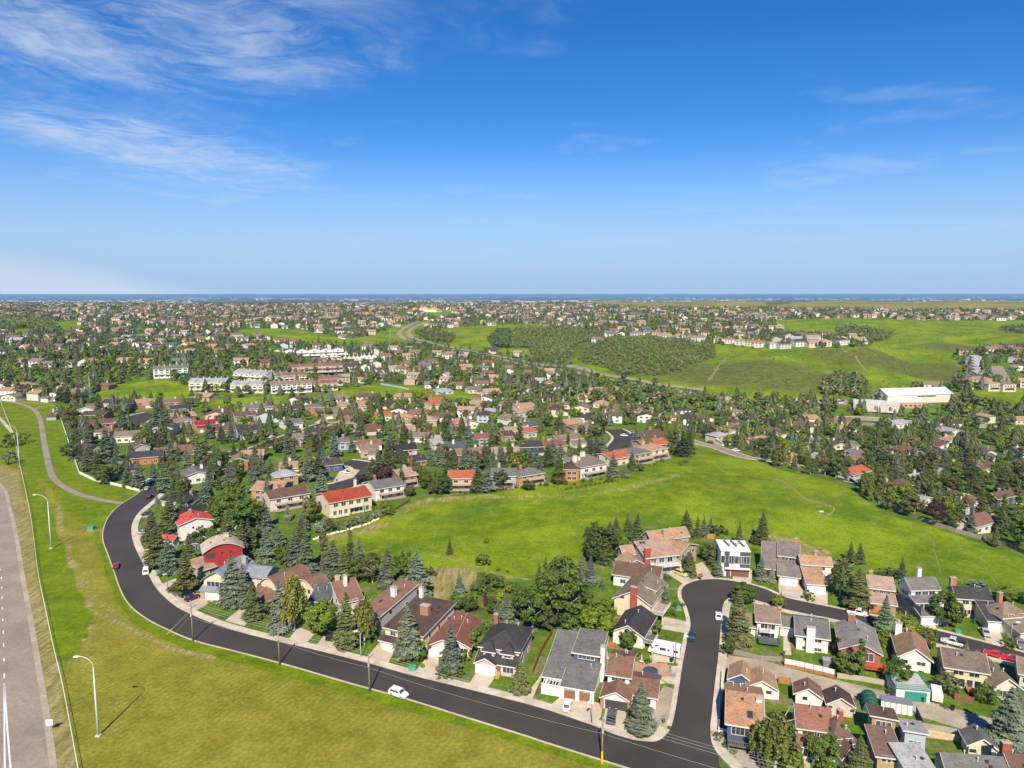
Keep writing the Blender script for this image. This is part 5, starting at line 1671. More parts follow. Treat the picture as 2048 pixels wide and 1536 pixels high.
def middle_houses():
    # edge of the grass hill, left to right
    mid('m',(1300,880),(1540,806),(1440,745),6.0,'grey','white',desc='grey-roofed white house with long balconies right of the rust-red roof',extra='deck')
    mid('m',(1500,775),(1640,735),(1540,686),6.0,'pink','brick',desc='pinkish tan roofed brick house above the grey-roofed balcony house',extra='deck')
    mid('n',(136,864),(352,856),(346,768),6.2,'terra','beige',desc='wide terracotta-roofed beige house with an awning at the grass edge',extra='deck',chim=False)
    mid('n',(480,846),(686,832),(650,738),6.0,'grey','wgrey',desc='grey-roofed grey house with a back stair deck at the grass edge',extra='deck',chim='lgrey')
    mid('n',(700,850),(912,804),(880,766),5.4,'grey','sbrick',kind='hip',desc='grey hip-roofed tan brick house with a tall brick chimney at the grass edge',extra='deck')
    mid('n',(1062,788),(1172,776),(1150,728),6.6,'dbrown','orange',kind='hip',desc='dark-roofed bright orange house at the grass edge',chim='orange')
    h = mid('n',(1190,770),(1400,716),(1330,668),6.6,'gbrown','white',kind='low_lo',rise=1.5,desc='white modernist house with stepped roofs and white chimneys at the grass edge',chim='white',extra='deck')
    h.chimney(-h.w * 0.4,0,5,10,1.4,1.4,C['white'],M_STUC); h.chimney(h.w * 0.2,h.d * 0.4,5,9.6,2.2,1.2,C['white'],M_STUC)
    mid('n',(1420,700),(1640,660),(1600,616),5.0,'terra','cream',desc='terracotta-roofed cream house at the right end of the grass-edge row',chim=False)
    mid('n',(1600,665),(1760,640),(1740,596),6.0,'grey','beige',kind='hip',desc='grey hip-roofed beige house among the terracotta roofs',extra='deck')
    mid('n',(1690,640),(1890,612),(1850,580),6.0,'tan','cream',kind='hip',desc='tan hip-roofed cream house beside the large dark spruces',extra='deck')
    mid('n',(1660,590),(1920,580),(1900,528),5.6,'terra','beige',desc='broad terracotta-roofed house behind the tan hip roof',chim='brick')
    mid('n',(1690,530),(1880,500),(1850,428),6.0,'brown','navy',desc='brown-roofed house with a bright blue gable near the road',chim='sbrick')
    mid('n',(1680,555),(1880,520),(1860,490),5.2,'brown','blue',kind='low_lo',desc='second brown-roofed blue house directly below the bright blue gable',chim=False)
    # second line
    mid('n',(216,670),(452,650),(436,586),6.0,'gbrown','wbrown',desc='grey-brown roofed house with a double garage above the terracotta roof',extra='garage_r')
    mid('n',(490,660),(716,655),(680,570),4.6,'pink','offwhite',desc='pink-roofed white house with an orange garage door',extra='garage_r',chim='offwhite')
    mid('n',(706,610),(900,600),(850,552),5.8,'charcoal','blue',desc='charcoal-roofed dark blue house with a blue chimney',extra='garage_r',chim='blue')
    mid('n',(900,610),(1090,590),(1040,540),4.4,'redbrown','beige',desc='red-brown roofed beige house behind the tall blue spruce')
    mid('n',(1010,560),(1225,535),(1180,478),5.0,'gbrown','cream',desc='wide grey-brown roofed cream house with an orange garage',extra='garage_r')
    mid('n',(600,490),(790,480),(760,440),4.0,'pink','cream'); mid('n',(760,500),(850,480),(840,445),4.0,'terra','offwhite')
    mid('n',(590,525),(684,515),(670,476),4.0,'dbrown','beige'); mid('n',(370,548),(490,540),(470,492),5.0,'redbrown','wgrey')
    mid('n',(30,590),(165,575),(140,522),3.6,'lgrey','offwhite'); mid('n',(235,430),(390,410),(360,366),4.6,'pink','white',axis='y')
    mid('n',(610,400),(760,370),(720,330),4.6,'gbrown','white',axis='y'); mid('n',(690,300),(850,280),(830,236),4.8,'tan','pblue',extra='garage')
    mid('n',(690,340),(830,320),(820,285),4.4,'tan','pblue'); mid('n',(580,280),(680,272),(670,238),4.0,'gbrown','white')
    mid('n',(1080,430),(1220,410),(1180,376),4.4,'tan','wbrown'); mid('n',(1120,465),(1340,450),(1320,408),4.4,'gbrown','beige',kind='hip')
    mid('n',(760,450),(860,440),(850,402),5.4,'slate','blue'); mid('n',(370,250),(430,245),(420,205),4.4,'terra','cream')
    mid('n',(0,250),(112,245),(100,215),4.4,'terra','cream'); mid('n',(180,255),(300,260),(290,215),4.4,'charcoal','beige')
    mid('n',(290,260),(410,275),(400,225),4.4,'pink','beige'); mid('n',(40,170),(190,165),(180,132),3.2,'lgrey','pblue',kind='hip',desc='pale blue bungalow with a light grey roof by the small street')
    # block between the black street and the cul-de-sac
    mid('m',(460,955),(800,880),(690,828),6.0,'brown','offwhite',desc='brown-roofed half-timbered house left of the rust-red roof',extra='deck')
    mid('m',(320,865),(548,872),(440,792),5.8,'tan','sbrick',desc='tan-roofed brick house left of the brown half-timbered house',chim=False)
    mid('m',(510,770),(700,745),(640,712),5.6,'lgrey','tanw',kind='hip',desc='light grey roofed tan house above the tan-roofed brick house')
    mid('m',(548,705),(760,690),(720,640),4.6,'tan','yellow',desc='tan-roofed pale yellow house left of the solar panels')
    h = mid('m',(800,690),(1048,660),(990,622),4.4,'dbrown','blue',desc='dark-roofed blue house with solar panels on its roof')
    h.roofc
    for i in range(2):
        for j in range(6):
            x = -h.w * 0.3 + j * 1.25; y = -2.2 + i * 1.7
            z = h.eave + 2.0 * (1 - abs(y) / (h.d / 2)) + 0.32
            o = h.box('solar_panel',-0.58,0.58,-0.8,0.8,-0.04,0.04,M_GLASS,(0.02,0.02,0.03)); o.location = (x,y,z); o.rotation_euler = (math.atan(2.0 / (h.d / 2)),0,0)
    mid('m',(150,650),(300,640),(300,592),5.0,'gbrown','orange',axis='y',desc='grey-brown roofed orange house among spruces left of the tan roofs'); mid('m',(245,600),(420,590),(400,558),4.0,'tan','beige')
    mid('m',(600,470),(850,455),(790,415),5.4,'gbrown','wgrey',chim='wgrey'); mid('m',(800,440),(1010,410),(980,378),4.4,'charcoal','beige')
    mid('m',(995,500),(1160,480),(1130,450),5.0,'grey','pblue',kind='hip',extra='garage_r',chim='lgrey'); mid('m',(1180,560),(1330,555),(1320,476),4.6,'gbrown','beige',extra='garage_r')
    mid('m',(1450,560),(1640,545),(1630,492),5.6,'black','wpink',desc='black-roofed pinkish house with a white dormer above the cul-de-sac',extra='garage'); mid('m',(1620,640),(1710,630),(1700,590),3.4,'charcoal','orange')
    mid('m',(990,380),(1190,350),(1160,300),4.6,'pink','beige',axis='y'); mid('m',(590,350),(735,335),(720,298),4.4,'grey','white')
    mid('m',(545,245),(720,225),(710,172),5.0,'dbrown','beige',extra='garage',desc='dark brown roofed house with a raised ridge at the back of the spruces'); mid('m',(750,222),(905,215),(890,182),5.6,'grey','orange',kind='hip',extra='garage_r')
    mid('m',(860,270),(1060,240),(1020,205),4.6,'gbrown','tanw',extra='garage'); mid('m',(980,210),(1100,200),(1090,172),4.6,'tan','cream')
    mid('m',(1110,215),(1250,200),(1240,165),4.4,'pink','cream'); mid('m',(1190,200),(1300,190),(1280,160),4.6,'tan','beige'); mid('m',(1300,290),(1440,280),(1420,252),4.4,'terra','white')
    mid('m',(1480,400),(1620,395),(1600,345),4.0,'pink','beige'); mid('m',(1480,450),(1720,455),(1700,418),3.6,'gbrown','white'); mid('m',(1760,480),(1930,480),(1910,440),3.4,'lgrey','offwhite')
    mid('m',(1655,320),(1790,320),(1770,285),4.6,'pink','beige',kind='hip'); mid('m',(1900,365),(1970,350),(1965,325),3.4,'red','brick'); mid('m',(1730,200),(1840,190),(1830,140),4.4,'terra','cream')
    mid('m',(290,235),(420,220),(400,180),5.0,'grey','offwhite'); mid('m',(400,225),(500,205),(490,165),5.0,'grey','offwhite'); mid('m',(200,290),(370,275),(340,235),4.4,'brown','wgrey')
    mid('m',(215,400),(400,385),(380,352),4.4,'charcoal','pblue',chim='sbrick')
    mid('m',(20,390),(210,375),(190,340),4.4,'brown','beige')
    # upper left block
    mid('1',(930,700),(1065,590),(1000,545),4.0,'charcoal','white',axis='x',desc='charcoal-roofed white house behind the white wall at the path bend'); mid('1',(990,545),(1290,520),(1230,470),4.6,'charcoal','orange',desc='charcoal-roofed orange house with three brick chimneys among spruces',chim='sbrick')
    mid('1',(1220,510),(1540,470),(1480,400),4.6,'umber','wbrown',desc='wide umber-roofed brown house below the dark purple tree',extra='garage_r'); mid('1',(1050,470),(1180,440),(1150,395),4.6,'brown','wgrey',axis='y')
    mid('1',(900,370),(1080,360),(1060,312),4.6,'gbrown','white'); mid('1',(625,290),(930,250),(860,195),6.0,'brown','orange',desc='long brown-roofed orange house at the turning circle',chim=False)
    mid('1',(620,200),(820,200),(800,165),4.2,'dbrown','brick'); mid('1',(600,165),(740,160),(730,115),4.4,'pink','white',axis='y'); mid('1',(800,110),(1000,100),(980,60),4.4,'charcoal','pblue',axis='x')
    mid('1',(1050,110),(1210,95),(1190,55),4.6,'tan','brick',extra='garage_r'); mid('1',(1300,110),(1450,95),(1420,55),4.6,'umber','brick'); mid('1',(1350,170),(1510,130),(1480,105),4.6,'charcoal','pblue')
    mid('1',(1360,220),(1540,195),(1500,165),4.6,'tan','rbrick'); mid('1',(1390,270),(1550,235),(1510,195),4.8,'gbrown','pblue',axis='y',extra='garage'); mid('1',(1545,285),(1720,260),(1690,222),4.8,'crimson','tanw',desc='crimson-roofed tan house with a matching garage roof',extra='garage',chim='sbrick')
    mid('1',(1680,330),(1880,310),(1850,260),4.6,'brown','beige'); mid('1',(1880,340),(2060,310),(2040,275),4.6,'charcoal','pblue',extra='garage',chim='brick')
    mid('1',(1440,700),(1680,655),(1600,600),4.2,'grey','white',axis='y',desc='grey-roofed white house in the spruces right of the road end',chim='white')
    mid('1',(1450,600),(1740,650),(1700,600),3.4,'black','wbrown',kind='hip',desc='flat black-roofed house behind the grey-roofed white house')
    mid('k',(1880,930),(2060,1000),(2040,930),4.6,'grey','white',chim='offwhite')
    # right valley
    mid('r',(1320,815),(1552,812),(1530,770),5.4,'terra','pblue',desc='orange-roofed pale blue house at the right edge of the grass slope',chim=False)
    mid('r',(1680,930),(1860,930),(1830,882),3.8,'brown','white',desc='brown-roofed white house with a dark upper roof in the valley trees',chim='offwhite')
    mid('r',(1880,1060),(2048,1040),(2020,1015),3.4,'lgrey','white',axis='y',desc='pale grey roofed white house half hidden by valley spruces',chim=False)
    mid('r',(1200,430),(1310,420),(1290,390),4.4,'gbrown','white'); mid('r',(1290,415),(1390,400),(1370,365),4.4,'umber','beige'); mid('r',(1680,430),(1810,415),(1790,390),4.4,'lgrey','white')
    mid('r',(235,490),(330,460),(310,425),4.4,'brown','offwhite'); mid('r',(380,500),(475,490),(450,440),4.4,'tan','white',axis='y'); mid('r',(440,425),(550,410),(520,390),4.6,'brown','white',axis='y')
    mid('r',(580,380),(680,375),(660,345),4.6,'dbrown','white',axis='y'); mid('r',(780,330),(880,320),(850,298),4.6,'brown','white',axis='y'); mid('r',(340,275),(440,260),(420,240),4.2,'tan','white')
    mid('r',(595,565),(725,560),(700,525),5.2,'tan','cream',extra='deck'); mid('r',(720,490),(800,480),(790,460),4.6,'brown','white',extra='garage_r'); mid('r',(830,420),(890,415),(880,400),4.4,'tan','white')
    mid('r',(930,650),(1050,640),(1030,605),3.4,'lgrey','offwhite'); mid('r',(1020,570),(1130,560),(1110,540),4.0,'grey','wbrown'); mid('r',(1180,600),(1270,600),(1260,575),3.6,'brown','white')
    mid('r',(1215,600),(1330,600),(1310,550),5.4,'brown','cream',axis='y',chim='white'); mid('r',(1330,600),(1415,596),(1400,565),5.4,'grey','cream'); mid('r',(1340,705),(1455,700),(1440,665),4.4,'umber','beige',extra='garage_r')
    mid('r',(1660,760),(1740,750),(1720,730),3.6,'brown','beige'); mid('r',(1690,700),(1790,690),(1780,665),4.2,'dbrown','wbrown')
    mid('q',(1000,1100),(1140,1085),(1110,1062),4.4,'lgrey','white'); mid('q',(1440,1165),(1615,1160),(1570,1120),4.8,'lgrey','white',axis='y'); mid('q',(1460,1230),(1615,1215),(1590,1190),4.6,'tan','white',axis='y')
    mid('q',(1380,1275),(1530,1260),(1500,1235),4.4,'brown','white',axis='y'); mid('q',(1680,1480),(1880,1400),(1850,1370),3.4,'brown','white')
    mid('8',(1690,280),(1840,270),(1840,210),4.0,'umber','white',desc='umber-roofed white house just right of the meadow corner fence'); mid('r',(1850,860),(1960,850),(1950,815),4.0,'lgrey','white')
    mid('8',(1850,70),(2010,40),(1990,0),5.2,'brown','dgrey',desc='brown-roofed dark house with a long porch in the right valley'); mid('8',(1530,60),(1620,55),(1600,10),4.2,'umber','white',axis='y',extra='garage_r')


middle_houses()


def ridge_row():
    """the line of pale houses along the crest above the hillside"""
    rnd = random.Random(12)
    pts = [('o',x,y) for x,y in ((1090,375),(1165,372),(1235,378),(1320,395),(1430,405),(1530,415),(1605,415),(1722,425),(1800,432),(1885,445),(1960,452),(2035,460))] + [('q',x,y) for x,y in ((85,465),(175,468),(300,450),(395,458),(500,450),(640,438))]
    for i, (k, x, y) in enumerate(pts):
        w = rnd.uniform(34, 42)
        mid(k,(x - w,y + 3),(x + w,y - 3),(x + w - 4,y - 18),6.2,rnd.choice(['gbrown','tan','grey','terra','pink','gbrown','charcoal']),rnd.choice(['white','cream','offwhite','white']),kind=rnd.choice(['hip','gable']),rise=2.4,chim='offwhite',dmax=11)


ridge_row()

# ------------------------------------------------------------------ trees: meshes
def np_mesh(name, verts, faces, material, tint=None):
    """faces: (n, 4) array of quads (last index repeated is not allowed)"""
    verts = np.asarray(verts,np.float32); faces = np.asarray(faces,np.int32)
    me = bpy.data.meshes.new(name)
    me.vertices.add(len(verts)); me.vertices.foreach_set('co',verts.ravel())
    k = faces.shape[1]
    me.loops.add(faces.size); me.loops.foreach_set('vertex_index',faces.ravel())
    me.polygons.add(len(faces)); me.polygons.foreach_set('loop_start',np.arange(len(faces),dtype=np.int32) * k)
    me.update(calc_edges=True)
    if tint is not None:
        at = me.attributes.new('tint','FLOAT_COLOR','POINT')
        c = np.ones((len(verts),4),np.float32); c[:,:3] = tint
        at.data.foreach_set('color', c.ravel())
    me.materials.append(material)
    return me


def spruce_crown(seed,H=10.0,base=0.05,width=0.26,levels=24,per=9,twigs=5,tip=True):
    """whorls of drooping boughs, every bough a spine of small drooping twigs"""
    rg = np.random.default_rng(seed)
    V = []; F = []
    def diamond(p, d, side, L, wd, drop):
        n = len(V)
        tipp = p + d * L; tipp = tipp + np.array([0,0,-drop * L])
        mid = p + d * L * 0.45 + np.array([0,0,-drop * L * 0.25])
        V.extend([p,mid + side * wd,tipp,mid - side * wd]); F.append((n,n + 1,n + 2,n + 3))
    lean = rg.uniform(-0.012, 0.012, 2)
    for i in range(levels):
        t = i / (levels - 1)
        z = H * (base + (0.97 - base) * t ** 0.93)
        prof = (1 - t) ** 0.86 * (0.90 + 0.16 * math.sin(t * 23 + seed))
        if t < 0.10:
            prof *= 0.72 + 2.8 * t
        rad = H * width * prof + 0.12
        n = max(4, int(per * (0.55 + 0.6 * (1 - t))))
        a0 = rg.uniform(0, 6.28)
        for k in range(n):
            a = a0 + 6.283 * k / n + rg.uniform(-0.28,0.28)
            L = rad * rg.uniform(0.72, 1.18)
            zz = z + rg.uniform(-0.25,0.25) * H / levels * 1.6
            d = np.array([math.cos(a),math.sin(a),0.0]); s = np.array([-math.sin(a),math.cos(a),0.0])
            rise = rg.uniform(0.02,0.22) + 0.35 * t; droop = rg.uniform(0.30,0.55) * (1 - 0.6 * t)
            def sp(u):
                q = d * (L * u) + np.array([lean[0] * z,lean[1] * z,zz + L * (rise * u - droop * u * u)])
                return q
            m = max(2, int(twigs * (0.5 + 0.6 * (1 - t))))
            for j in range(m):
                u = 0.25 + 0.72 * j / m
                p = sp(u)
                tl = L * (0.42 - 0.22 * u) * rg.uniform(0.8,1.25) + 0.14
                for sg in (-1, 1):
                    dd = d * 0.62 + s * sg * 0.85; dd = dd / np.linalg.norm(dd)
                    ss = np.cross(dd,[0,0,1]); ss = ss / np.linalg.norm(ss)
                    ss = ss * 0.8 + np.array([0,0,rg.uniform(-0.55,0.55)])
                    diamond(p,dd,ss,tl,tl * 0.26 + 0.03,rg.uniform(0.15,0.5))
            p = sp(0.6)
            diamond(p,d,s * 0.9 + np.array([0,0,0.4]),L * 0.45 + 0.1,L * 0.11 + 0.05,droop * 0.9)
            diamond(sp(0.05),d,s,L * 0.62,L * 0.16 + 0.05,-rise * 0.3 + droop * 0.35)
            diamond(sp(0.30),d,np.array([0,0,1.0]),L * 0.45,L * 0.12 + 0.06,droop * 0.5)
    n = len(V)
    top = np.array([lean[0] * H, lean[1] * H, H])
    for k in range(4):
        a = k * 0.8
        s = np.array([math.cos(a),math.sin(a),0]); n = len(V)
        V.extend([top - [0,0,H * 0.09],top - [0,0,H * 0.05] + s * 0.16,top,top - [0,0,H * 0.05] - s * 0.16]); F.append((n,n + 1,n + 2,n + 3))
    return np_mesh('spruce_crown', V, F, M_LEAF)


def leaf_quads(rg, cen, nrm, size, V, F):
    """random leaf sprays; arrays of centres and rough outward directions"""
    k = len(cen)
    d = nrm + rg.normal(0,0.75,(k,3)); d /= np.linalg.norm(d,axis=1,keepdims=True) + 1e-6
    r = rg.normal(0,1,(k,3)); a = np.cross(d,r); a /= np.linalg.norm(a,axis=1,keepdims=True) + 1e-6
    b = np.cross(d, a)
    s = (size * rg.uniform(0.55, 1.35, k))[:, None]
    asp = rg.uniform(0.45, 0.9, k)[:, None]
    n = sum(len(x) for x in V)
    q = np.stack([cen - a * s,cen - b * s * asp + d * s * 0.15,cen + a * s,cen + b * s * asp - d * s * 0.12],1)
    V.append(q.reshape(-1,3)); F.append(n + np.arange(k * 4).reshape(k,4))


def leaf_crown(seed,H=10.0,kind='round',clumps=60,per=64,size=0.30):
    rg = np.random.default_rng(seed)
    V = []; F = []
    base = {'round': 0.16,'tall': 0.14,'poplar': 0.05,'shrub': 0.0,'sparse': 0.22,'low': 0.1}[kind]
    rx = {'round': 0.40,'tall': 0.30,'poplar': 0.115,'shrub': 0.62,'sparse': 0.36,'low': 0.55}[kind] * H
    cz = H * (1 + base) / 2; rz = H * (1 - base) / 2
    if kind == 'shrub':
        cz, rz = H * 0.22, H * 0.72
    lob = rg.normal(0,1,(6,3)); lob /= np.linalg.norm(lob,axis=1,keepdims=True)
    for i in range(clumps):
        d = rg.normal(0, 1, 3); d /= np.linalg.norm(d)
        if kind == 'shrub' and d[2] < -0.2:
            d[2] *= -1
        bulge = 0.80 + 0.30 * max(0,float(np.max(lob @ d)) - 0.55) / 0.45 + rg.uniform(-0.10,0.10)
        rad = bulge * (rg.uniform(0.35, 1.0) ** 0.45)
        if kind == 'poplar':
            zt = rg.uniform(0,1); w = math.sin(math.pi * (0.12 + 0.86 * zt)) ** 0.7
            ang = rg.uniform(0,6.28); rr = rx * w * rg.uniform(0.4,1.0)
            c = np.array([math.cos(ang) * rr,math.sin(ang) * rr,H * (base + (1 - base) * zt * 0.98)])
            d = np.array([math.cos(ang),math.sin(ang),0.5])
        else:
            c = np.array([d[0] * rx * rad,d[1] * rx * rad,cz + d[2] * rz * rad])
        cr = H * (0.105 if kind != 'poplar' else 0.06) * rg.uniform(0.65,1.3) * (0.9 if kind != 'sparse' else 0.75)
        m = int(per * rg.uniform(0.7, 1.3))
        q = rg.normal(0,1,(m,3)); q /= np.linalg.norm(q,axis=1,keepdims=True)
        q *= (rg.uniform(0.2, 1, m) ** 0.5)[:, None]
        cen = c + q * cr * np.array([1, 1, 0.75])
        leaf_quads(rg,cen,d * 0.7 + q * 0.8 + np.array([0,0,0.35]),size * H / 10,V,F)
    v = np.concatenate(V); v[:,2] = np.maximum(v[:,2],0.05)
    return np_mesh('leaf_crown',v,np.concatenate(F),M_LEAF)


def weeping_crown(seed, H=10.0):
    rg = np.random.default_rng(seed); V = []; F = []
    for i in range(150):
        a = rg.uniform(0,6.28); zt = rg.uniform(0.25,1.0) ** 0.8
        r = H * 0.24 * (1 - (zt - 0.45) ** 2 * 2.2) * rg.uniform(0.3,1.0)
        L = H * rg.uniform(0.16,0.42) * zt; m = int(10 + L * 8)
        u = rg.uniform(0, 1, m)
        x = math.cos(a) * r * (1 + 0.12 * np.sin(u * 3)); y = math.sin(a) * r * (1 + 0.12 * np.sin(u * 3)); z = H * zt - u * L
        cen = np.stack([x,y,z],1) + rg.normal(0,0.12,(m,3))
        leaf_quads(rg,cen,np.tile([math.cos(a),math.sin(a),0.25],(m,1)),0.21,V,F)
    v = np.concatenate(V); v[:,2] = np.maximum(v[:,2],0.2)
    return np_mesh('weeping_crown',v,np.concatenate(F),M_LEAF)


def trunk_mesh(seed, H=10.0, kind='round'):
    rg = random.Random(seed); mb = MB()
    if kind == 'spruce':
        mb.tube([(0,0,-0.4),(0,0,0.6),(0,0,H * 0.5),(0,0,H * 0.95)],[0.24,0.19,0.12,0.03],7)
    elif kind == 'shrub':
        for i in range(5):
            a = rg.uniform(0, 6.28)
            mb.tube([(0,0,-0.2),(math.cos(a) * H * 0.15,math.sin(a) * H * 0.15,H * 0.4),(math.cos(a) * H * 0.3,math.sin(a) * H * 0.3,H * 0.7)],[0.08,0.06,0.02],5)
    else:
        top = H * (0.9 if kind in ('poplar','weep') else 0.62)
        b = (rg.uniform(-0.3, 0.3), rg.uniform(-0.3, 0.3))
        mb.tube([(0,0,-0.4),(0,0,0.5),(b[0] * 0.5,b[1] * 0.5,top * 0.5),(b[0],b[1],top)],[0.30,0.21,0.15,0.05],8)
        n = {'poplar': 5, 'weep': 8}.get(kind, 9)
        for i in range(n):
            a = i * 2.4 + rg.uniform(-0.4,0.4); z0 = top * rg.uniform(0.35,0.85)
            L = H * (0.30 if kind != 'poplar' else 0.08) * rg.uniform(0.7,1.2)
            x0, y0 = b[0] * z0 / top, b[1] * z0 / top
            mb.tube([(x0,y0,z0),(x0 + math.cos(a) * L * 0.45,y0 + math.sin(a) * L * 0.45,z0 + L * 0.55),(x0 + math.cos(a) * L * 0.85,y0 + math.sin(a) * L * 0.85,z0 + L * 0.95)],[0.10,0.07,0.02],5)
    return mb.mesh('trunk', M_BARK, smooth=True)


KIND = {}


def kinds():
    KIND['spruce'] = [(trunk_mesh(i,10,'spruce'),spruce_crown(100 + i,10,0.03 + 0.02 * (i % 3),0.225 + 0.02 * (i % 4),23 + i % 4,10,6)) for i in range(6)]
    KIND['slim'] = [(trunk_mesh(i,10,'spruce'),spruce_crown(140 + i,10,0.04,0.155 + 0.015 * i,26,8,5)) for i in range(3)]
    KIND['round'] = [(trunk_mesh(20 + i,10,'round'),leaf_crown(200 + i,10,'round',58,74,0.29)) for i in range(5)]
    KIND['tall'] = [(trunk_mesh(30 + i,10,'round'),leaf_crown(240 + i,10,'tall',52,66,0.26)) for i in range(4)]
    KIND['sparse'] = [(trunk_mesh(36 + i,10,'round'),leaf_crown(270 + i,10,'sparse',62,64,0.24)) for i in range(3)]
    KIND['poplar'] = [(trunk_mesh(40 + i,10,'poplar'),leaf_crown(300 + i,10,'poplar',46,44,0.22)) for i in range(3)]
    KIND['weep'] = [(trunk_mesh(50 + i,10,'weep'),weeping_crown(330 + i)) for i in range(2)]
    KIND['shrub'] = [(trunk_mesh(60 + i,3,'shrub'),leaf_crown(360 + i,3,'shrub',26,60,0.42)) for i in range(3)]


kinds()
KH = {'shrub': 3.0}
TONE = dict(b=(0.170,0.212,0.145),g=(0.125,0.155,0.058),n=(0.150,0.168,0.066),d=(0.110,0.165,0.034),l=(0.175,0.235,0.026),y=(0.180,0.192,0.046),o=(0.155,0.165,0.062),
            s=(0.255,0.285,0.205),u=(0.090,0.045,0.045),p=(0.100,0.165,0.040),k=(0.085,0.120,0.040))
TNAME = dict(b='blue-grey',g='dark green',n='brown-tipped',d='green',l='bright green',y='yellow-green',o='olive green',s='silvery',u='dark purple',p='deep green',k='dark green')
TREES = []            # (x, y, radius)


def tree_word(kind):
    return {'spruce': 'spruce','slim': 'slender spruce','round': 'leafy tree','tall': 'tall leafy tree','sparse': 'open-crowned tree','poplar': 'columnar poplar','weep': 'weeping birch','shrub': 'shrub'}[kind]


def put_tree(kind,x,y,H,tone,group,phrase=None,wid=1.0,px=None,rnd=random):
    tk = KIND[kind]; tr, cr = tk[rnd.randrange(len(tk))]
    z = h1(x, y)
    nm = {'spruce': 'spruce_tree','slim': 'spruce_tree','poplar': 'poplar_tree','weep': 'birch_tree','shrub': 'shrub'}.get(kind,'leafy_tree')
    s = H / KH.get(kind, 10.0)
    o = link(nm,None,loc=(x,y,z - 0.05),rz=rnd.uniform(0,6.28),scale=(s * wid,s * wid,s))
    j = rnd.uniform(0.86, 1.16)
    base = TONE[tone]
    colr = tuple(min(1,c * j * rnd.uniform(0.93,1.07)) for c in base)
    bark = (0.42,0.40,0.36) if kind in ('weep','sparse') else (0.14,0.11,0.085)
    link('trunk', tr, parent=o, color=bark)
    link('crown', cr, parent=o, color=colr)
    TREES.append((x, y, H * 0.25))
    if phrase:
        tag(o,phrase,'shrub' if kind == 'shrub' else 'tree',group)
    else:
        later(o,('TREE',kind,tone,H),'shrub' if kind == 'shrub' else 'tree',group,px)
    return o


def T(k,bx,by,ty,kind='spruce',tone='b',wid=1.0,phrase=None):
    """tree whose foot is at (bx, by) and whose top is at row ty in zoom window k"""
    px, py = zp(k, bx, by); g = G(px, py)
    H = max(1.0, top_height(g, px, ZB[k][1] + ty / ZS))
    wid *= 1.16 if kind in ('spruce','slim') else (1.08 if kind != 'shrub' else 1.0)
    return put_tree(kind,g.x,g.y,H,tone,'trees of the near gardens' if kind != 'shrub' else 'shrubs of the near gardens',phrase,wid,px)


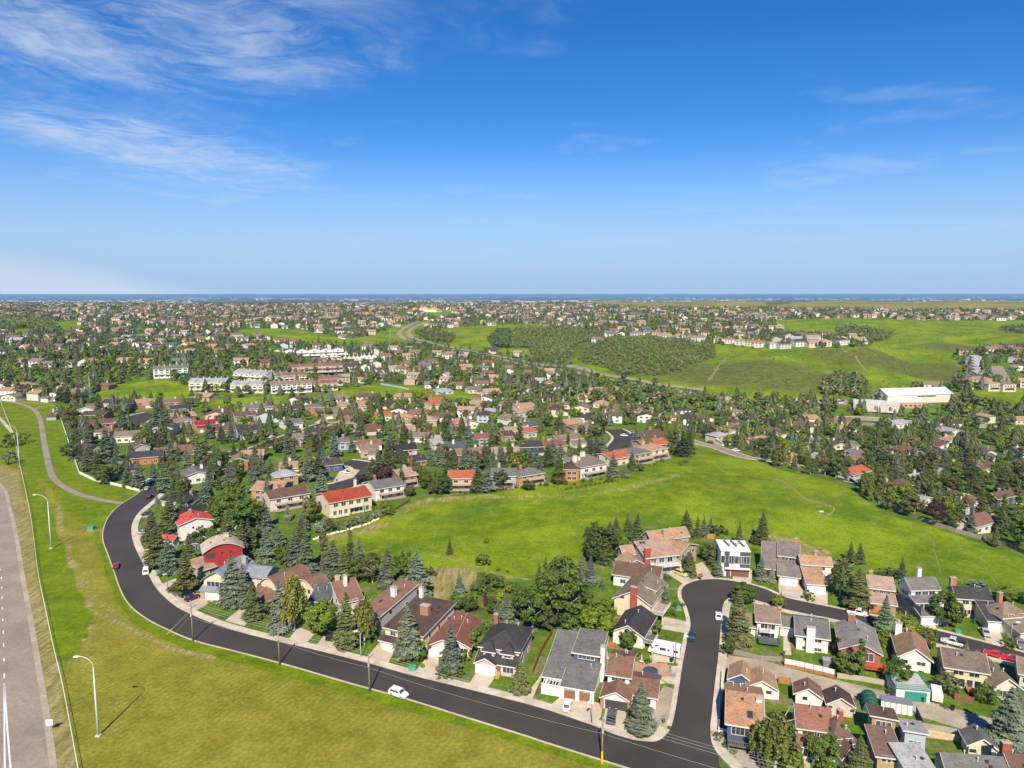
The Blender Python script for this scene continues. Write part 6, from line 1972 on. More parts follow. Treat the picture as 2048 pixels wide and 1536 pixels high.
NEAR_TREES = [
    # along the bending road
    ('3',150,815,510),('3',60,760,400,'spruce','n'),('3',290,950,610,'spruce','n'),('3',312,735,490,'spruce','g'),('3',652,1060,650),('3',742,1075,740,'spruce','b'),('3',812,1172,870,'spruce','g',1.1),
    ('3',1022,1262,850),('3',1136,1262,830,'weep','y',1.0),('3',1346,1305,1040,'round','l',1.15),('3',1552,1402,950,'spruce','n'),('3',1690,1372,1010,'weep','y'),('4',462,925,505,'spruce','b',1.1),
    ('4',792,1025,650,'spruce','b'),('4',1340,1212,925,'spruce','n',1.0),('5',1108,1262,845,'spruce','b',1.15),('4',560,960,800,'shrub','d'),('4',905,960,860,'shrub','l'),('4',1010,880,690,'round','d',1.0),
    ('3',935,1140,1030,'shrub','d',1.2),('3',720,1090,1030,'shrub','d',1.5),('3',580,1055,1020,'shrub','s'),('3',460,1050,1025,'shrub','y'),('3',180,960,910,'shrub','k',1.5),('4',760,1080,1000,'shrub','d',1.6),('4',850,1070,1010,'shrub','d',1.4),
    # gardens behind
    ('3',922,722,440),('3',1140,765,470),('3',1232,805,455),('3',1058,752,590,'round','d'),('3',1444,855,548,'spruce','b',1.25),('3',1752,892,660,'sparse','o',1.0),('3',1872,915,605),('3',1992,900,620,'spruce','n'),
    ('4',530,455,75,'spruce','b',1.15),('4',420,380,80,'round','d',0.7),('4',300,370,60,'spruce','b'),('4',632,285,190,'shrub','d'),('4',862,432,255,'spruce','b'),('4',785,112,0,'spruce','g'),('4',1050,190,90,'shrub','d',1.2),('4',1172,242,205,'shrub','d'),('4',1235,255,230,'shrub','d'),
    ('4',830,560,430,'round','d',1.1),('4',940,570,450,'round','k',1.2),('4',1065,530,425,'tall','u',0.6),('4',1120,370,260,'shrub','d',1.4),('4',1010,420,330,'shrub','d',1.4),('4',1300,400,320,'shrub','d',1.5),('4',1130,590,460,'round','d'),('4',1240,705,410,'spruce','b'),('4',1165,640,470,'spruce','b',0.9),
    ('4',1668,690,150,'sparse','d',1.0,'tall open cottonwood with a white trunk behind the grey-roofed house'),('4',1440,725,370,'sparse','d',1.0),('4',1560,700,480,'round','k',1.1),('4',1780,755,560,'round','d',1.2),('4',1950,800,500,'round','l',1.15,'round bright green maple behind the grey-roofed house'),('4',1360,640,420,'round','k',1.1),('4',1500,560,380,'round','d',1.1),('4',1850,560,400,'round','d'),('4',1400,520,420,'shrub','d',1.4),
    ('4',1490,330,150,'slim','g'),('4',1540,340,130,'slim','g'),('4',1610,340,140,'slim','b'),('4',1668,340,135,'slim','g'),('4',1822,335,95),('4',1892,362,120,'spruce','b'),('4',1985,380,290,'spruce','b',1.2),
    ('4',1060,760,640,'round','d'),('4',1730,780,700,'shrub','d',1.5),
    # round the bulb
    ('7',400,565,275,'round','k',1.1),('7',330,510,310,'spruce','k',1.2),('7',440,570,320,'spruce','g',1.2),('7',520,420,200,'spruce','g'),('7',470,400,240,'spruce','g',1.1),('7',612,410,190,'spruce','g'),('7',690,405,170,'spruce','g',1.1),('7',552,530,330,'round','l',1.0),('7',750,420,350,'shrub','l',1.3),
    ('7',1072,365,150,'spruce','g',1.15),('7',1160,375,190,'slim','g'),('7',1210,370,200,'slim','b',1.2),('7',1265,330,200,'slim','b',1.2),('7',1340,345,260,'shrub','k',1.4),('7',1100,672,470,'spruce','n'),('7',1290,600,380,'spruce','n'),('7',1322,682,525,'spruce','b'),('7',1658,714,508,'spruce','b'),('7',1746,722,615,'spruce','s',1.6),('7',1240,560,420,'round','d'),('7',1610,430,350,'round','k',1.0),
    ('7',1050,620,510,'round','k'),('7',902,905,745,'spruce','b',1.3),('7',855,905,840,'shrub','y',0.8),('7',930,920,880,'shrub','d'),('7',990,925,875,'shrub','d'),('7',1045,920,880,'shrub','d'),('7',955,985,930,'shrub','d'),('7',995,1005,980,'shrub','d'),('7',885,695,640,'shrub','d'),('7',930,705,660,'shrub','d'),('7',1130,700,660,'shrub','y'),
    ('7',1520,900,735,'round','d',1.35),('7',1475,1195,785,'spruce','n',1.1,'tall green spruce beside the side street with a white car next to it'),('7',1802,935,825,'round','o',1.0),('7',1408,1295,1170,'round','d',1.0),('7',605,1255,1095,'round','d',0.9),('7',818,1132,1025,'shrub','y',1.1),('7',690,1310,1250,'shrub','d'),('7',760,1370,1310,'shrub','l',1.3),('7',160,1130,930,'round','k',1.0),('7',870,1180,1150,'shrub','d'),('7',925,1165,1145,'shrub','l'),('7',900,1225,1190,'shrub','d',1.4),
    # cross street
    ('8',600,850,535,'weep','o',1.1),('8',730,935,610,'spruce','n',1.35),('8',680,570,400,'spruce','g'),('8',755,580,410,'spruce','g',1.1),('8',1085,705,528,'spruce','g'),('8',985,700,610,'shrub','k',1.6),('8',945,1125,820,'spruce','b',1.1,'blue-grey spruce standing on the verge in front of the pinkish brick house'),('8',1442,1075,815,'round','d',1.1),('8',1140,1150,1000,'round','l',1.4),('8',1302,1245,1085,'round','y',0.9),('8',945,1240,1070,'poplar','l',1.2),
    ('8',605,1310,1175,'round','u',1.0),('8',655,1465,1260,'round','d',1.1),('8',755,1475,1165,'poplar','p',0.9),('8',1050,1400,1290,'round','k',1.1),('8',1062,1570,1355,'round','d',0.95),('8',1588,1255,1175,'spruce','b',1.2),('8',1905,880,750,'round','l',1.4),('8',345,865,775,'shrub','d',0.9),('8',112,935,820,'round','l',0.9),('8',1060,960,905,'shrub','d',1.2),('8',2010,880,800,'round','k'),('8',2046,900,800,'round','k'),('8',1660,770,700,'shrub','s',2.0),('8',1930,1245,1160,'shrub','d',1.2),
    # lower right
    ('6',1452,950,790,'round','n',1.2),('6',1745,1020,870,'round','d',1.3),('6',1905,1400,890,'spruce','b',1.35,'huge blue-grey spruce filling the lower right edge'),('6',85,1560,1085,'weep','y',1.2),('6',470,1540,1270,'round','d',1.0),('6',745,1620,1275,'spruce','g',1.1),('6',1035,1590,1455,'spruce','s',1.3),('6',270,1540,1370,'poplar','d',1.6),('6',200,1560,1420,'shrub','l',1.3),('6',1990,1010,890,'spruce','b',1.3),('6',1000,960,890,'shrub','d'),('6',1420,1060,1020,'shrub','d',1.2),('6',1530,960,900,'shrub','d',1.2),
    ('5',1760,1290,1240,'shrub','d',1.0),('5',1720,1330,1270,'shrub','s'),('5',1790,1380,1320,'shrub','d'),('5',1840,1430,1380,'shrub','d'),('5',1790,640,560,'shrub','d',1.2),('5',2030,1470,1170,'weep','y'),
    # left block by the path
    ('1',605,480,280,'spruce','g',1.1),('1',560,560,420,'round','k'),('1',690,640,430),('1',640,560,400,'spruce','k'),('1',765,660,470,'spruce','g'),('1',842,570,275),('1',905,565,370,'spruce','g'),('1',1240,300,70),('1',1312,345,110),('1',966,305,130),('1',782,200,15,'spruce','g'),('1',935,170,35),('1',1028,160,25),('1',1565,565,365),('1',1725,590,430),('1',1822,410,225),('1',1742,400,265,'spruce','g'),
    ('1',1095,775,535),('1',1208,695,555),('1',1000,765,615,'spruce','g'),('1',815,745,590,'tall','o',1.2),('1',885,720,600,'tall','o'),('1',1300,810,555),('1',1405,785,590),('1',1250,790,640,'spruce','g'),('1',1640,890,680),('1',1800,745,575),('1',1992,695,525),('1',1240,930,810,'spruce','s',0.9),('1',1250,425,340,'round','u',1.4),('1',1200,1195,930,'spruce','n'),('1',1335,1160,850,'spruce','g'),('1',1345,560,385),('1',1190,380,240,'spruce','g'),('1',1090,370,230,'spruce','g'),('1',560,190,100,'spruce','k'),('1',620,110,-30,'spruce','k',1.2),('1',540,100,-40,'spruce','k',1.2),('1',680,100,-20,'spruce','g'),('1',480,90,-50,'spruce','g',1.2),('1',560,300,140,'round','o'),
    ('1',100,445,330,'shrub','k',1.0,'wide dark bush beside the first lamp post on the left'),('1',200,420,330,'shrub','d',1.0),('1',60,590,460,'shrub','s',0.9),('1',1430,500,340,'spruce','n'),('1',1930,900,780,'spruce','g'),
    ('3',655,290,105,'round','l',0.9),('3',590,470,195,'tall','d',1.3),('3',760,480,210,'tall','d',1.4),('3',820,590,455,'round','k',1.2),('3',905,470,205),('3',1200,490,315),('3',1250,430,200,'tall','y',0.8),('3',1088,400,250,'spruce','s',0.9),('3',1000,600,420,'spruce','b',1.3),('3',680,400,250,'round','d'),('3',520,440,260,'round','k'),('3',430,300,60),('3',650,120,-60),('3',1340,500,390,'round','s',1.0),('3',1410,490,380,'sparse','o'),('3',1840,350,240,'shrub','l',1.4),('3',620,880,800,'shrub','d'),('3',930,790,720,'shrub','k',1.4),('3',1560,850,760,'shrub','l',1.0),('3',870,380,240,'spruce','b'),
    # edge of the grass hill
    ('m',880,980,690),('m',770,800,580,'spruce','b'),('m',1330,760,540,'spruce','g',1.2),('m',1280,800,600,'spruce','g',1.2),('m',1400,720,500,'spruce','g',1.2),('m',1390,1010,940,'round','l'),('m',1570,920,820,'round','o'),('m',1700,860,720,'round','d'),('m',1750,900,810,'round','o'),('m',1830,900,740,'round','k'),('m',1000,400,360,'round','u',1.3),('m',1200,810,740,'round','u',1.3),
    ('n',380,960,740,'spruce','g',1.1),('n',450,960,750,'spruce','b',1.1),('n',780,950,860,'round','d',1.2),('n',1010,890,690,'spruce','g',1.2),('n',790,760,615,'spruce','g',1.1),('n',860,770,660,'tall','d',1.3),('n',1440,840,645),('n',1540,850,735),('n',1590,780,635,'spruce','g'),('n',965,700,525,'spruce','b',1.2),('n',1110,700,590),('n',1260,670,450),('n',1360,690,490),('n',1310,660,500,'spruce','n'),('n',1625,600,440),('n',1990,680,480,'spruce','k',1.3),('n',2035,660,480,'spruce','k',1.2),('n',1950,660,500,'spruce','b',1.1),('n',1660,800,730,'round','d'),('n',1435,880,820,'shrub','d',1.4),('n',555,740,550),('n',290,750,560),('n',710,560,420,'poplar','p',1.3),('n',1970,755,720,'shrub','d'),('n',2015,730,700,'shrub','d',1.4),('n',155,1450,1330,'spruce','g'),('n',450,1365,1320,'shrub','d'),('n',420,1530,1430,'shrub','l'),('n',80,760,590),('n',180,790,610,'spruce','g'),('n',100,960,830,'round','k',1.2),('n',1190,860,810,'round','d'),
]
for row in NEAR_TREES:
    k, bx, by, ty = row[:4]
    T(k, bx, by, ty, *(row[4:] if len(row) > 4 else ()))
# silver hedge below the rust-red house, clipped hedge, lilac screen
for i in range(9):
    t = i / 8
    T('3',1480 + 310 * t,480 - 110 * t + (i % 2) * 10,400 - 95 * t,'shrub','s' if i % 3 else 'o',0.8)
for i in range(10):
    t = i / 9
    T('n',1080 + 330 * t,945 - 60 * t,915 - 55 * t,'shrub','o',1.0)
for i in range(46):
    t = i / 45
    rnd_ = random.Random(i)
    line = [(120,985),(330,985),(520,965),(720,940),(900,930),(1060,925),(1420,860),(1560,830),(1700,770),(1860,735)]
    k_ = t * (len(line) - 1); j_ = min(int(k_),len(line) - 2); f_ = k_ - j_
    bx = line[j_][0] + (line[j_ + 1][0] - line[j_][0]) * f_ + rnd_.uniform(-14,14); by = line[j_][1] + (line[j_ + 1][1] - line[j_][1]) * f_ - rnd_.uniform(2,22)
    T('n',bx,by,by - rnd_.uniform(16,48),'shrub',rnd_.choice(['d','k','l','o','u','s']),rnd_.uniform(0.7,1.1))
N_NEAR = len(TREES)

# ------------------------------------------------------------------ further houses and trees, spread over the map
OCC = [(float(r.location.x),float(r.location.y),rad) for r,rad,*_ in HOUSES]


class Occ:
    """spatial hash of discs"""
    def __init__(s, cell=25.0):
        s.c = cell; s.d = {}

    def add(s, x, y, r):
        s.d.setdefault((int(x // s.c),int(y // s.c)),[]).append((x,y,r))

    def hit(s, x, y, r):
        i, j = int(x // s.c), int(y // s.c)
        for a in (i - 1, i, i + 1):
            for b in (j - 1, j, j + 1):
                for (u, v, q) in s.d.get((a, b), ()):
                    if (u - x) ** 2 + (v - y) ** 2 < (q + r) ** 2:
                        return True
        return False


houses_occ = Occ(40.0)
for q in OCC:
    houses_occ.add(*q)
for (p0, r0) in ():
    pass
# road segments into dots
roads_occ = Occ(40.0)
for ln, hw in ROAD_CL:
    for i in range(len(ln) - 1):
        L = float(np.hypot(*(ln[i + 1] - ln[i]))); n = max(1,int(L / max(2.0,hw * 0.8)))
        for k in range(n):
            p = ln[i] + (ln[i + 1] - ln[i]) * k / n
            roads_occ.add(float(p[0]), float(p[1]), hw)


def seen_px(x, y, z=0.0):
    return project(np.asarray(x),np.asarray(y),hgt(x,y) + z)


def is_green(x, y):
    px, py = seen_px(x, y)
    return wild_green(px, py) & (np.atleast_1d(py) < 1700)


# --- special buildings first
SPECIAL = []


def big_box(k,A,B,Cc,e,roofc,wallc,desc,name='building',kind='gable',axis='x',rise=4.0,dmax=60,cat='building',group=None,wmax=None):
    loc, yaw, w, d = frame3(k, A, B, Cc, e)
    yaw = max(min(yaw, 0.45), -0.45)
    d = min(d, dmax)
    h = House(name,loc,yaw,w,d,roofc,wallc,M_STUC,1); h.eave = e
    tag(h.root, desc, cat, group)
    houses_occ.add(loc[0], loc[1], max(w, d) * 0.5)
    HOUSES.append((h.root, max(w, d) / 2, desc, w, d, yaw))
    return h


def specials():
    # arena with the long white roof and its low front block
    h = big_box('q',(975,895),(1485,862),(1400,805),7.0,(0.82,0.80,0.76),(0.62,0.56,0.47),'arena hall with a long low white gabled roof beside the valley road',kind='gable',axis='x',rise=5.0,dmax=46)
    w, d = h.w, h.d; h.trimc = C['white']
    B = h.block(-w / 2,w / 2,-d / 2,d / 2,7.0,'gable','x',4.5,0.5)
    h.box('wall_panel',-w / 2 - 0.2,-w / 2 - 0.003,-d * 0.4,-d * 0.1,0,3.5,M_METAL,(0.45,0.06,0.04)); h.row(B,'l',3.5,3,4.0,2.2); h.row(B,'f',4.6,6,3.0,1.2,lo=-0.1,hi=0.5)
    h = big_box('q',(655,915),(980,985),(990,905),5.5,(0.60,0.58,0.55),(0.60,0.53,0.44),'low flat-roofed beige hall in front of the arena',kind='flat',dmax=30)
    w,d = h.w,h.d; B = h.block(-w / 2,w / 2,-d / 2,d / 2,5.5,'flat','x',0,0.2); h.row(B,'f',1.0,3,2.5,3.2); h.row(B,'l',1.0,3,2.5,3.0)
    for i in range(9):
        x = -w / 2 + w * (i + 0.5) / 9; h.box('pilaster',x - 0.25,x + 0.25,-d / 2 - 0.25,-d / 2 - 0.003,-0.5,5.2,M_STUC,(0.52,0.46,0.38))
    for i in range(4):
        h.box('roof_unit',-w * 0.3 + i * 6,-w * 0.3 + i * 6 + 2.2,-1,1.4,5.6,6.9,M_METAL,(0.5,0.5,0.5))
    h = big_box('q',(985,935),(1290,935),(1280,900),4.5,(0.75,0.74,0.72),(0.50,0.32,0.18),'white-roofed link building with tan walls below the arena roof',kind='flat',dmax=18)
    B = h.block(-h.w / 2,h.w / 2,-h.d / 2,h.d / 2,4.5,'flat','x',0,0.3); h.row(B,'f',0.8,8,2.2,1.8)
    h = big_box('q',(1985,1255),(2200,1290),(2090,1120),4.2,(0.62,0.63,0.65),(0.20,0.10,0.075),'long flat white-roofed shop building with brown walls at the right edge',kind='flat',dmax=30)
    B = h.block(-h.w / 2,h.w / 2,-h.d / 2,h.d / 2,4.2,'flat','x',0,0.2); h.row(B,'l',0.6,5,2.4,2.4); h.row(B,'f',0.6,5,2.4,2.4)
    for i in range(4):
        h.box('roof_unit',-6 + i * 4,-4.6 + i * 4,-2,-0.5,4.3,5.4,M_METAL,(0.5,0.5,0.5))
    # townhouse rows
    def rowhouse(k,A,B_,Cc,e,roof,wall,n,desc,kind='gable',axis='x',rise=2.6,white=True):
        h = big_box(k,A,B_,Cc,e,C.get(roof,roof),C.get(wall,wall),desc,name='townhouse_row',cat='townhouses',group='townhouse rows',dmax=13)
        w, d = h.w, h.d
        uw = w / n
        for i in range(n):
            x0 = -w / 2 + i * uw; off = 0.7 * (i % 2)
            B = h.block(x0 + 0.02,x0 + uw - 0.02,-d / 2 + off,d / 2 + off,e - 0.3 * (i % 2),kind,axis,rise,0.25)
            for z in (0.9, 3.6, 6.0)[:(3 if e > 7 else 2)]:
                h.window(B,'f',0,z,min(2.6,uw * 0.55),1.5)
            h.chimney(x0 + uw - 0.6,d * 0.1 + off,e,e + rise + 0.9,1.0,1.0,C['offwhite'] if white else C['brick'],M_STUC)
            h.box('balcony',x0 + 0.3,x0 + uw - 0.3,-d / 2 + off - 1.3,-d / 2 + off - 0.003,3.0,3.9,M_TRIM,C['white'] if white else C['wbrown'])
    rowhouse('l',(206,815),(524,800),(522,742),7.4,'gbrown','white',8,'long white townhouse row with grey-brown roofs facing the green strip')
    rowhouse('l',(545,800),(745,790),(735,742),6.4,'umber','wpink',5,'brown brick townhouse row right of the long white row',white=False); rowhouse('l',(745,780),(880,768),(870,690),6.4,'umber','wpink',4,'second brown brick townhouse row behind the large green tree',white=False)
    rowhouse('k',(1445,790),(1735,790),(1720,720),6.8,'lgrey','offwhite',6,'pale grey townhouse row with red umbrella balcony left of the blue spruces'); rowhouse('k',(1770,805),(2030,815),(2000,745),6.8,'lgrey','offwhite',6,'pale grey townhouse row just right of the big spruce pair')
    rowhouse('k',(1195,700),(1330,690),(1320,622),8.0,'grey','white',3,'tall white townhouse block left of the twin blocks'); rowhouse('k',(1340,690),(1475,680),(1465,615),8.0,'grey','white',3,'tall white townhouse block right of the twin blocks')
    rowhouse('k',(1790,690),(2040,735),(2020,655),6.4,'lgrey','offwhite',6,'upper pale grey townhouse row behind the lower pair'); rowhouse('l',(770,590),(930,590),(920,535),7.0,'dbrown','white',5,'white townhouse row with sloping dark brown roofs, left half',axis='y'); rowhouse('l',(930,580),(1035,565),(1020,520),7.0,'dbrown','white',3,'white townhouse row with sloping dark brown roofs, right half',axis='y')
    rowhouse('l',(640,560),(770,545),(760,510),6.4,'dbrown','white',5,'distant white townhouse row with dark roofs in the trees',axis='y'); rowhouse('l',(310,530),(540,500),(530,480),6.0,'dbrown','white',7,'long distant white townhouse row left of the dark-roofed rows',axis='y')
    rowhouse('l',(230,740),(480,725),(470,680),6.0,'umber','beige',6,'umber-roofed townhouse row behind the long white row',white=True); rowhouse('l',(420,670),(700,660),(690,620),6.0,'umber','wpink',6,'upper umber-roofed townhouse row near the blue spruce',white=False)
    # school with the yellow roof
    h = big_box('l',(1030,205),(1260,205),(1250,180),6.0,(0.75,0.45,0.02),(0.80,0.76,0.66),'far school building with a bright yellow roof on the ridge',kind='hip',dmax=26)
    w, d = h.w, h.d; h.trimc = C['white']
    for i in range(3):
        h.block(-w / 2 + w * i / 3 + 0.5,-w / 2 + w * (i + 1) / 3 - 0.5,-d / 2 + (i % 2) * 4,d / 2,6.0 + 1.5 * (i == 1),'hip','x',4.0,0.8)
    # white houses in steps on the right hillside
    for i in range(7):
        t = i / 6
        x0 = 1625 + 25 * t; y = 570 + 140 * t
        h = H3('q',(x0,y + 10),(x0 + 95,y - 2),(x0 + 90,y - 18),4.8,'lgrey','white',M_STUC,desc=f'{["topmost", "second", "third", "fourth", "fifth", "sixth", "lowest"][i]} white stepped house of the diagonal row on the right hillside',group='stepped white houses',dmax=12,detail=1)
        h.root.rotation_euler[2] = 0.25; B = h.block(-5.5,5.5,-6,6,4.8,'gable','x',2.0,0.4); h.row(B,'f',0.9,3,1.5,1.2); h.row(B,'f',3.2,3,1.5,1.1)
        houses_occ.add(h.loc.x, h.loc.y, 8)
    for i,(A,B_,Cc,rf,dsc) in enumerate([((1600,735),(1760,755),(1740,700),'tan','wide tan-roofed white house below the stepped white row'),((1770,790),(1875,785),(1865,745),'tan','tan-roofed cream house with balconies on the right hillside'),((1885,795),(1995,790),(1985,750),'gbrown','grey-brown roofed cream house with balconies on the right hillside')]):
        h = H3('q',A,B_,Cc,6.4,rf,'cream',M_STUC,desc=dsc,group='stepped white houses',dmax=12,detail=1)
        w,d = h.w,h.d; B = h.block(-w / 2,w / 2,-d / 2,d / 2,6.4,'hip','x',2.0,0.4); h.row(B,'f',0.9,4,1.6,1.4); h.row(B,'f',3.8,4,1.6,1.4); h.deck(-w * 0.3,w * 0.3,-d / 2 - 2,-d / 2 - 0.02,3.2,(0.4,0.25,0.15),(0.5,0.35,0.25))
        houses_occ.add(h.loc.x, h.loc.y, 8)


specials()

# --- suburban houses of the middle and far distance in loose rows
ROOFS = ['brown','gbrown','umber','tan','grey','charcoal','dbrown','lgrey','pink','terra','redbrown','slate']
RW = np.array([17,18,13,10,11,8,8,7,7,2,3,3],float); RW /= RW.sum()
WALLS = ['white','offwhite','cream','beige','wpink','wgrey','pblue','tanw','wbrown']
WW = np.array([26,24,18,10,6,6,4,3,3],float); WW /= WW.sum()


def far_lots():
    lots = []
    rg = np.random.default_rng(5)
    y = 395.0; row = 0
    while y < 2450:
        dep = 29 + y * 0.006
        x = -0.80 * y
        while x < 0.82 * y:
            xx = x + rg.uniform(-2.5,2.5); yy = y + 0.10 * x * math.sin(row * 1.7) + rg.uniform(-3,3) + 10 * math.sin(x / 90 + row)
            x += 15.0 + rg.uniform(0,3.5) + (10 if rg.random() < 0.06 else 0)
            lots.append((xx, yy, row))
        y += dep if row % 2 else dep * 0.78
        row += 1
    a = np.array(lots)
    px, py = seen_px(a[:, 0], a[:, 1])
    ok = (px > -60) & (px < 2110) & ~is_green(a[:,0],a[:,1])
    scr = np.zeros(len(a), bool)
    for q in SCRUB_POLYS:
        scr |= sdist(px, py, q) > 0
    ok &= ~scr
    # the hidden backs of ridges and the wooded gaps get no houses
    ok &= ~((a[:, 1] > 2350))
    out = []
    for (x, y, row), o, qx, qy in zip(a, ok, px, py):
        if not o or houses_occ.hit(x,y,9.5) or roads_occ.hit(x,y,7.5):
            continue
        if qy > 1000:
            continue
        if 1480 < qx < 1960 and 780 < qy < 842:
            continue
        if 1130 < qx < 1480 and 745 < qy < 800 and rg.random() < 0.6:
            continue
        if rg.random() < (0.30 if qy < 740 else 0.14):
            continue
        out.append((x, y, row, qx, qy))
        houses_occ.add(x, y, 8.0)
    return out


LOTS = far_lots()
LOTS.sort(key=lambda q: q[1])
N_SINGLE = max(0, 300 - len([1 for h in HOUSES]))
print('LOTS',len(LOTS),'single',N_SINGLE,'houses',len(HOUSES))


def row_yaw(row, x):
    return 0.10 * math.sin(row * 1.7) + (0.35 * math.sin(row * 0.9 + x / 160.0))


def single_far(x, y, row, qx, qy, rg):
    rc = ROOFS[rg.choice(len(ROOFS),p=RW)]; wc = WALLS[rg.choice(len(WALLS),p=WW)]
    if qy < 700 and qx < 1100 and rg.random() < 0.45:
        rc = ['tan','pink','terra','gbrown'][rg.integers(4)]; wc = ['cream','wpink','white','offwhite'][rg.integers(4)]
    w,d = rg.uniform(11.5,15.5),rg.uniform(10,13); e = 5.4 if rg.random() < 0.5 else 3.4
    h = House('house',(x,y,h1(x,y)),row_yaw(row,x) + (math.pi / 2 if rg.random() < 0.25 else 0),w,d,C[rc],C[wc],M_SIDE,0)
    kind,axis = (('gable','x'),('gable','y'),('hip','x'))[rg.integers(3)]
    B = h.block(-w / 2,w / 2,-d / 2,d / 2,e,kind,axis,rg.uniform(1.7,2.5),0.5)
    for z in ([1.0, 3.7] if e > 5 else [1.1]):
        h.row(B, 'f', z, 3, 1.7, 1.2)
    if rg.random() < 0.75:
        s = -1 if rg.random() < 0.5 else 1
        h.block(min(0,s * w / 2),max(0,s * w / 2),-d / 2 - 5,-d / 2 - 0.02,2.7,'gable' if rg.random() < 0.5 else 'low_lo','y' if rg.random() < 0.3 else 'x',1.3,0.4,rname='garage_roof',wname='garage_wall')
    h.chimney(rg.uniform(-0.35,0.35) * w,rg.uniform(-0.2,0.35) * d,e,e + 3.4,1.1,0.9,C[['brick','white','sbrick','offwhite'][rg.integers(4)]],M_STUC)
    if h.root.children and rg.random() < 0.3:
        h.vents(B, 1, int(x))
    later(h.root,f'{CNAME[rc]}-roofed {CNAME[wc]} house','house','houses of the middle distance',qx)
    HOUSES.append((h.root,8,f'{CNAME[rc]}-roofed {CNAME[wc]} house',w,d,0))


_rg = np.random.default_rng(77)
for q in LOTS[:N_SINGLE]:
    single_far(*q, _rg)


def house_mass(lots):
    """the rest of the suburb, too far to tell apart: simple gabled houses joined into one"""
    V = []; Fq = []; Ft = []; C_ = []
    rg = np.random.default_rng(9)
    n = 0
    def add(x0,x1,y0,y1,e,r,cx,cy,z,ca,sa,rc,wc):
        nonlocal n
        o = 0.45
        ym = (y0 + y1) / 2
        P = [(x0,y0,-1),(x1,y0,-1),(x1,y1,-1),(x0,y1,-1),(x0,y0,e),(x1,y0,e),(x1,y1,e),(x0,y1,e),(x0,ym,e + r),(x1,ym,e + r)]
        RP = [(x0 - o,y0 - o,e - 0.15),(x1 + o,y0 - o,e - 0.15),(x1 + o,ym,e + r + 0.12),(x0 - o,ym,e + r + 0.12),(x1 + o,y1 + o,e - 0.15),(x0 - o,y1 + o,e - 0.15)]
        for p in P + RP:
            V.append((cx + p[0] * ca - p[1] * sa,cy + p[0] * sa + p[1] * ca,z + p[2]))
        C_.extend([wc] * 10 + [rc] * 6)
        Fq.extend([(n,n + 1,n + 5,n + 4),(n + 1,n + 2,n + 6,n + 5),(n + 2,n + 3,n + 7,n + 6),(n + 3,n,n + 4,n + 7),(n + 10,n + 11,n + 12,n + 13),(n + 13,n + 12,n + 14,n + 15)])
        Fq.extend([(n + 5,n + 6,n + 9,n + 9),(n + 7,n + 4,n + 8,n + 8)])
        n += 16
        # a darker band of windows on the front
        for k in range(3):
            u0 = x0 + (x1 - x0) * (0.12 + 0.3 * k); u1 = u0 + 1.7
            for zz in ((1.0, 3.6) if e > 4.5 else (1.1,)):
                for p in ((u0,y0 - 0.05,zz),(u1,y0 - 0.05,zz),(u1,y0 - 0.05,zz + 1.2),(u0,y0 - 0.05,zz + 1.2)):
                    V.append((cx + p[0] * ca - p[1] * sa,cy + p[0] * sa + p[1] * ca,z + p[2]))
                C_.extend([(0.05,0.055,0.06)] * 4); Fq.append((n,n + 1,n + 2,n + 3)); n += 4
    for (x, y, row, qx, qy) in lots:
        rc = C[ROOFS[rg.choice(len(ROOFS),p=RW)]]; wc = C[WALLS[rg.choice(len(WALLS),p=WW)]]
        if rg.random() < 0.4:
            rc = C[['tan','pink','gbrown','gbrown','pink','umber','grey'][rg.integers(7)]]; wc = C[['cream','wpink','white','offwhite','beige'][rg.integers(5)]]
        wc = tuple(c * 0.98 for c in wc); rc = tuple(c * 0.92 for c in rc)
        w,d = rg.uniform(11.5,15.5),rg.uniform(9.5,12.5); e = 5.4 if rg.random() < 0.65 else 3.6
        a = row_yaw(row,x) + (math.pi / 2 if rg.random() < 0.25 else 0)
        z = h1(x, y)
        add(-w / 2,w / 2,-d / 2,d / 2,e,rg.uniform(1.8,2.8),x,y,z,math.cos(a),math.sin(a),rc,wc)
        if rg.random() < 0.5:
            add(0,w / 2,-d / 2 - 4.5,-d / 2,2.8,1.1,x,y,z,math.cos(a),math.sin(a),rc,wc)
    # degenerate quads -> triangles: duplicate handled by splitting
    q = [f for f in Fq if f[2] != f[3]]; t = [f[:3] for f in Fq if f[2] == f[3]]
    me = bpy.data.meshes.new('distant_houses')
    me.from_pydata(V, [], q + t)
    at = me.attributes.new('tint', 'FLOAT_COLOR', 'POINT')
    c = np.ones((len(V), 4), np.float32); c[:, :3] = C_
    at.data.foreach_set('color', c.ravel())
    me.materials.append(mat('distant_house',lambda t: pbr(t,t.n('ShaderNodeAttribute',attribute_name='tint').outputs['Color'],0.85)))
    o = link('distant_houses',me); o['kind'] = 'stuff'; o['label'] = 'far suburb of small pale houses spread over the ridges'


house_mass(LOTS[N_SINGLE:])

# --- trees over the residential land
tree_occ = Occ(25.0)
for (x, y, r) in TREES:
    tree_occ.add(x, y, min(r, 2.4))


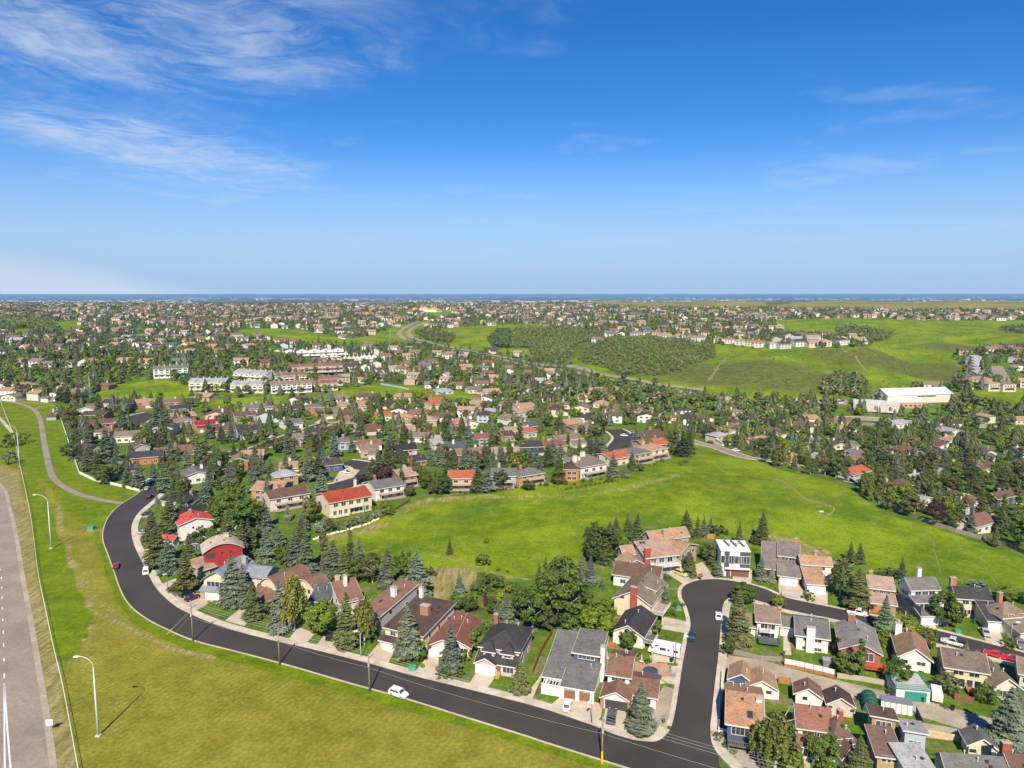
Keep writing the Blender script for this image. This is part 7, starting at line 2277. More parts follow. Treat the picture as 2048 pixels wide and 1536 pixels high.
def scatter_trees():
    rg = np.random.default_rng(21)
    pts = []
    # density falls with distance only because far trees merge; sample rows of the map
    y = 150.0
    while y < 2500:
        step = 5.6 + y * 0.0032
        xs = np.arange(-0.78 * y, 0.80 * y, step)
        xs = xs + rg.uniform(-0.5,0.5,len(xs)) * step; ys = y + rg.uniform(-0.5,0.5,len(xs)) * step
        pts.append(np.stack([xs, ys], 1)); y += step
    p = np.concatenate(pts)
    px, py = seen_px(p[:, 0], p[:, 1])
    ok = (px > -40) & (px < 2090) & ~is_green(p[:,0],p[:,1])
    # nearest blocks are planted by hand: keep the spread thin there
    near = py > 1000
    dens = np.where(near,0.0,np.where(py > 880,0.26,np.where(py > 790,0.30,np.where(py > 740,0.48,0.66))))
    dens = np.where(near & (px < 1000) & (py < 1185),0.13,dens)
    dens = np.where((py > 1200), 0.0, dens)
    right_valley = (px > 1430) & (py > 800) & (py < 1100)
    dens = np.where(right_valley, 0.50, dens)
    woods = (np.sin(p[:,0] / 61 + 1) * np.sin(p[:,1] / 83) > 0.45)
    dens = np.where(woods & ~near,np.minimum(dens * 1.5,0.9),dens)
    ok &= rg.random(len(p)) < dens
    p = p[ok]; px = px[ok]; py = py[ok]
    out = []
    for (x, y), qx, qy in zip(p, px, py):
        con = rg.random() < (0.58 if qy > 860 and qx < 1420 else (0.30 if qx > 1380 and qy > 780 else 0.33))
        r = 2.0
        if houses_occ.hit(x,y,-1.6) and houses_occ.hit(x,y,-2.6 if y > 500 else -0.5):
            continue
        if roads_occ.hit(x,y,0.3) or tree_occ.hit(x,y,r * 0.6):
            continue
        tree_occ.add(x, y, 1.6)
        H = (rg.uniform(7,15.5) if con else rg.uniform(5,10.5)) * (1.0 if y < 800 else 0.80)
        out.append((x, y, con, H, qx, qy))
    return out


SC = scatter_trees()
SC.sort(key=lambda q: q[1] - 4 * q[3])
n_sp = sum(1 for o in bpy.data.objects if o.name.startswith('spruce_tree')); n_lf = sum(1 for o in bpy.data.objects if o.name.startswith(('leafy_tree','birch','poplar')))
left_sp, left_lf = max(0, 300 - n_sp), max(0, 300 - n_lf)
rest = []
_r = random.Random(99)
for (x, y, con, H, qx, qy) in SC:
    if con and left_sp > 0:
        left_sp -= 1
        put_tree(_r.choice(['spruce','spruce','spruce','slim']),x,y,H,_r.choice(['b','b','g','g','n']),'trees of the middle distance',None,_r.uniform(0.9,1.2),qx,_r)
    elif (not con) and left_lf > 0:
        left_lf -= 1
        kd = _r.choice(['round','round','tall','tall','sparse','poplar'])
        put_tree(kd,x,y,H * (1.15 if kd == 'poplar' else 1),_r.choice(['d','d','l','o','o','k','y','u' if _r.random() < 0.3 else 'd']),'trees of the middle distance',None,_r.uniform(0.9,1.25),qx,_r)
    else:
        rest.append((x, y, con, H))
print('TREES single', len(TREES), 'rest', len(rest))


def mass_templates():
    """small tree shapes as arrays of quads for the joined masses"""
    out = {}
    def spruce_lod(seed, tiers, per, H=10.0, W=2.9):
        rg = np.random.default_rng(seed); Q = []
        for i in range(tiers):
            t = i / tiers; z1 = H * min(1.0,0.30 + 0.74 * (t + 1.0 / tiers)); z0 = H * (0.02 + 0.80 * t); r = W * (1 - t) ** 0.9 * rg.uniform(0.9,1.12) + 0.25
            a0 = rg.uniform(0, 6.28)
            for k in range(per):
                a = a0 + 6.283 * k / per + rg.uniform(-0.2,0.2); da = 3.1416 / per * rg.uniform(0.75,1.15)
                rr = r * rg.uniform(0.75,1.2); zl_ = z0 + rg.uniform(-0.3,0.3)
                zm = (z0 + z1) / 2
                Q.append([(0,0,z1),(math.cos(a - da) * rr * 0.72,math.sin(a - da) * rr * 0.72,zm - 0.2 * r),(math.cos(a) * rr,math.sin(a) * rr,zl_),(math.cos(a + da) * rr * 0.72,math.sin(a + da) * rr * 0.72,zm - 0.2 * r)])
        return np.array(Q, np.float32)
    def leaf_lod(seed, n, size, H=10.0):
        rg = np.random.default_rng(seed); V = []; F = []
        d = rg.normal(0,1,(n,3)); d /= np.linalg.norm(d,axis=1,keepdims=True)
        d[:,2] = np.abs(d[:,2]) * np.where(rg.random(n) < 0.68,1,-0.75)
        lob = rg.normal(0,1,(4,3)); lob /= np.linalg.norm(lob,axis=1,keepdims=True)
        k = 0.72 + 0.34 * np.clip(np.max(d @ lob.T,axis=1),0,1)
        cen = d * np.array([3.6,3.6,4.0]) * (k * rg.uniform(0.7,1.0,n))[:,None] + np.array([0,0,5.6])
        leaf_quads(rg, cen, d * 1.6, size, V, F)
        v = V[0]; v[:, 2] = np.maximum(v[:, 2], 0.1)
        return v.reshape(-1, 4, 3).astype(np.float32)
    for lod,(ti,pe,n,sz) in {'a': (11,9,170,0.85),'b': (6,6,60,1.35),'c': (4,5,22,2.2)}.items():
        out['s' + lod] = [spruce_lod(500 + i,ti,pe) for i in range(5)]
        out['l' + lod] = [leaf_lod(540 + i,n,sz) for i in range(5)]
    return out


MT = mass_templates()


def tree_mass(name,items,label,tones_s=('b','g','g','k','n','g'),tones_l=('d','d','o','k','l','o')):
    rg = np.random.default_rng(31)
    VS = []; TS = []
    for (x, y, con, H) in items:
        lod = 'a' if y < 560 else ('b' if y < 1150 else 'c')
        tp = MT[('s' if con else 'l') + lod]; q = tp[rg.integers(len(tp))]
        a = rg.uniform(0,6.28); s = H / 10.0; wd = s * rg.uniform(0.9,1.25)
        ca, sa = math.cos(a) * wd, math.sin(a) * wd
        w = np.empty_like(q)
        w[...,0] = x + q[...,0] * ca - q[...,1] * sa; w[...,1] = y + q[...,0] * sa + q[...,1] * ca; w[...,2] = h1(x,y) - 0.1 + q[...,2] * s
        VS.append(w.reshape(-1, 3))
        t = np.array(TONE[(tones_s if con else tones_l)[rg.integers(len(tones_s if con else tones_l))]]) * rg.uniform(0.8,1.2) * (0.78 if con else (1.0 if name == 'distant_trees' else 1.35))
        TS.append(np.tile(t, (len(w) * 4, 1)))
    v = np.concatenate(VS); t = np.concatenate(TS)
    me = np_mesh(name,v,np.arange(len(v)).reshape(-1,4),M_LEAFA,t)
    o = link(name,me); o['kind'] = 'stuff'; o['label'] = label
    print(name, len(v) // 4 * 2, 'tris')


if rest:
    tree_mass('distant_trees',rest,'dense mass of garden trees over the far suburb')


def grove(poly_px,label,step,Hr,tones,con=0.05,seed=3):
    rg = np.random.default_rng(seed)
    w = [G(x, y) for x, y in poly_px]
    xs = [p.x for p in w]; ys = [p.y for p in w]
    items = []
    gx = np.arange(min(xs),max(xs),step); gy = np.arange(min(ys),max(ys),step)
    X,Y = np.meshgrid(gx,gy); X = X.ravel() + rg.uniform(-0.5,0.5,X.size) * step; Y = Y.ravel() + rg.uniform(-0.5,0.5,Y.size) * step
    ins = sdist(X,Y,[(p.x,p.y) for p in w]) > rg.uniform(-3,6,X.size)
    for x, y in zip(X[ins], Y[ins]):
        if rg.random() < 0.93:
            items.append((float(x),float(y),rg.random() < con,float(rg.uniform(*Hr))))
    if items:
        tree_mass('grove', items, label, ('k', 'g'), tones)


GROVES = [(1,'dark aspen grove on the hillside left of the slope path',4.2,(3.0,6.5),('d','o','o','d')),(2,'large aspen grove covering the hillside above the road',4.4,(2.5,6),('d','o','o','o','d')),(3,'strip of aspens in the upper field',5.0,(5,8),('k','o')),
          (4,'pale-stemmed aspen grove left of the arena',4.6,(6,10),('o','k','o')),(5,'brushy grove beside the climbing road',5.0,(4,7),('o','k')),(6,'dark round grove on the slope right of the road',5.0,(6,10),('k','k')),(7,'low grove at the right edge of the field',5.5,(4,7),('k','o')),(8,'wooded ravine at the left edge',6.0,(5,9),('k','d','o'))]
for i, lab, st, hr, tn in GROVES:
    grove(SCRUB_POLYS[i], lab, st, hr, tn, seed=40 + i)


def scrub_dots(poly_px,step,Hr,label,p=0.3,seed=1,tones=('k','d','o')):
    """scattered low bushes"""
    rg = np.random.default_rng(seed)
    w = [G(x,y) for x,y in poly_px]; xs = [q.x for q in w]; ys = [q.y for q in w]
    X,Y = np.meshgrid(np.arange(min(xs),max(xs),step),np.arange(min(ys),max(ys),step)); X = X.ravel() + rg.uniform(-0.5,0.5,X.size) * step; Y = Y.ravel() + rg.uniform(-0.5,0.5,Y.size) * step
    ins = (sdist(X,Y,[(q.x,q.y) for q in w]) > 2) & (rg.random(X.size) < p)
    items = [(float(a),float(b),False,float(rg.uniform(*Hr))) for a,b in zip(X[ins],Y[ins])]
    if items:
        tree_mass('low_scrub', items, label, ('k',), tones)


scrub_dots(GREEN_POLYS[0],5.0,(0.25,0.8),'low bushes and weeds scattered over the grass hill',0.16,2,('d','o','d'))
scrub_dots(GREEN_POLYS[5],11.0,(0.8,2.4),'bushes dotted over the far hillside',0.28,3)
scrub_dots(SCRUB_POLYS[0],2.6,(1.2,3.2),'tangled bushes behind the row of houses',0.55,4,('d','k','l','d'))
scrub_dots([(1150,790),(1250,772),(1420,800),(1640,810),(1640,850),(1400,830)],5.5,(5,10),'belt of trees along the foot of the hillside',0.6,5,('k','d','o'))

# ------------------------------------------------------------------ vehicles
def wheel_meshes(r, w):
    def tyre():
        mb = MB(); n = 14
        prof = [(-w / 2,r * 0.62),(-w / 2,r * 0.92),(-w * 0.3,r),(w * 0.3,r),(w / 2,r * 0.92),(w / 2,r * 0.62)]
        for i in range(n):
            a,b = 2 * math.pi * i / n,2 * math.pi * (i + 1) / n
            for (y0,r0),(y1,r1) in zip(prof[:-1],prof[1:]):
                mb.quad((math.cos(a) * r0,y0,math.sin(a) * r0),(math.cos(a) * r1,y1,math.sin(a) * r1),(math.cos(b) * r1,y1,math.sin(b) * r1),(math.cos(b) * r0,y0,math.sin(b) * r0))
        return mb.mesh('tyre', M_RUB)
    def rim():
        mb = MB(); n = 14; q = r * 0.62
        for y in (-w * 0.42, w * 0.42):
            mb.poly([(math.cos(2 * math.pi * i / n) * q,y,math.sin(2 * math.pi * i / n) * q) for i in range(n)])
        mb.tube([(0,-w * 0.5,0),(0,w * 0.5,0)],q * 0.25,8)
        return mb.mesh('rim', M_METAL)
    return shared(('ty',r,w),tyre),shared(('ri',r,w),rim)


CARS = {  # length, width, belt height, roof height, hood end, windscreen top, roof rear, rear foot (from the front, as fractions)
    'sedan': (4.7,1.82,0.92,1.45,0.27,0.42,0.70,0.86),'suv': (4.7,1.90,1.08,1.70,0.25,0.36,0.90,0.97),'van': (5.0,1.95,1.05,1.80,0.18,0.32,0.93,0.99),
    'pickup': (5.7,1.98,1.10,1.86,0.27,0.37,0.60,0.64)}


def car_meshes(kind):
    L, W, belt, roof, a, b, c, d = CARS[kind]
    X = lambda f: L / 2 - f * L
    w, wt = W / 2, W / 2 - 0.2
    def body():
        mb = MB()
        st = [(0.0,0.80,0.36,0.62),(0.03,0.93,0.28,0.74),(0.14,1.0,0.24,belt * 0.90),(a,1.0,0.22,belt * 0.98),(0.5,1.0,0.22,belt),(d,1.0,0.22,belt * 1.0),(0.97,0.95,0.26,belt * 0.94),(1.0,0.86,0.40,belt * 0.8)]
        if kind in ('suv', 'van'):
            st[-2] = (0.97,0.97,0.28,belt); st[-1] = (1.0,0.9,0.4,belt * 0.96)
        if kind == 'pickup':
            st = st[:5] + [(0.64,1.0,0.26,belt),(0.98,1.0,0.3,belt),(1.0,0.97,0.36,belt)]
        rows = []
        for f, k, z0, z1 in st:
            x = X(f); e = w * k
            rows.append([(x,-e * 0.94,z0),(x,-e,z0 + 0.18),(x,-e,z1 - 0.22),(x,-e * 0.93,z1 - 0.04),(x,-e * 0.6,z1),(x,e * 0.6,z1),(x,e * 0.93,z1 - 0.04),(x,e,z1 - 0.22),(x,e,z0 + 0.18),(x,e * 0.94,z0)])
        for r0, r1 in zip(rows[:-1], rows[1:]):
            for i in range(10):
                j = (i + 1) % 10
                mb.quad(r0[i], r0[j], r1[j], r1[i])
        mb.poly(rows[0]); mb.poly(rows[-1])
        # roof panel and pillars
        xa, xb, xc, xd = X(a), X(b), X(c), X(d)
        t = 0.05
        mb.poly([(xb,-wt,roof),(xb,wt,roof),(xc,wt,roof),(xc,-wt,roof)])
        for sg in (-1, 1):
            mb.quad((xb,sg * wt,roof),(xc,sg * wt,roof),(xc,sg * (wt + 0.03),roof - 0.1),(xb,sg * (wt + 0.03),roof - 0.1))
        lo = [(xa,-w * 0.93,belt - 0.06),(xa,w * 0.93,belt - 0.06),(xd,w * 0.93,belt - 0.06),(xd,-w * 0.93,belt - 0.06)]
        hi = [(xb,-wt - 0.03,roof - 0.1),(xb,wt + 0.03,roof - 0.1),(xc,wt + 0.03,roof - 0.1),(xc,-wt - 0.03,roof - 0.1)]
        for i in range(4):
            j = (i + 1) % 4
            mb.quad(lo[i], lo[j], hi[j], hi[i])
        mb.quad((xb,-wt,roof),(xb,-wt - 0.03,roof - 0.1),(xb,wt + 0.03,roof - 0.1),(xb,wt,roof)); mb.quad((xc,-wt,roof),(xc,-wt - 0.03,roof - 0.1),(xc,wt + 0.03,roof - 0.1),(xc,wt,roof))
        if kind == 'pickup':
            pass
        return mb.mesh('body', M_CAR, smooth=False)
    def panel(p, m=0.07, out=0.015, nm='window'):
        mb = MB()
        P = [Vector(q) for q in p]; cen = sum(P,Vector()) / 4
        n = (P[1] - P[0]).cross(P[3] - P[0]).normalized()
        if n.dot(cen - Vector((0, 0, 0.9))) < 0:
            n = -n
        Q = [cen + (q - cen) * (1 - m * 2) + n * out for q in P]; B = [q - n * 0.03 for q in Q]
        mb.poly(Q); mb.poly(B)
        for i in range(4):
            j = (i + 1) % 4; mb.quad(Q[i],Q[j],B[j],B[i])
        return mb.mesh(nm, M_GLASS)
    xa, xb, xc, xd = X(a), X(b), X(c), X(d)
    out = {'body': shared(('cb', kind), body)}
    zb, zr = belt - 0.04, roof - 0.1
    out['windshield'] = shared(('cw',kind),lambda: panel([(xa,-w * 0.93,zb),(xa,w * 0.93,zb),(xb,wt + 0.03,zr),(xb,-wt - 0.03,zr)],0.06,nm='windshield'))
    out['rear_window'] = shared(('cr',kind),lambda: panel([(xd,w * 0.93,zb),(xd,-w * 0.93,zb),(xc,-wt - 0.03,zr),(xc,wt + 0.03,zr)],0.1,nm='rear_window'))
    for sg, nm in ((-1, 'r'), (1, 'l')):
        out['side_window' + nm] = shared(('cs',kind,sg),lambda sg=sg: panel([(xa,sg * w * 0.93,zb),(xd,sg * w * 0.93,zb),(xc,sg * (wt + 0.03),zr),(xb,sg * (wt + 0.03),zr)],0.085,nm='side_window'))
    return out


def car(kind,px,py,qx,qy,col,label,group='parked cars',z=0.1):
    """(px, py): where the car stands, (qx, qy): a point its nose looks at"""
    g = G(px, py); q = G(qx, qy)
    yaw = math.atan2(q.y - g.y, q.x - g.x)
    nm = {'pickup': 'pickup_truck','van': 'minivan'}.get(kind,'car')
    o = thing(nm,label,{'pickup': 'pickup truck','van': 'minivan'}.get(kind,'car'),(g.x,g.y,g.z + z),yaw,group)
    L, W, belt, roof, a, b, c, d = CARS[kind]
    for k, me in car_meshes(kind).items():
        nmx = 'side_window' if k.startswith('side') else k
        link(nmx, me, parent=o, color=col)
    r = 0.36 if kind in ('pickup', 'suv') else 0.33
    ty, ri = wheel_meshes(r, 0.24)
    for fx in (0.19, 0.80):
        for sg in (-1, 1):
            wl = link('wheel',ty,parent=o,loc=(L / 2 - fx * L,sg * (W / 2 - 0.10),r),color=(0.02,0.02,0.02))
            link('rim',ri,parent=wl,color=(0.45,0.45,0.46))
    def lamp(nmq, x, y, z, c_):
        def f():
            mb = MB(); mb.box(-0.05,0.05,-0.2,0.2,-0.07,0.07); return mb.mesh(nmq,M_METAL)
        link(nmq,shared(nmq,f),parent=o,loc=(x,y,z),color=c_)
    for sg in (-1, 1):
        lamp('headlight',L / 2 - 0.12,sg * W * 0.34,0.66,(0.75,0.75,0.72)); lamp('taillight',-L / 2 + 0.05,sg * W * 0.36,belt * 0.82,(0.35,0.02,0.02))
    if kind == 'pickup':
        def bed():
            mb = MB(); x1,x0 = L / 2 - 0.645 * L,-L / 2 + 0.06
            mb.box(x0,x1,-W / 2 + 0.14,W / 2 - 0.14,belt + 0.005,belt + 0.03); return mb.mesh('bed_cover',M_RUB,fix=False)
        link('bed_cover',shared('bed',bed),parent=o,color=(0.02,0.02,0.022))
    return o


CW,CB,CS,CG = (0.80,0.80,0.79),(0.012,0.012,0.014),(0.42,0.43,0.45),(0.06,0.06,0.065)


def cars():
    def Z(k, kind, x, y, u, v, col, lab, z=0.13):
        car(kind,*zp(k,x,y),*zp(k,u,v),col,lab,z=z)
    Z('4','suv',383,1228,480,1262,CW,'white car with dark windows parked at the grass kerb of the road',0.08)
    Z('4','sedan',1712,1325,1735,1230,CW,'white car on the wide driveway before the arched garage doors'); Z('5','pickup',880,1150,895,1060,(0.07,0.075,0.085),'dark grey pickup truck on the corner house driveway')
    Z('5','suv',1508,520,1518,450,(0.01,0.045,0.06),'dark teal car driving on the side street',0.09); Z('5','sedan',1720,355,1716,300,CW,'white sedan at the right kerb of the side street',0.09)
    Z('7','van',1030,672,1080,692,(0.62,0.48,0.22),'cream-yellow minivan on the driveway by the bulb'); Z('1','sedan',913,1398,920,1340,(0.30,0.012,0.03),'dark red car at the outer kerb of the bend',0.08)
    Z('1','van',1150,1440,1160,1370,CW,'white van-like car at the inner kerb of the bend',0.08); Z('1','sedan',1158,785,1200,740,CS,'silver car at the far end of the bending road',0.08)
    Z('1','sedan',1182,722,1215,715,CW,'white car parked deepest in at the road end'); Z('1','sedan',1180,850,1220,820,CB,'black car at the inner kerb near the road end',0.08); Z('1','sedan',1160,985,1200,975,(0.02,0.04,0.10),'dark blue car on the first driveway of the bend')
    Z('1','sedan',1138,1130,1170,1120,CS,'silver-grey car on the dark driveway of the bend'); Z('1','sedan',1222,1240,1260,1225,(0.015,0.03,0.12),'deep blue car before the red garage roof')
    Z('3','suv',292,990,345,970,CB,'black car, left of the pair on the pinkish driveway'); Z('3','sedan',335,1022,390,1000,(0.05,0.012,0.05),'dark plum car, right of the pair on the pinkish driveway'); Z('3','sedan',1418,1325,1440,1270,CB,'black car half hidden under the bright green tree')
    Z('8','pickup',740,985,860,1010,CW,'white work pickup at the far kerb of the cross street',0.09); Z('8','sedan',1742,1140,1770,1180,CS,'silver car on the driveway of the charcoal-roofed cream house'); Z('8','pickup',1490,1218,1420,1200,(0.6,0.61,0.62),'pale silver pickup at the near kerb of the cross street',0.09)
    Z('8','sedan',1812,1310,1750,1292,(0.62,0.012,0.025),'bright red car at the near kerb of the cross street',0.09); Z('8','sedan',1958,1345,1900,1328,(0.45,0.02,0.03),'darker red car behind the bright red one',0.09); Z('8','pickup',2010,1230,2040,1270,(0.16,0.17,0.16),'grey pickup on the driveway at the right edge')
    Z('m','pickup',1072,735,1000,720,CW,'white pickup on the driveway inside the cul-de-sac'); Z('m','sedan',945,785,990,770,(0.02,0.05,0.16),'blue car by the cul-de-sac driveway'); Z('m','suv',462,492,500,478,CB,'black car on the street among the spruces',0.14); Z('m','sedan',487,455,530,440,CW,'white car behind the black one among the spruces')
    Z('1','sedan',1618,583,1670,570,CW,'white car on the driveway among the left spruces'); Z('r','suv',236,580,180,565,(0.20,0.03,0.03),'maroon car on the grey road above the slope',0.15); Z('r','sedan',440,640,500,655,CW,'white car on the grey road above the slope',0.15); Z('r','sedan',430,605,480,620,CB,'black car beside the white one above the slope')
    Z('q','sedan',870,1085,930,1088,CB,'black car on the road in front of the arena',0.15); Z('q','sedan',910,1100,850,1096,(0.05,0.05,0.07),'dark car passing on the road in front of the arena',0.15); Z('q','suv',680,1000,730,1002,(0.03,0.04,0.09),'dark blue car below the low beige hall')
    Z('8','sedan',2030,120,1980,115,CW,'white car at the right edge of the valley'); Z('n','sedan',1530,522,1560,525,CW,'white car at the black street near the terracotta roofs',0.14); Z('n','sedan',320,505,350,500,CW,'white car in front of the pink-roofed house yard')
    # parking lot by the arena
    lot = zl('q',[(230,905),(520,900),(660,905),(650,945),(420,950),(240,945)])
    pad(lot,'paved parking lot beside the arena',M_OLD,z=0.12,name='parking_lot')
    rnd = random.Random(4); i = 0
    for row, y in enumerate((912, 924, 938)):
        for x in range(260, 640, 30):
            if rnd.random() < 0.68:
                c = rnd.choice([CW,CW,CB,CS,CG,(0.3,0.03,0.03),(0.03,0.05,0.15),(0.25,0.2,0.15)])
                o = car(rnd.choice(['sedan','suv','suv','van']),*zp('q',x + rnd.uniform(-4,4),y),*zp('q',x,y - 6),c,'','cars in the arena parking lot',0.14)
                later(o,f'small parked {"white" if c == CW else "black" if c == CB else "grey" if c in (CS, CG) else "red" if c[0] > 0.28 and c[1] < 0.1 else "blue" if c[2] > 0.1 and c[0] < 0.1 else "brown"} car in the arena lot','car','cars in the arena parking lot',zp('q',x,y)[0])


cars()


def motorhome():
    a = G(*zp('5',1205,645)); b = G(*zp('5',1425,690)); mid_ = (a + b) / 2
    yaw = math.atan2(a.y - b.y,a.x - b.x)      # nose towards the house
    o = thing('motorhome','long white motorhome with an over-cab bunk parked on the pad','motorhome',(mid_.x,mid_.y + 1.2,mid_.z + 0.13),yaw)
    L = min((a - b).length * 1.02, 9.2)
    def part(nm, m, col, f):
        mb = MB(); f(mb); return link(nm,mb.mesh(nm,m),parent=o,color=col)
    part('body',M_METAL,CW,lambda mb: mb.extrude([(-L / 2,0.55),(-L / 2,3.0),(-L / 2 + 0.3,3.15),(L / 2 - 0.4,3.15),(L / 2 - 0.1,2.7),(L / 2 - 0.3,2.05),(L / 2 - 1.5,2.0),(L / 2 - 1.5,0.55)],'y',-1.22,1.22))
    part('cab',M_METAL,CW,lambda mb: mb.extrude([(L / 2 - 1.6,0.5),(L / 2 - 1.6,1.98),(L / 2 - 0.75,1.98),(L / 2 - 0.1,1.25),(L / 2 + 0.75,1.05),(L / 2 + 0.8,0.5)],'y',-1.0,1.0))
    part('windshield',M_GLASS,CG,lambda mb: mb.extrude([(L / 2 - 0.72,1.92),(L / 2 - 0.66,1.97),(L / 2 - 0.05,1.32),(L / 2 - 0.12,1.28)],'y',-0.9,0.9))
    for sg in (-1, 1):
        for x,w,z0,h in ((-L * 0.38,1.1,1.6,0.6),(-L * 0.12,0.5,1.7,0.5),(L * 0.08,1.5,1.6,0.7),(L * 0.30,0.8,2.35,0.4)):
            part('side_window',M_GLASS,CG,lambda mb: mb.box(x - w / 2,x + w / 2,sg * 1.235 - 0.02,sg * 1.235 + 0.02,z0,z0 + h))
        part('stripe',M_METAL,(0.45,0.45,0.47),lambda mb: mb.box(-L / 2 + 0.1,L / 2 - 1.6,sg * 1.23 - 0.012,sg * 1.23 + 0.012,1.05,1.2))
    part('door',M_METAL,(0.7,0.7,0.7),lambda mb: mb.box(-L * 0.22,-L * 0.22 + 0.7,-1.25,-1.22,0.6,2.5))
    for x in (-L * 0.2, 0.5):
        part('roof_unit',M_METAL,(0.72,0.72,0.72),lambda mb: mb.box(x,x + 0.9,-0.4,0.4,3.15,3.42))
    ty, ri = wheel_meshes(0.4, 0.26)
    for x in (L / 2 - 0.35, -L * 0.22):
        for sg in (-1, 1):
            w = link('wheel',ty,parent=o,loc=(x,sg * 0.95,0.4),color=(0.02,0.02,0.02)); link('rim',ri,parent=w,color=(0.5,0.5,0.5))


motorhome()


def yard_things():
    # white shipping container
    g = G(*zp('6',1065,1120)); q = G(*zp('6',1165,1137)); yaw = math.atan2(q.y - g.y,q.x - g.x)
    o = thing('shipping_container','white corrugated shipping container with a grey roof beside the lane','container',(g.x,g.y + 1.6,g.z),yaw)
    n = 22; L = 6.0
    mb = MB(); prof = []
    for i in range(n + 1):
        x = -L / 2 + L * i / n; prof.append((x,0.0 if (i // 2) % 2 else 0.09))
    for (x0, d0), (x1, d1) in zip(prof[:-1], prof[1:]):
        mb.quad((x0,-1.22 - d0 + 0.09,0.1),(x1,-1.22 - d1 + 0.09,0.1),(x1,-1.22 - d1 + 0.09,2.5),(x0,-1.22 - d0 + 0.09,2.5))
    mb.box(-L / 2, L / 2, -1.13, 1.22, 0.1, 2.5)
    link('wall',mb.mesh('wall',M_METAL),parent=o,color=(0.74,0.73,0.70))
    mb = MB(); mb.box(-L / 2 - 0.1,L / 2 + 0.1,-1.3,1.4,2.5,2.62); link('roof',mb.mesh('roof',M_METAL),parent=o,color=(0.20,0.20,0.23))
    for x in (-L / 2, L / 2):
        mb = MB(); mb.box(x - 0.06,x + 0.06,-1.28,-1.16,0.0,2.5); link('corner_post',mb.mesh('corner_post',M_METAL),parent=o,color=(0.6,0.6,0.58))
    # green arched tent
    g = G(*zp('6', 868, 1092))
    o = thing('tent_shed','dark green arched fabric shed beside the container','shed',(g.x,g.y + 2.0,g.z),yaw)
    mb = MB(); k = 12
    pts = [(-1.7 * math.cos(math.pi * i / k),2.5 * math.sin(math.pi * i / k) ** 0.8) for i in range(k + 1)]
    mb.extrude(pts + [(1.64,0),(-1.64,0)],'y',-2.6,2.6); link('cover',mb.mesh('cover',M_WOOD,smooth=False),parent=o,color=(0.02,0.10,0.062))
    for y in (-2.62, -0.9, 0.9, 2.62):
        mb = MB(); mb.tube([(p[0] * 1.01,y,p[1] * 1.01) for p in pts],0.04,5); link('hoop',mb.mesh('hoop',M_METAL),parent=o,color=(0.04,0.14,0.09))
    # small camper trailer
    g = G(*zp('6', 1395, 1030))
    o = thing('camper_trailer','small white camper trailer parked beside the green-railed garage','trailer',(g.x,g.y + 1.9,g.z),yaw + 1.45)
    mb = MB(); mb.extrude([(-2.2,0.5),(-2.4,1.6),(-2.1,2.35),(1.9,2.4),(2.3,1.7),(2.1,0.5)],'y',-1.05,1.05); link('body',mb.mesh('body',M_METAL),parent=o,color=(0.74,0.72,0.64))
    for sg in (-1, 1):
        mb = MB(); mb.box(-0.8,0.8,sg * 1.06 - 0.02,sg * 1.06 + 0.02,1.3,1.9); link('side_window',mb.mesh('side_window',M_GLASS),parent=o)
        ty,ri = wheel_meshes(0.33,0.22); w = link('wheel',ty,parent=o,loc=(-0.2,sg * 0.95,0.33),color=(0.02,0.02,0.02)); link('rim',ri,parent=w,color=(0.5,0.5,0.5))
    mb = MB(); mb.tube([(2.1,-0.6,0.5),(3.2,0,0.5)],0.05,6); mb.tube([(2.1,0.6,0.5),(3.2,0,0.5)],0.05,6); link('tow_bar',mb.mesh('tow_bar',M_METAL),parent=o,color=(0.1,0.1,0.1))
    # small grey garden shed
    g = G(*zp('6',510,745)); o = thing('garden_shed','little grey garden shed in the lawn corner by the white panel fence','shed',(g.x,g.y + 0.8,g.z),yaw)
    mb = MB(); mb.box(-1.1,1.1,-0.9,0.9,-0.2,1.7); link('wall',mb.mesh('wall',M_METAL),parent=o,color=(0.16,0.17,0.20))
    mb = MB(); mb.extrude([(-1.05,1.68),(0,2.2),(1.05,1.68),(1.05,1.78),(0,2.3),(-1.05,1.78)],'x',-1.2,1.2); link('roof',mb.mesh('roof',M_METAL),parent=o,color=(0.22,0.23,0.26))
    mb = MB(); mb.box(-0.4,0.4,-0.95,-0.9,0,1.5); link('door',mb.mesh('door',M_METAL),parent=o,color=(0.2,0.21,0.24))

    # wheeled bins
    def bin_(k, x, y, col, lab):
        g = G(*zp(k,x,y)); o = thing('wheeled_bin',lab,'bin',(g.x,g.y,g.z + 0.1),random.uniform(-0.4,0.4),'wheeled bins')
        def bd():
            mb = MB(); b, t = 0.24, 0.32
            for (p, q) in ((0, 1), (1, 2), (2, 3), (3, 0)):
                c = [(-1, -1), (1, -1), (1, 1), (-1, 1)]
                mb.quad((c[p][0] * b,c[p][1] * b,0.08),(c[q][0] * b,c[q][1] * b,0.08),(c[q][0] * t,c[q][1] * t,1.05),(c[p][0] * t,c[p][1] * t,1.05))
            mb.poly([(-b,-b,0.08),(-b,b,0.08),(b,b,0.08),(b,-b,0.08)])
            return mb.mesh('body', M_METAL)
        def ld():
            mb = MB(); mb.extrude([(-0.36,1.05),(-0.36,1.10),(0,1.17),(0.36,1.10),(0.36,1.05)],'x',-0.35,0.35); return mb.mesh('lid',M_METAL)
        link('body',shared('binb',bd),parent=o,color=col); link('lid',shared('binl',ld),parent=o,color=tuple(c * 0.8 for c in col))
        ty, ri = wheel_meshes(0.1, 0.06)
        for sg in (-1, 1):
            link('wheel',ty,parent=o,loc=(sg * 0.25,0.26,0.1),color=(0.02,0.02,0.02),rz=math.pi / 2)
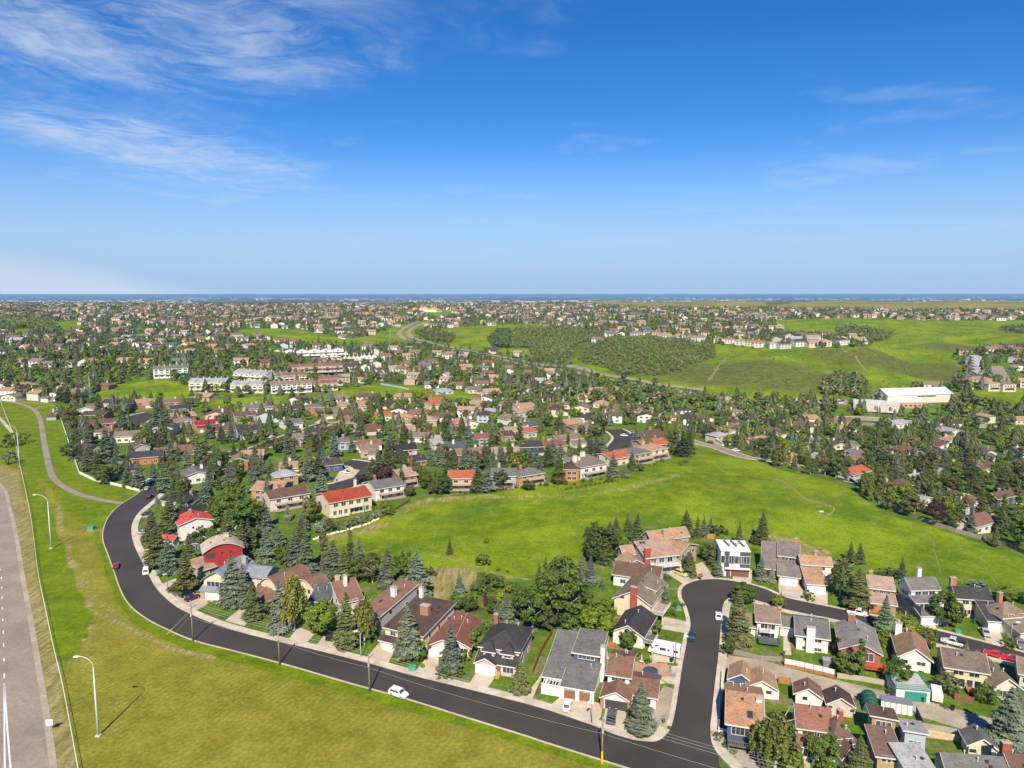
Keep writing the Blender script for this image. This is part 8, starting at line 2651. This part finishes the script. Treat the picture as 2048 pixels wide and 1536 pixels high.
    BL,GN,BK = (0.01,0.10,0.42),(0.03,0.14,0.06),(0.015,0.015,0.018)
    for k,x,y,c,lab in (('6',742,1000,BK,'black bin at the garage corner on the lane, left of the two'),('6',782,1018,BK,'black bin at the garage corner on the lane, right of the two'),('6',1155,992,GN,'green bin before the green garage door'),('6',1180,998,BL,'blue bin before the green garage door'),('6',1245,1018,BK,'black bin right of the green garage door'),('6',1485,1085,BK,'black bin by the brown fence near the camper'),
                            ('5',1350,705,BK,'black bin behind the motorhome'),('8',282,735,BL,'blue bin beside the brick garage front'),('8',1655,1050,GN,'green bin beside the charcoal-roofed cream house garage'),('m',998,800,BL,'blue bin at the cul-de-sac kerb near the blue car'),('m',1138,650,BL,'blue bin at the far side of the cul-de-sac'),('m',850,300,BL,'blue bin by the tan-walled garage'),('m',815,850,BL,'blue bin behind the rust-red roof'),('m',545,515,BL,'blue bin by the street among the spruces'),('r',1860,1000,BL,'blue bin in the right valley'),('6',155,655,GN,'green bin at the end of the concrete walk')):
        bin_(k, x, y, c, lab)

    # green utility boxes
    def ubox(k, x, y, lab, s=1.0):
        g = G(*zp(k,x,y)); o = thing('utility_box',lab,'utility box',(g.x,g.y,g.z),random.uniform(-0.3,0.3),'green utility boxes')
        def b():
            mb = MB(); mb.extrude([(-0.75,0.12),(-0.75,1.05),(0.45,1.2),(0.75,1.05),(0.75,0.12)],'x',-0.85,0.85); return mb.mesh('cabinet',M_METAL)
        def p():
            mb = MB(); mb.box(-1,1,-0.9,0.9,-0.1,0.12); return mb.mesh('base',M_CONC)
        def d():
            mb = MB(); mb.box(-0.7,-0.03,-0.79,-0.75,0.2,1.0); mb.box(0.03,0.7,-0.79,-0.75,0.2,1.0); return mb.mesh('door',M_METAL)
        for nm,f,c in (('cabinet',b,(0.05,0.27,0.17)),('base',p,(0.4,0.38,0.35)),('door',d,(0.06,0.30,0.19))):
            link(nm,shared('ub' + nm,f),parent=o,color=c,scale=s)
    ubox('1',722,1100,'green utility box alone in the grass left of the bend',1.3); ubox('4',490,1025,'green utility box between two driveways by the sidewalk'); ubox('8',1522,1128,'green utility box on the lawn left of the silver car',0.9); ubox('7',1010,940,'green utility box among the round shrubs',0.8); ubox('1',1250,1440,'green utility box under the front spruces of the bend',0.8)

    # pool, umbrellas
    g = G(*zp('5',1185,790)); o = thing('wading_pool','round blue garden pool behind the umber-roofed corner house','pool',(g.x,g.y,g.z))
    mb = MB(); n = 24
    for i in range(n):
        a,b = 2 * math.pi * i / n,2 * math.pi * (i + 1) / n
        mb.quad((1.8 * math.cos(a),1.8 * math.sin(a),0),(1.8 * math.cos(b),1.8 * math.sin(b),0),(1.8 * math.cos(b),1.8 * math.sin(b),0.8),(1.8 * math.cos(a),1.8 * math.sin(a),0.8))
        mb.quad((1.8 * math.cos(a),1.8 * math.sin(a),0.8),(1.8 * math.cos(b),1.8 * math.sin(b),0.8),(1.62 * math.cos(b),1.62 * math.sin(b),0.8),(1.62 * math.cos(a),1.62 * math.sin(a),0.8))
    link('rim',mb.mesh('rim',M_METAL),parent=o,color=(0.01,0.10,0.55))
    mb = MB(); mb.poly([(1.7 * math.cos(2 * math.pi * i / n),1.7 * math.sin(2 * math.pi * i / n),0.62) for i in range(n)]); link('water',mb.mesh('water',M_GLASS),parent=o)
    g = G(*zp('5',1180,745)); sheet('patio',[(g.x - 4.5,g.y - 3),(g.x + 4,g.y - 4.2),(g.x + 4.6,g.y + 1.8),(g.x - 3.8,g.y + 2.6)],0.13,M_CONC,5,label='orange paved patio behind the corner house',color=(0.46,0.20,0.09))
    def brolly(k, x, y, lab):
        g = G(*zp(k,x,y)); o = thing('patio_umbrella',lab,'umbrella',(g.x,g.y,g.z))
        mb = MB(); mb.tube([(0,0,0),(0,0,2.6)],0.03,6); link('pole',mb.mesh('pole',M_METAL),parent=o,color=(0.4,0.4,0.4))
        mb = MB(); mb.tube([(0,0,1.0),(0,0,1.4),(0,0,2.2),(0,0,2.55)],[0.22,0.2,0.12,0.03],8); link('canopy',mb.mesh('canopy',M_WOOD),parent=o,color=(0.45,0.46,0.42))
        mb = MB(); mb.tube([(0,0,0.7),(0,0,0.75)],0.55,12); mb.tube([(0.3,0.3,0),(0.3,0.3,0.7)],0.03,5); mb.tube([(-0.3,0.3,0),(-0.3,0.3,0.7)],0.03,5); mb.tube([(0,-0.4,0),(0,-0.4,0.7)],0.03,5); link('table',mb.mesh('table',M_METAL),parent=o,color=(0.7,0.7,0.68))
    brolly('5',1115,715,'folded pale umbrella on the orange patio'); brolly('5',842,690,'folded grey umbrella in the back yard left of the orange patio')


yard_things()

# ------------------------------------------------------------------ poles, lamps, wires, signs
def lamp_post(bx,by,ty,armx,army,label,col=(0.62,0.66,0.66),k=None,base=True):
    px, py = (bx, by) if k is None else zp(k, bx, by)
    tx = armx if k is None else ZB[k][0] + armx / ZS
    tyy = ty if k is None else ZB[k][1] + ty / ZS
    g = G(px, py); H = top_height(g, px, tyy)
    o = thing('street_lamp',label,'street lamp',(g.x,g.y,g.z),0,'street lamps')
    dep = g.y * _CP + (CAMH - g.z - H) * _SP
    ax = (tx - px) / FPX * dep                                   # sideways reach of the arm
    ay = army
    mb = MB(); mb.tube([(0,0,0),(0,0,H * 0.5),(0,0,H * 0.86)],[H * 0.011 + 0.05,H * 0.008 + 0.04,0.075],9)
    link('pole',mb.mesh('pole',M_METAL,smooth=True),parent=o,color=col)
    pts = [(0, 0, H * 0.86)]
    for i in range(1, 9):
        t = i / 8 * math.pi / 2
        pts.append((ax * 0.8 * (1 - math.cos(t)),ay * 0.8 * (1 - math.cos(t)),H * 0.86 + H * 0.13 * math.sin(t)))
    pts.append((ax * 0.85, ay * 0.85, H * 0.992))
    mb = MB(); mb.tube(pts,0.06,7); link('arm',mb.mesh('arm',M_METAL,smooth=True),parent=o,color=col)
    mb = MB(); L = 0.55
    mb.extrude([(-L,0.0),(-L * 0.9,0.16),(L * 0.6,0.2),(L,0.05),(L * 0.9,-0.1),(-L * 0.7,-0.12)],'y',-0.2,0.2)
    hd = link('lamp_head',mb.mesh('lamp_head',M_METAL),parent=o,color=(0.7,0.7,0.7),loc=(ax * 0.95,ay * 0.95,H * 0.985),rz=math.atan2(ay,ax))
    if base:
        mb = MB(); mb.box(-0.5,0.5,-0.45,0.45,-0.3,0.28); link('base',mb.mesh('base',M_CONC),parent=o,color=(0.55,0.53,0.48))


lamp_post(197,1472,1311,163,0.0,'nearest tall pale lamp post in the mown field, beside the speed sign')
lamp_post(103,1097,988,77,0.0,'middle tall pale lamp post in the long grass')
lamp_post(40,934,851,21,0.0,'farthest tall pale lamp post by the round bushes')
lamp_post(1660,1475,1258,1628,-0.6,'pale street lamp between driveways under the birch',(0.5,0.5,0.48),'3',False)
lamp_post(722,1185,990,700,-1.0,'slim brown street lamp on the wide driveway edge',(0.22,0.18,0.14),'5',False)
lamp_post(1380,722,495,1462,0.0,'dark street lamp with a curved arm beside the motorhome',(0.12,0.10,0.09),'5',False)
lamp_post(140,935,815,128,-0.5,'thin dark street lamp at the pale driveway on the bend',(0.15,0.14,0.13),'3',False)
lamp_post(138,835,690,128,-0.8,'thin street lamp at the brick garage driveway',(0.35,0.33,0.30),'8',False)
lamp_post(1945,1172,1036,1985,-0.3,'street lamp at the right edge of the cross street',(0.40,0.36,0.30),'8',False)
lamp_post(1560,365,225,1575,0,'tall thin lamp below the low beige hall',(0.6,0.66,0.66),'r',False)
lamp_post(710,870,690,716,0,'tall lamp post in the green strip at the left',(0.5,0.5,0.48),'k',False)
lamp_post(1105,210 + 230,110 + 230,1110,0,'lamp post on the climbing road',(0.6,0.6,0.6),'l',False)

POLES = []


def utility_pole(px, py, ty, label, yellow=0.0):
    g = G(px, py); H = top_height(g, px, ty)
    yaw = -0.30
    o = thing('utility_pole',label,'utility pole',(g.x,g.y,g.z),yaw,'wooden utility poles')
    mb = MB(); mb.tube([(0,0,-0.4),(0,0,H * 0.5),(0,0,H)],[0.19,0.165,0.125],9)
    link('pole',mb.mesh('pole',M_BARK,smooth=True),parent=o,color=(0.26,0.20,0.15))
    tips = []
    mb = MB(); mb.box(-0.07,0.07,-0.2,2.2,H - 1.35,H - 1.2); link('crossarm',mb.mesh('crossarm',M_WOOD),parent=o,color=(0.34,0.32,0.30))
    for y in (0.1, 1.1, 2.05):
        mb = MB(); mb.tube([(0,y,H - 1.2),(0,y,H - 1.08),(0,y,H - 1.04),(0,y,H - 0.92)],[0.05,0.09,0.05,0.03],7)
        link('insulator',mb.mesh('insulator',M_METAL),parent=o,color=(0.55,0.55,0.6)); tips.append(Vector((0,y,H - 0.92)))
    mb = MB(); mb.tube([(0.1,-0.28,H * 0.66),(0.1,-0.28,H * 0.66 + 0.8)],0.22,9); link('transformer',mb.mesh('transformer',M_METAL),parent=o,color=(0.4,0.42,0.42))
    tips.append(Vector((0, 0.14, H * 0.62)))
    if yellow:
        mb = MB(); mb.tube([(0,0,0.02),(0,0,yellow)],0.215,9); link('marker_sleeve',mb.mesh('marker_sleeve',M_METAL),parent=o,color=(0.75,0.45,0.02))
    rot = Matrix.Rotation(yaw, 4, 'Z')
    POLES.append((o,[Vector((g.x,g.y,g.z)) + rot @ t for t in tips]))
    return o, g, H


u1 = utility_pole(386,1283,1206,'leftmost wooden utility pole with guy wires at the bend')
utility_pole(559,1330,1254,'second wooden utility pole from the left along the grass kerb')
utility_pole(739,1384,1306,'third wooden utility pole, just left of the white car at the kerb')
utility_pole(1204,1527,1432,'rightmost wooden utility pole with a yellow sleeve at its foot',2.6)
o, g, H = u1
for (gx,gy),hz in (((334,1269),0.8),((345,1273),0.7),((340,1262),0.85)):
    f = G(gx,gy); d = Vector((f.x - g.x,f.y - g.y,f.z - g.z)); d.rotate(Matrix.Rotation(0.30,3,'Z'))
    mb = MB(); mb.tube([d,(0,0,H * hz)],0.02,5); link('guy_wire',mb.mesh('guy_wire',M_METAL),parent=o,color=(0.5,0.5,0.5))
    e = d.lerp(Vector((0,0,H * hz)),0.16); mb = MB(); mb.tube([d,e],0.06,6); link('guy_guard',mb.mesh('guy_guard',M_METAL),parent=o,color=(0.75,0.55,0.02))


def spans():
    ends = POLES + [(None,[p + Vector((58,-27,0)) for p in POLES[-1][1]])]
    names = ['first', 'second', 'third', 'fourth']
    for i in range(len(ends) - 1):
        A, B = ends[i][1], ends[i + 1][1]
        o = thing('power_line',f'{names[i]} span of sagging overhead wires counted from the left pole','power line',A[0],0,'overhead wires along the road')
        for a, b in zip(A, B):
            L = (b - a).length; mb = MB()
            mb.tube([(a + (b - a) * t - Vector((0,0,4 * L * 0.014 * t * (1 - t))) - A[0]) for t in [k / 14 for k in range(15)]],0.018,5,cap=False)
            link('wire',mb.mesh('wire',M_METAL),parent=o,color=(0.45,0.45,0.45))


spans()


def text_mesh(body, size, name='lettering'):
    cu = bpy.data.curves.new(name,'FONT'); cu.body = body; cu.size = size; cu.align_x = 'CENTER'; cu.align_y = 'CENTER'; cu.extrude = 0.004
    ob = bpy.data.objects.new(name,cu); COL.objects.link(ob)
    bpy.context.view_layer.update()
    me = bpy.data.meshes.new_from_object(ob.evaluated_get(bpy.context.evaluated_depsgraph_get()))
    bpy.data.objects.remove(ob); bpy.data.curves.remove(cu)
    me.materials.clear(); me.materials.append(M_METAL); me.name = name
    return me


def signs():
    g = G(100, 1463); H = top_height(g, 98, 1439)
    o = thing('speed_sign','white speed limit sign reading 70 on a thin post by the highway','road sign',(g.x,g.y,g.z),0.25)
    mb = MB(); mb.box(-0.04,0.04,0,0.07,-0.3,H); link('post',mb.mesh('post',M_METAL),parent=o,color=(0.5,0.45,0.3))
    w, h = 0.62, H * 0.29
    mb = MB(); mb.box(-w,w,-0.03,0,H - 2 * h * 0.86,H + 0.02); link('panel',mb.mesh('panel',M_METAL),parent=o,color=(0.85,0.85,0.85))
    zc = H - h * 0.86
    t = link('lettering',text_mesh('70',0.95),parent=o,loc=(0,-0.038,zc - 0.2),color=(0.01,0.01,0.01)); t.rotation_euler = (math.pi / 2,0,0)
    t = link('lettering',text_mesh('MAXIMUM',0.24),parent=o,loc=(0,-0.038,zc + h * 0.62),color=(0.01,0.01,0.01)); t.rotation_euler = (math.pi / 2,0,0)
    # street name blades on the corner
    g = G(*zp('5',1290,1195)); H = top_height(g,zp('5',1290,0)[0],ZB['5'][1] + 1125 / ZS)
    o = thing('street_name_sign','street name post with two green blades on the stony corner','street sign',(g.x,g.y,g.z),0)
    mb = MB(); mb.tube([(0,0,-0.2),(0,0,H)],0.04,7); link('post',mb.mesh('post',M_METAL),parent=o,color=(0.3,0.3,0.3))
    for rz, zz in ((0.2, H - 0.1), (1.6, H - 0.35)):
        mb = MB(); mb.box(-0.55,0.55,-0.015,0.015,-0.11,0.11); link('blade',mb.mesh('blade',M_METAL),parent=o,loc=(0,0,zz),rz=rz,color=(0.02,0.30,0.16))
    mb = MB(); mb.box(-0.25,0.25,-0.02,0.3,H * 0.28,H * 0.62); link('mail_box',mb.mesh('mail_box',M_METAL),parent=o,color=(0.07,0.07,0.07))
    # mailbox cluster by the bulb
    g = G(*zp('7',1185,715)); H = top_height(g,zp('7',1185,0)[0],ZB['7'][1] + 660 / ZS)
    o = thing('community_mailbox','dark community mailbox on a post at the top of the bulb','mailbox',(g.x,g.y,g.z),0.1)
    mb = MB(); mb.box(-0.1,0.1,-0.1,0.1,-0.2,H * 0.5); link('post',mb.mesh('post',M_METAL),parent=o,color=(0.08,0.07,0.06))
    mb = MB(); mb.box(-0.6,0.6,-0.25,0.25,H * 0.5,H); link('cabinet',mb.mesh('cabinet',M_METAL),parent=o,color=(0.13,0.10,0.08))
    for i in range(4):
        for j in range(3):
            mb = MB(); mb.box(-0.56 + i * 0.285,-0.32 + i * 0.285,-0.27,-0.25,H * 0.52 + j * H * 0.15,H * 0.65 + j * H * 0.15); link('mail_door',mb.mesh('mail_door',M_METAL),parent=o,color=(0.2,0.16,0.13))


signs()

# ------------------------------------------------------------------ fences and walls
def fence(px_pts,h,label,panel_col,post_col=None,bay=2.4,m=None,cap=None,name='fence',thick=0.05,cat='fence',step=True,gap=0.05,lower=None):
    pts = gl(px_pts)
    root = thing(name,label,cat,(pts[0].x,pts[0].y,h1(pts[0].x,pts[0].y)),0,'garden fences and walls' if name == 'fence' else None)
    o0 = root.location.copy()
    def fpanel():
        mb = MB(); mb.box(0,1,-thick / 2,thick / 2,gap,h); return mb.mesh('panel',m or M_WOOD,fix=False)
    def fpost():
        mb = MB(); mb.box(-0.07,0.07,-0.08,0.08,-0.6,h + 0.1); return mb.mesh('post',M_WOOD,fix=False)
    def flow():
        mb = MB(); mb.box(0,1,-thick / 2 - 0.02,thick / 2 + 0.02,-0.6,lower[0]); return mb.mesh('kick_board',M_WOOD,fix=False)
    pm = shared(('fp',name,round(h,2),thick,gap,(m or M_WOOD).name),fpanel); qm = shared(('fq',round(h,2)),fpost)
    for a, b in zip(pts[:-1], pts[1:]):
        L = (b - a).length; n = max(1,round(L / bay)); yaw = math.atan2(b.y - a.y,b.x - a.x)
        for i in range(n):
            p = a.lerp(b,i / n); q = a.lerp(b,(i + 1) / n)
            z0, z1 = h1(p.x, p.y), h1(q.x, q.y)
            o = link('panel',pm,parent=root,loc=(p.x - o0.x,p.y - o0.y,min(z0,z1) - o0.z),rz=yaw,color=panel_col,scale=(L / n,1,1))
            if lower:
                link('kick_board',shared(('fl',lower[0]),flow),parent=root,loc=(p.x - o0.x,p.y - o0.y,min(z0,z1) - o0.z),rz=yaw,color=lower[1],scale=(L / n,1,1))
            if post_col:
                link('post',qm,parent=root,loc=(p.x - o0.x,p.y - o0.y,z0 - o0.z),rz=yaw,color=post_col)
        if post_col:
            link('post',qm,parent=root,loc=(b.x - o0.x,b.y - o0.y,h1(b.x,b.y) - o0.z),rz=yaw,color=post_col)
    return root


WB,GW,OW = (0.20,0.105,0.06),(0.24,0.21,0.18),(0.40,0.17,0.06)


def fences():
    # wire fence along the highway: posts, rails
    pts = resample(gl(FENCE_LINE), 2.6)
    root = thing('highway_fence','long low pale wire fence between the highway verge and the field','fence',(pts[0].x,pts[0].y,h1(pts[0].x,pts[0].y)))
    o0 = root.location.copy()
    def post():
        mb = MB(); mb.tube([(0,0,-0.3),(0,0,1.25)],0.04,6); return mb.mesh('post',M_METAL)
    pm = shared('hfpost', post)
    for p in pts:
        link('post',pm,parent=root,loc=(p.x - o0.x,p.y - o0.y,h1(p.x,p.y) - o0.z),color=(0.55,0.55,0.52))
    for z,r in ((1.2,0.055),(0.85,0.012),(0.5,0.012),(0.15,0.02)):
        mb = MB(); mb.tube([(p.x - o0.x,p.y - o0.y,h1(p.x,p.y) + z - o0.z) for p in pts],r,5); link('rail',mb.mesh('rail',M_METAL),parent=root,color=(0.74,0.71,0.62))
    mb = MB(); mb.box(-0.0, 0, 0, 0, 0, 0)
    fence(zl('1',[(445,145),(490,260),(545,430),(590,560),(625,660),(735,712)]),1.3,'white wall behind the spruces along the paved path',(0.72,0.70,0.64),bay=3.0,m=M_STUC,thick=0.2,gap=-0.6,name='fence')
    fence(zl('1',[(735,712),(860,740),(1000,775),(1100,800)]),1.2,'low white fence from the path bend to the road end',(0.66,0.64,0.58),bay=3.0,m=M_STUC,thick=0.2,gap=-0.6,name='fence')
    fence(zl('3',[(520,490),(640,468),(715,456)]),1.6,'white yard fence behind the charcoal-roofed blue house',(0.74,0.72,0.68),bay=2.2)
    fence(zl('6',[(160,735),(250,752),(320,768),(390,785),(462,800),(555,825)]),2.0,'white panel fence with brown posts along the lane',(0.76,0.74,0.70),(0.28,0.10,0.05),2.3,lower=(0.75,(0.38,0.15,0.07)),gap=0.75)
    fence(zl('6',[(575,825),(760,850),(1010,895)]),1.2,'concrete retaining wall along the lane',(0.42,0.37,0.30),bay=4.0,m=M_CONC,thick=0.3,gap=-0.6,cat='wall',name='retaining_wall')
    fence(zl('5',[(1840,640),(2048,690)]) + zl('6',[(140,700)]),1.3,'grey board fence above the lane mouth',GW,GW,2.0)
    fence(zl('5',[(515,500),(640,525),(760,560),(905,600)]),1.7,'brown board fence behind the grey-roofed house',OW,WB,2.2)
    fence(zl('4',[(1590,745),(1500,905),(1440,1060)]),1.5,'rusty brown fence between the charcoal and grey houses',(0.28,0.09,0.05),WB,2.2)
    fence(zl('7',[(372,560),(440,575),(505,600)]),1.6,'grey board fence below the dark tree group',GW,GW,2.2); fence(zl('7',[(1235,380),(1300,385)]),1.7,'orange board fence left of the white modern house',OW,WB,2.0); fence(zl('7',[(1575,415),(1630,430)]),1.6,'orange board fence right of the white modern house',OW,WB,2.0)
    fence([(1690,955),(1730,985),(1775,1020)],1.6,'brown fence by the orange-roofed house at the slope',WB,WB,2.4); fence(zl('8',[(900,110),(1060,170),(1230,240),(1500,330),(1750,400)]),1.5,'long grey-brown fence along the right edge of the meadow',(0.30,0.26,0.19),GW,2.6); fence(zl('8',[(1750,400),(1900,440),(2060,510)]),1.6,'dark fence at the meadow corner on the right edge',(0.10,0.08,0.07),WB,2.6)
    fence(zl('5',[(1748,800),(1738,950),(1728,1100),(1722,1260)]),1.3,'thin white fence beside the blue house along the side street',(0.72,0.71,0.68),(0.7,0.7,0.68),2.2); fence(zl('5',[(1722,1260),(1785,1275)]),1.2,'short white return fence before the blue house',(0.72,0.71,0.68),(0.7,0.7,0.68),2.2)
    fence(zl('6',[(112,868),(205,880)]),1.6,'orange wooden fence between the two lane garages',OW,WB,1.8); fence(zl('6',[(1430,935),(1500,1000),(1650,1040)]),1.7,'brown fence right of the camper trailer',WB,WB,2.0); fence(zl('6',[(1285,1285),(1545,1335)]),1.5,'cream board fence below the gravel yard',(0.52,0.40,0.24),bay=2.2); fence(zl('6',[(1195,1110),(1250,1230)]),1.8,'dark blue-grey fence beside the gravel yard',(0.07,0.08,0.10),bay=2.2)
    fence(zl('3',[(1830,378),(1900,340),(1980,290),(2048,245)]),1.2,'brown garden fence right of the silver hedge',WB,WB,2.2); fence(zl('8',[(1065,730),(1105,830),(1115,990)]),1.2,'pale low wall left of the tall grey-roofed house',(0.5,0.48,0.44),bay=2.5,m=M_CONC,thick=0.25,gap=-0.6); fence(zl('n',[(1000,340 - 240),(1000,100)]),1.2,'short fence',WB) if False else None
    fence(zl('l',[(1030,785),(1120,800),(1250,825)]),1.6,'pale blue fence on the far green strip',(0.35,0.47,0.60),bay=3.0); fence(zl('l',[(1390,850),(1470,862),(1540,862)]),1.4,'red-brown fence before the pale blue bungalow',(0.24,0.08,0.05),bay=3.0)
    # white garden edging stones below the silver hedge
    root = thing('rock_edging','line of white boulders edging the garden below the silver hedge','rocks',G(*zp('3',1300,545)))
    o0 = root.location.copy(); ln = resample(gl(zl('3',[(1290,548),(1400,512),(1500,488),(1620,455),(1720,425),(1800,385)])),1.0)
    def rock(seed):
        rg = np.random.default_rng(seed); bm = bmesh.new(); bmesh.ops.create_icosphere(bm,subdivisions=2,radius=0.55)
        for v in bm.verts:
            v.co *= 1 + rg.uniform(-0.18,0.18); v.co.z *= 0.7
        me = bpy.data.meshes.new('boulder'); bm.to_mesh(me); bm.free(); me.materials.append(M_STUC); return me
    rk = [rock(i) for i in range(4)]
    for i, p in enumerate(ln):
        link('boulder',rk[i % 4],parent=root,loc=(p.x - o0.x + random.uniform(-0.3,0.3),p.y - o0.y + random.uniform(-0.3,0.3),h1(p.x,p.y) - o0.z + 0.15),rz=random.uniform(0,6),scale=random.uniform(0.7,1.3),color=(0.70,0.66,0.58))
    # bench on the hill
    g = G(*zp('r',1115,1128)); o = thing('park_bench','small pale bench on the grass hill beside the trail','bench',(g.x,g.y,g.z),0.2)
    mb = MB(); mb.box(-0.9,0.9,-0.25,0.25,0.42,0.5); link('seat',mb.mesh('seat',M_WOOD),parent=o,color=(0.6,0.58,0.52))
    mb = MB(); mb.box(-0.9,0.9,0.22,0.28,0.5,0.95); link('backrest',mb.mesh('backrest',M_WOOD),parent=o,color=(0.6,0.58,0.52))
    for x in (-0.7, 0.7):
        mb = MB(); mb.box(x - 0.05,x + 0.05,-0.22,0.22,-0.1,0.42); link('leg',mb.mesh('leg',M_CONC),parent=o,color=(0.4,0.4,0.4))


fences()


def city_specks():
    """the far towns on the plain: thousands of pale roofs, joined"""
    rg = np.random.default_rng(8); V = []; F = []; T_ = []
    for i in range(2600):
        y = float(np.exp(rg.uniform(math.log(4300),math.log(26000)))); u = rg.uniform(-0.76,0.76)
        if math.sin(u * 9 + 1) * math.sin(math.log(y) * 7) < -0.1:
            continue
        x = u * y; s = rg.uniform(6,14) * (1 + y / 16000); hh = rg.uniform(5,10) * (1 + (rg.random() < 0.04) * 2.5)
        if rg.random() < 0.06:
            s *= 3.5
        z = h1(x, y); n = len(V)
        for a, b in ((-1, -1), (1, -1), (1, 1), (-1, 1)):
            V.append((x + a * s, y + b * s, z - 2))
        for a, b in ((-1, -1), (1, -1), (1, 1), (-1, 1)):
            V.append((x + a * s, y + b * s, z + hh))
        F += [(n + 4,n + 5,n + 6,n + 7),(n,n + 1,n + 5,n + 4),(n + 1,n + 2,n + 6,n + 5),(n + 3,n,n + 4,n + 7)]
        c = rg.uniform(0.25,0.6); T_ += [(c,c * 0.95,c * 0.88)] * 8
    me = np_mesh('distant_town',V,F,mat('distant_house',None),np.array(T_))
    o = link('distant_town',me); o['kind'] = 'stuff'; o['label'] = 'far towns on the plain as a sprinkle of pale roofs'


city_specks()

# ------------------------------------------------------------------ labels that single each thing out
WORDS = ['','first','second','third','fourth','fifth','sixth','seventh','eighth','ninth','tenth','eleventh','twelfth']


def ordinal(i, n):
    """place counted from the nearer side of the picture"""
    if i == 0:
        return 'leftmost'
    if i == n - 1:
        return 'rightmost'
    k,sd = (i + 1,'left') if i < n / 2 else (n - i,'right')
    w = WORDS[k] if k < len(WORDS) else f'{k}th'
    return f'{w} from the {sd}'


def region_of(px, py):
    if py > 1080:
        return 'of the near streets'
    if px > 1400 and py > 840:
        return 'in the right valley below the arena'
    if px > 1300 and 770 < py <= 840:
        return 'at the foot of the right hillside'
    if py > 960:
        return 'behind the bending road'
    if py > 880:
        return 'above the grass hill' if px > 820 else 'around the cul-de-sac' if px > 520 else 'right of the paved path'
    if py > 800:
        return 'in the spruce-filled block, right part' if px > 1000 else 'in the spruce-filled block, middle part' if px > 520 else 'in the spruce-filled block, left part'
    if py > 740:
        return 'behind the green strip, right part' if px > 900 else 'behind the green strip, left part'
    return 'on the far ridge, right part' if px > 1100 else 'on the far ridge, left part'


def finish_labels():
    bpy.context.view_layer.update()
    hs = [(r,d) for r,rad,d,*_ in HOUSES if r.get('label') and len(d.split()) > 5]
    hx = np.array([(r.location.x,r.location.y) for r,d in hs])
    buckets = {}
    for o, ph, cat, group, px in ALL_LABELS:
        qx, qy = seen_px(o.location.x, o.location.y)
        qx, qy = float(qx), float(qy)
        if isinstance(ph, tuple):
            _, kind, tone, H = ph
            base = f'{TNAME[tone]} {tree_word(kind)}'
            d2 = np.hypot(hx[:,0] - o.location.x,hx[:,1] - o.location.y); i = int(np.argmin(d2))
            if d2[i] < 13 and qy > 930:
                where = 'beside the ' + ' '.join(hs[i][1].split()[:9])
            else:
                where = region_of(qx, qy)
        else:
            base = ph; where = region_of(qx,qy) if 'lot' not in ph else ''
        buckets.setdefault((base,where),[]).append((qx,o,cat,group))
    for (base, where), items in buckets.items():
        items.sort(key=lambda q: q[0])
        n = len(items)
        for i, (qx, o, cat, group) in enumerate(items):
            if n == 1:
                lab = f'{base} {where}' if where else f'the only {base}'
            else:
                lab = f'{ordinal(i, n)} {base} {where}'
            w = lab.strip().split()[:16]
            while w and w[-1] in ('the','a','with','and','of','in','its','two','behind','on','just','beside','by','at','left','right','tall','left,','from','between','wide','before','above','under','white'):
                w.pop()
            tag(o, ' '.join(w), cat, group)


finish_labels()

# ------------------------------------------------------------------ the air
def build_haze():
    mb = MB(); mb.box(-62000,62000,-3000,62000,-60,91.6)
    m = bpy.data.materials.new('haze'); m.use_nodes = True
    nt = m.node_tree; nt.nodes.clear(); t = NT(nt)
    out = t.n('ShaderNodeOutputMaterial')
    v = t.n('ShaderNodeVolumePrincipled',{'Color': HAZE_COL,'Density': HAZE_D})
    v.inputs['Anisotropy'].default_value = 0.0
    nt.links.new(v.outputs[0], out.inputs['Volume'])
    o = link('haze',mb.mesh('haze',m)); o['kind'] = 'stuff'; o['label'] = 'thin blue summer haze over the far plains'


HAZE_COL, HAZE_D = (0.30, 0.56, 0.92), 0.00005
build_haze()
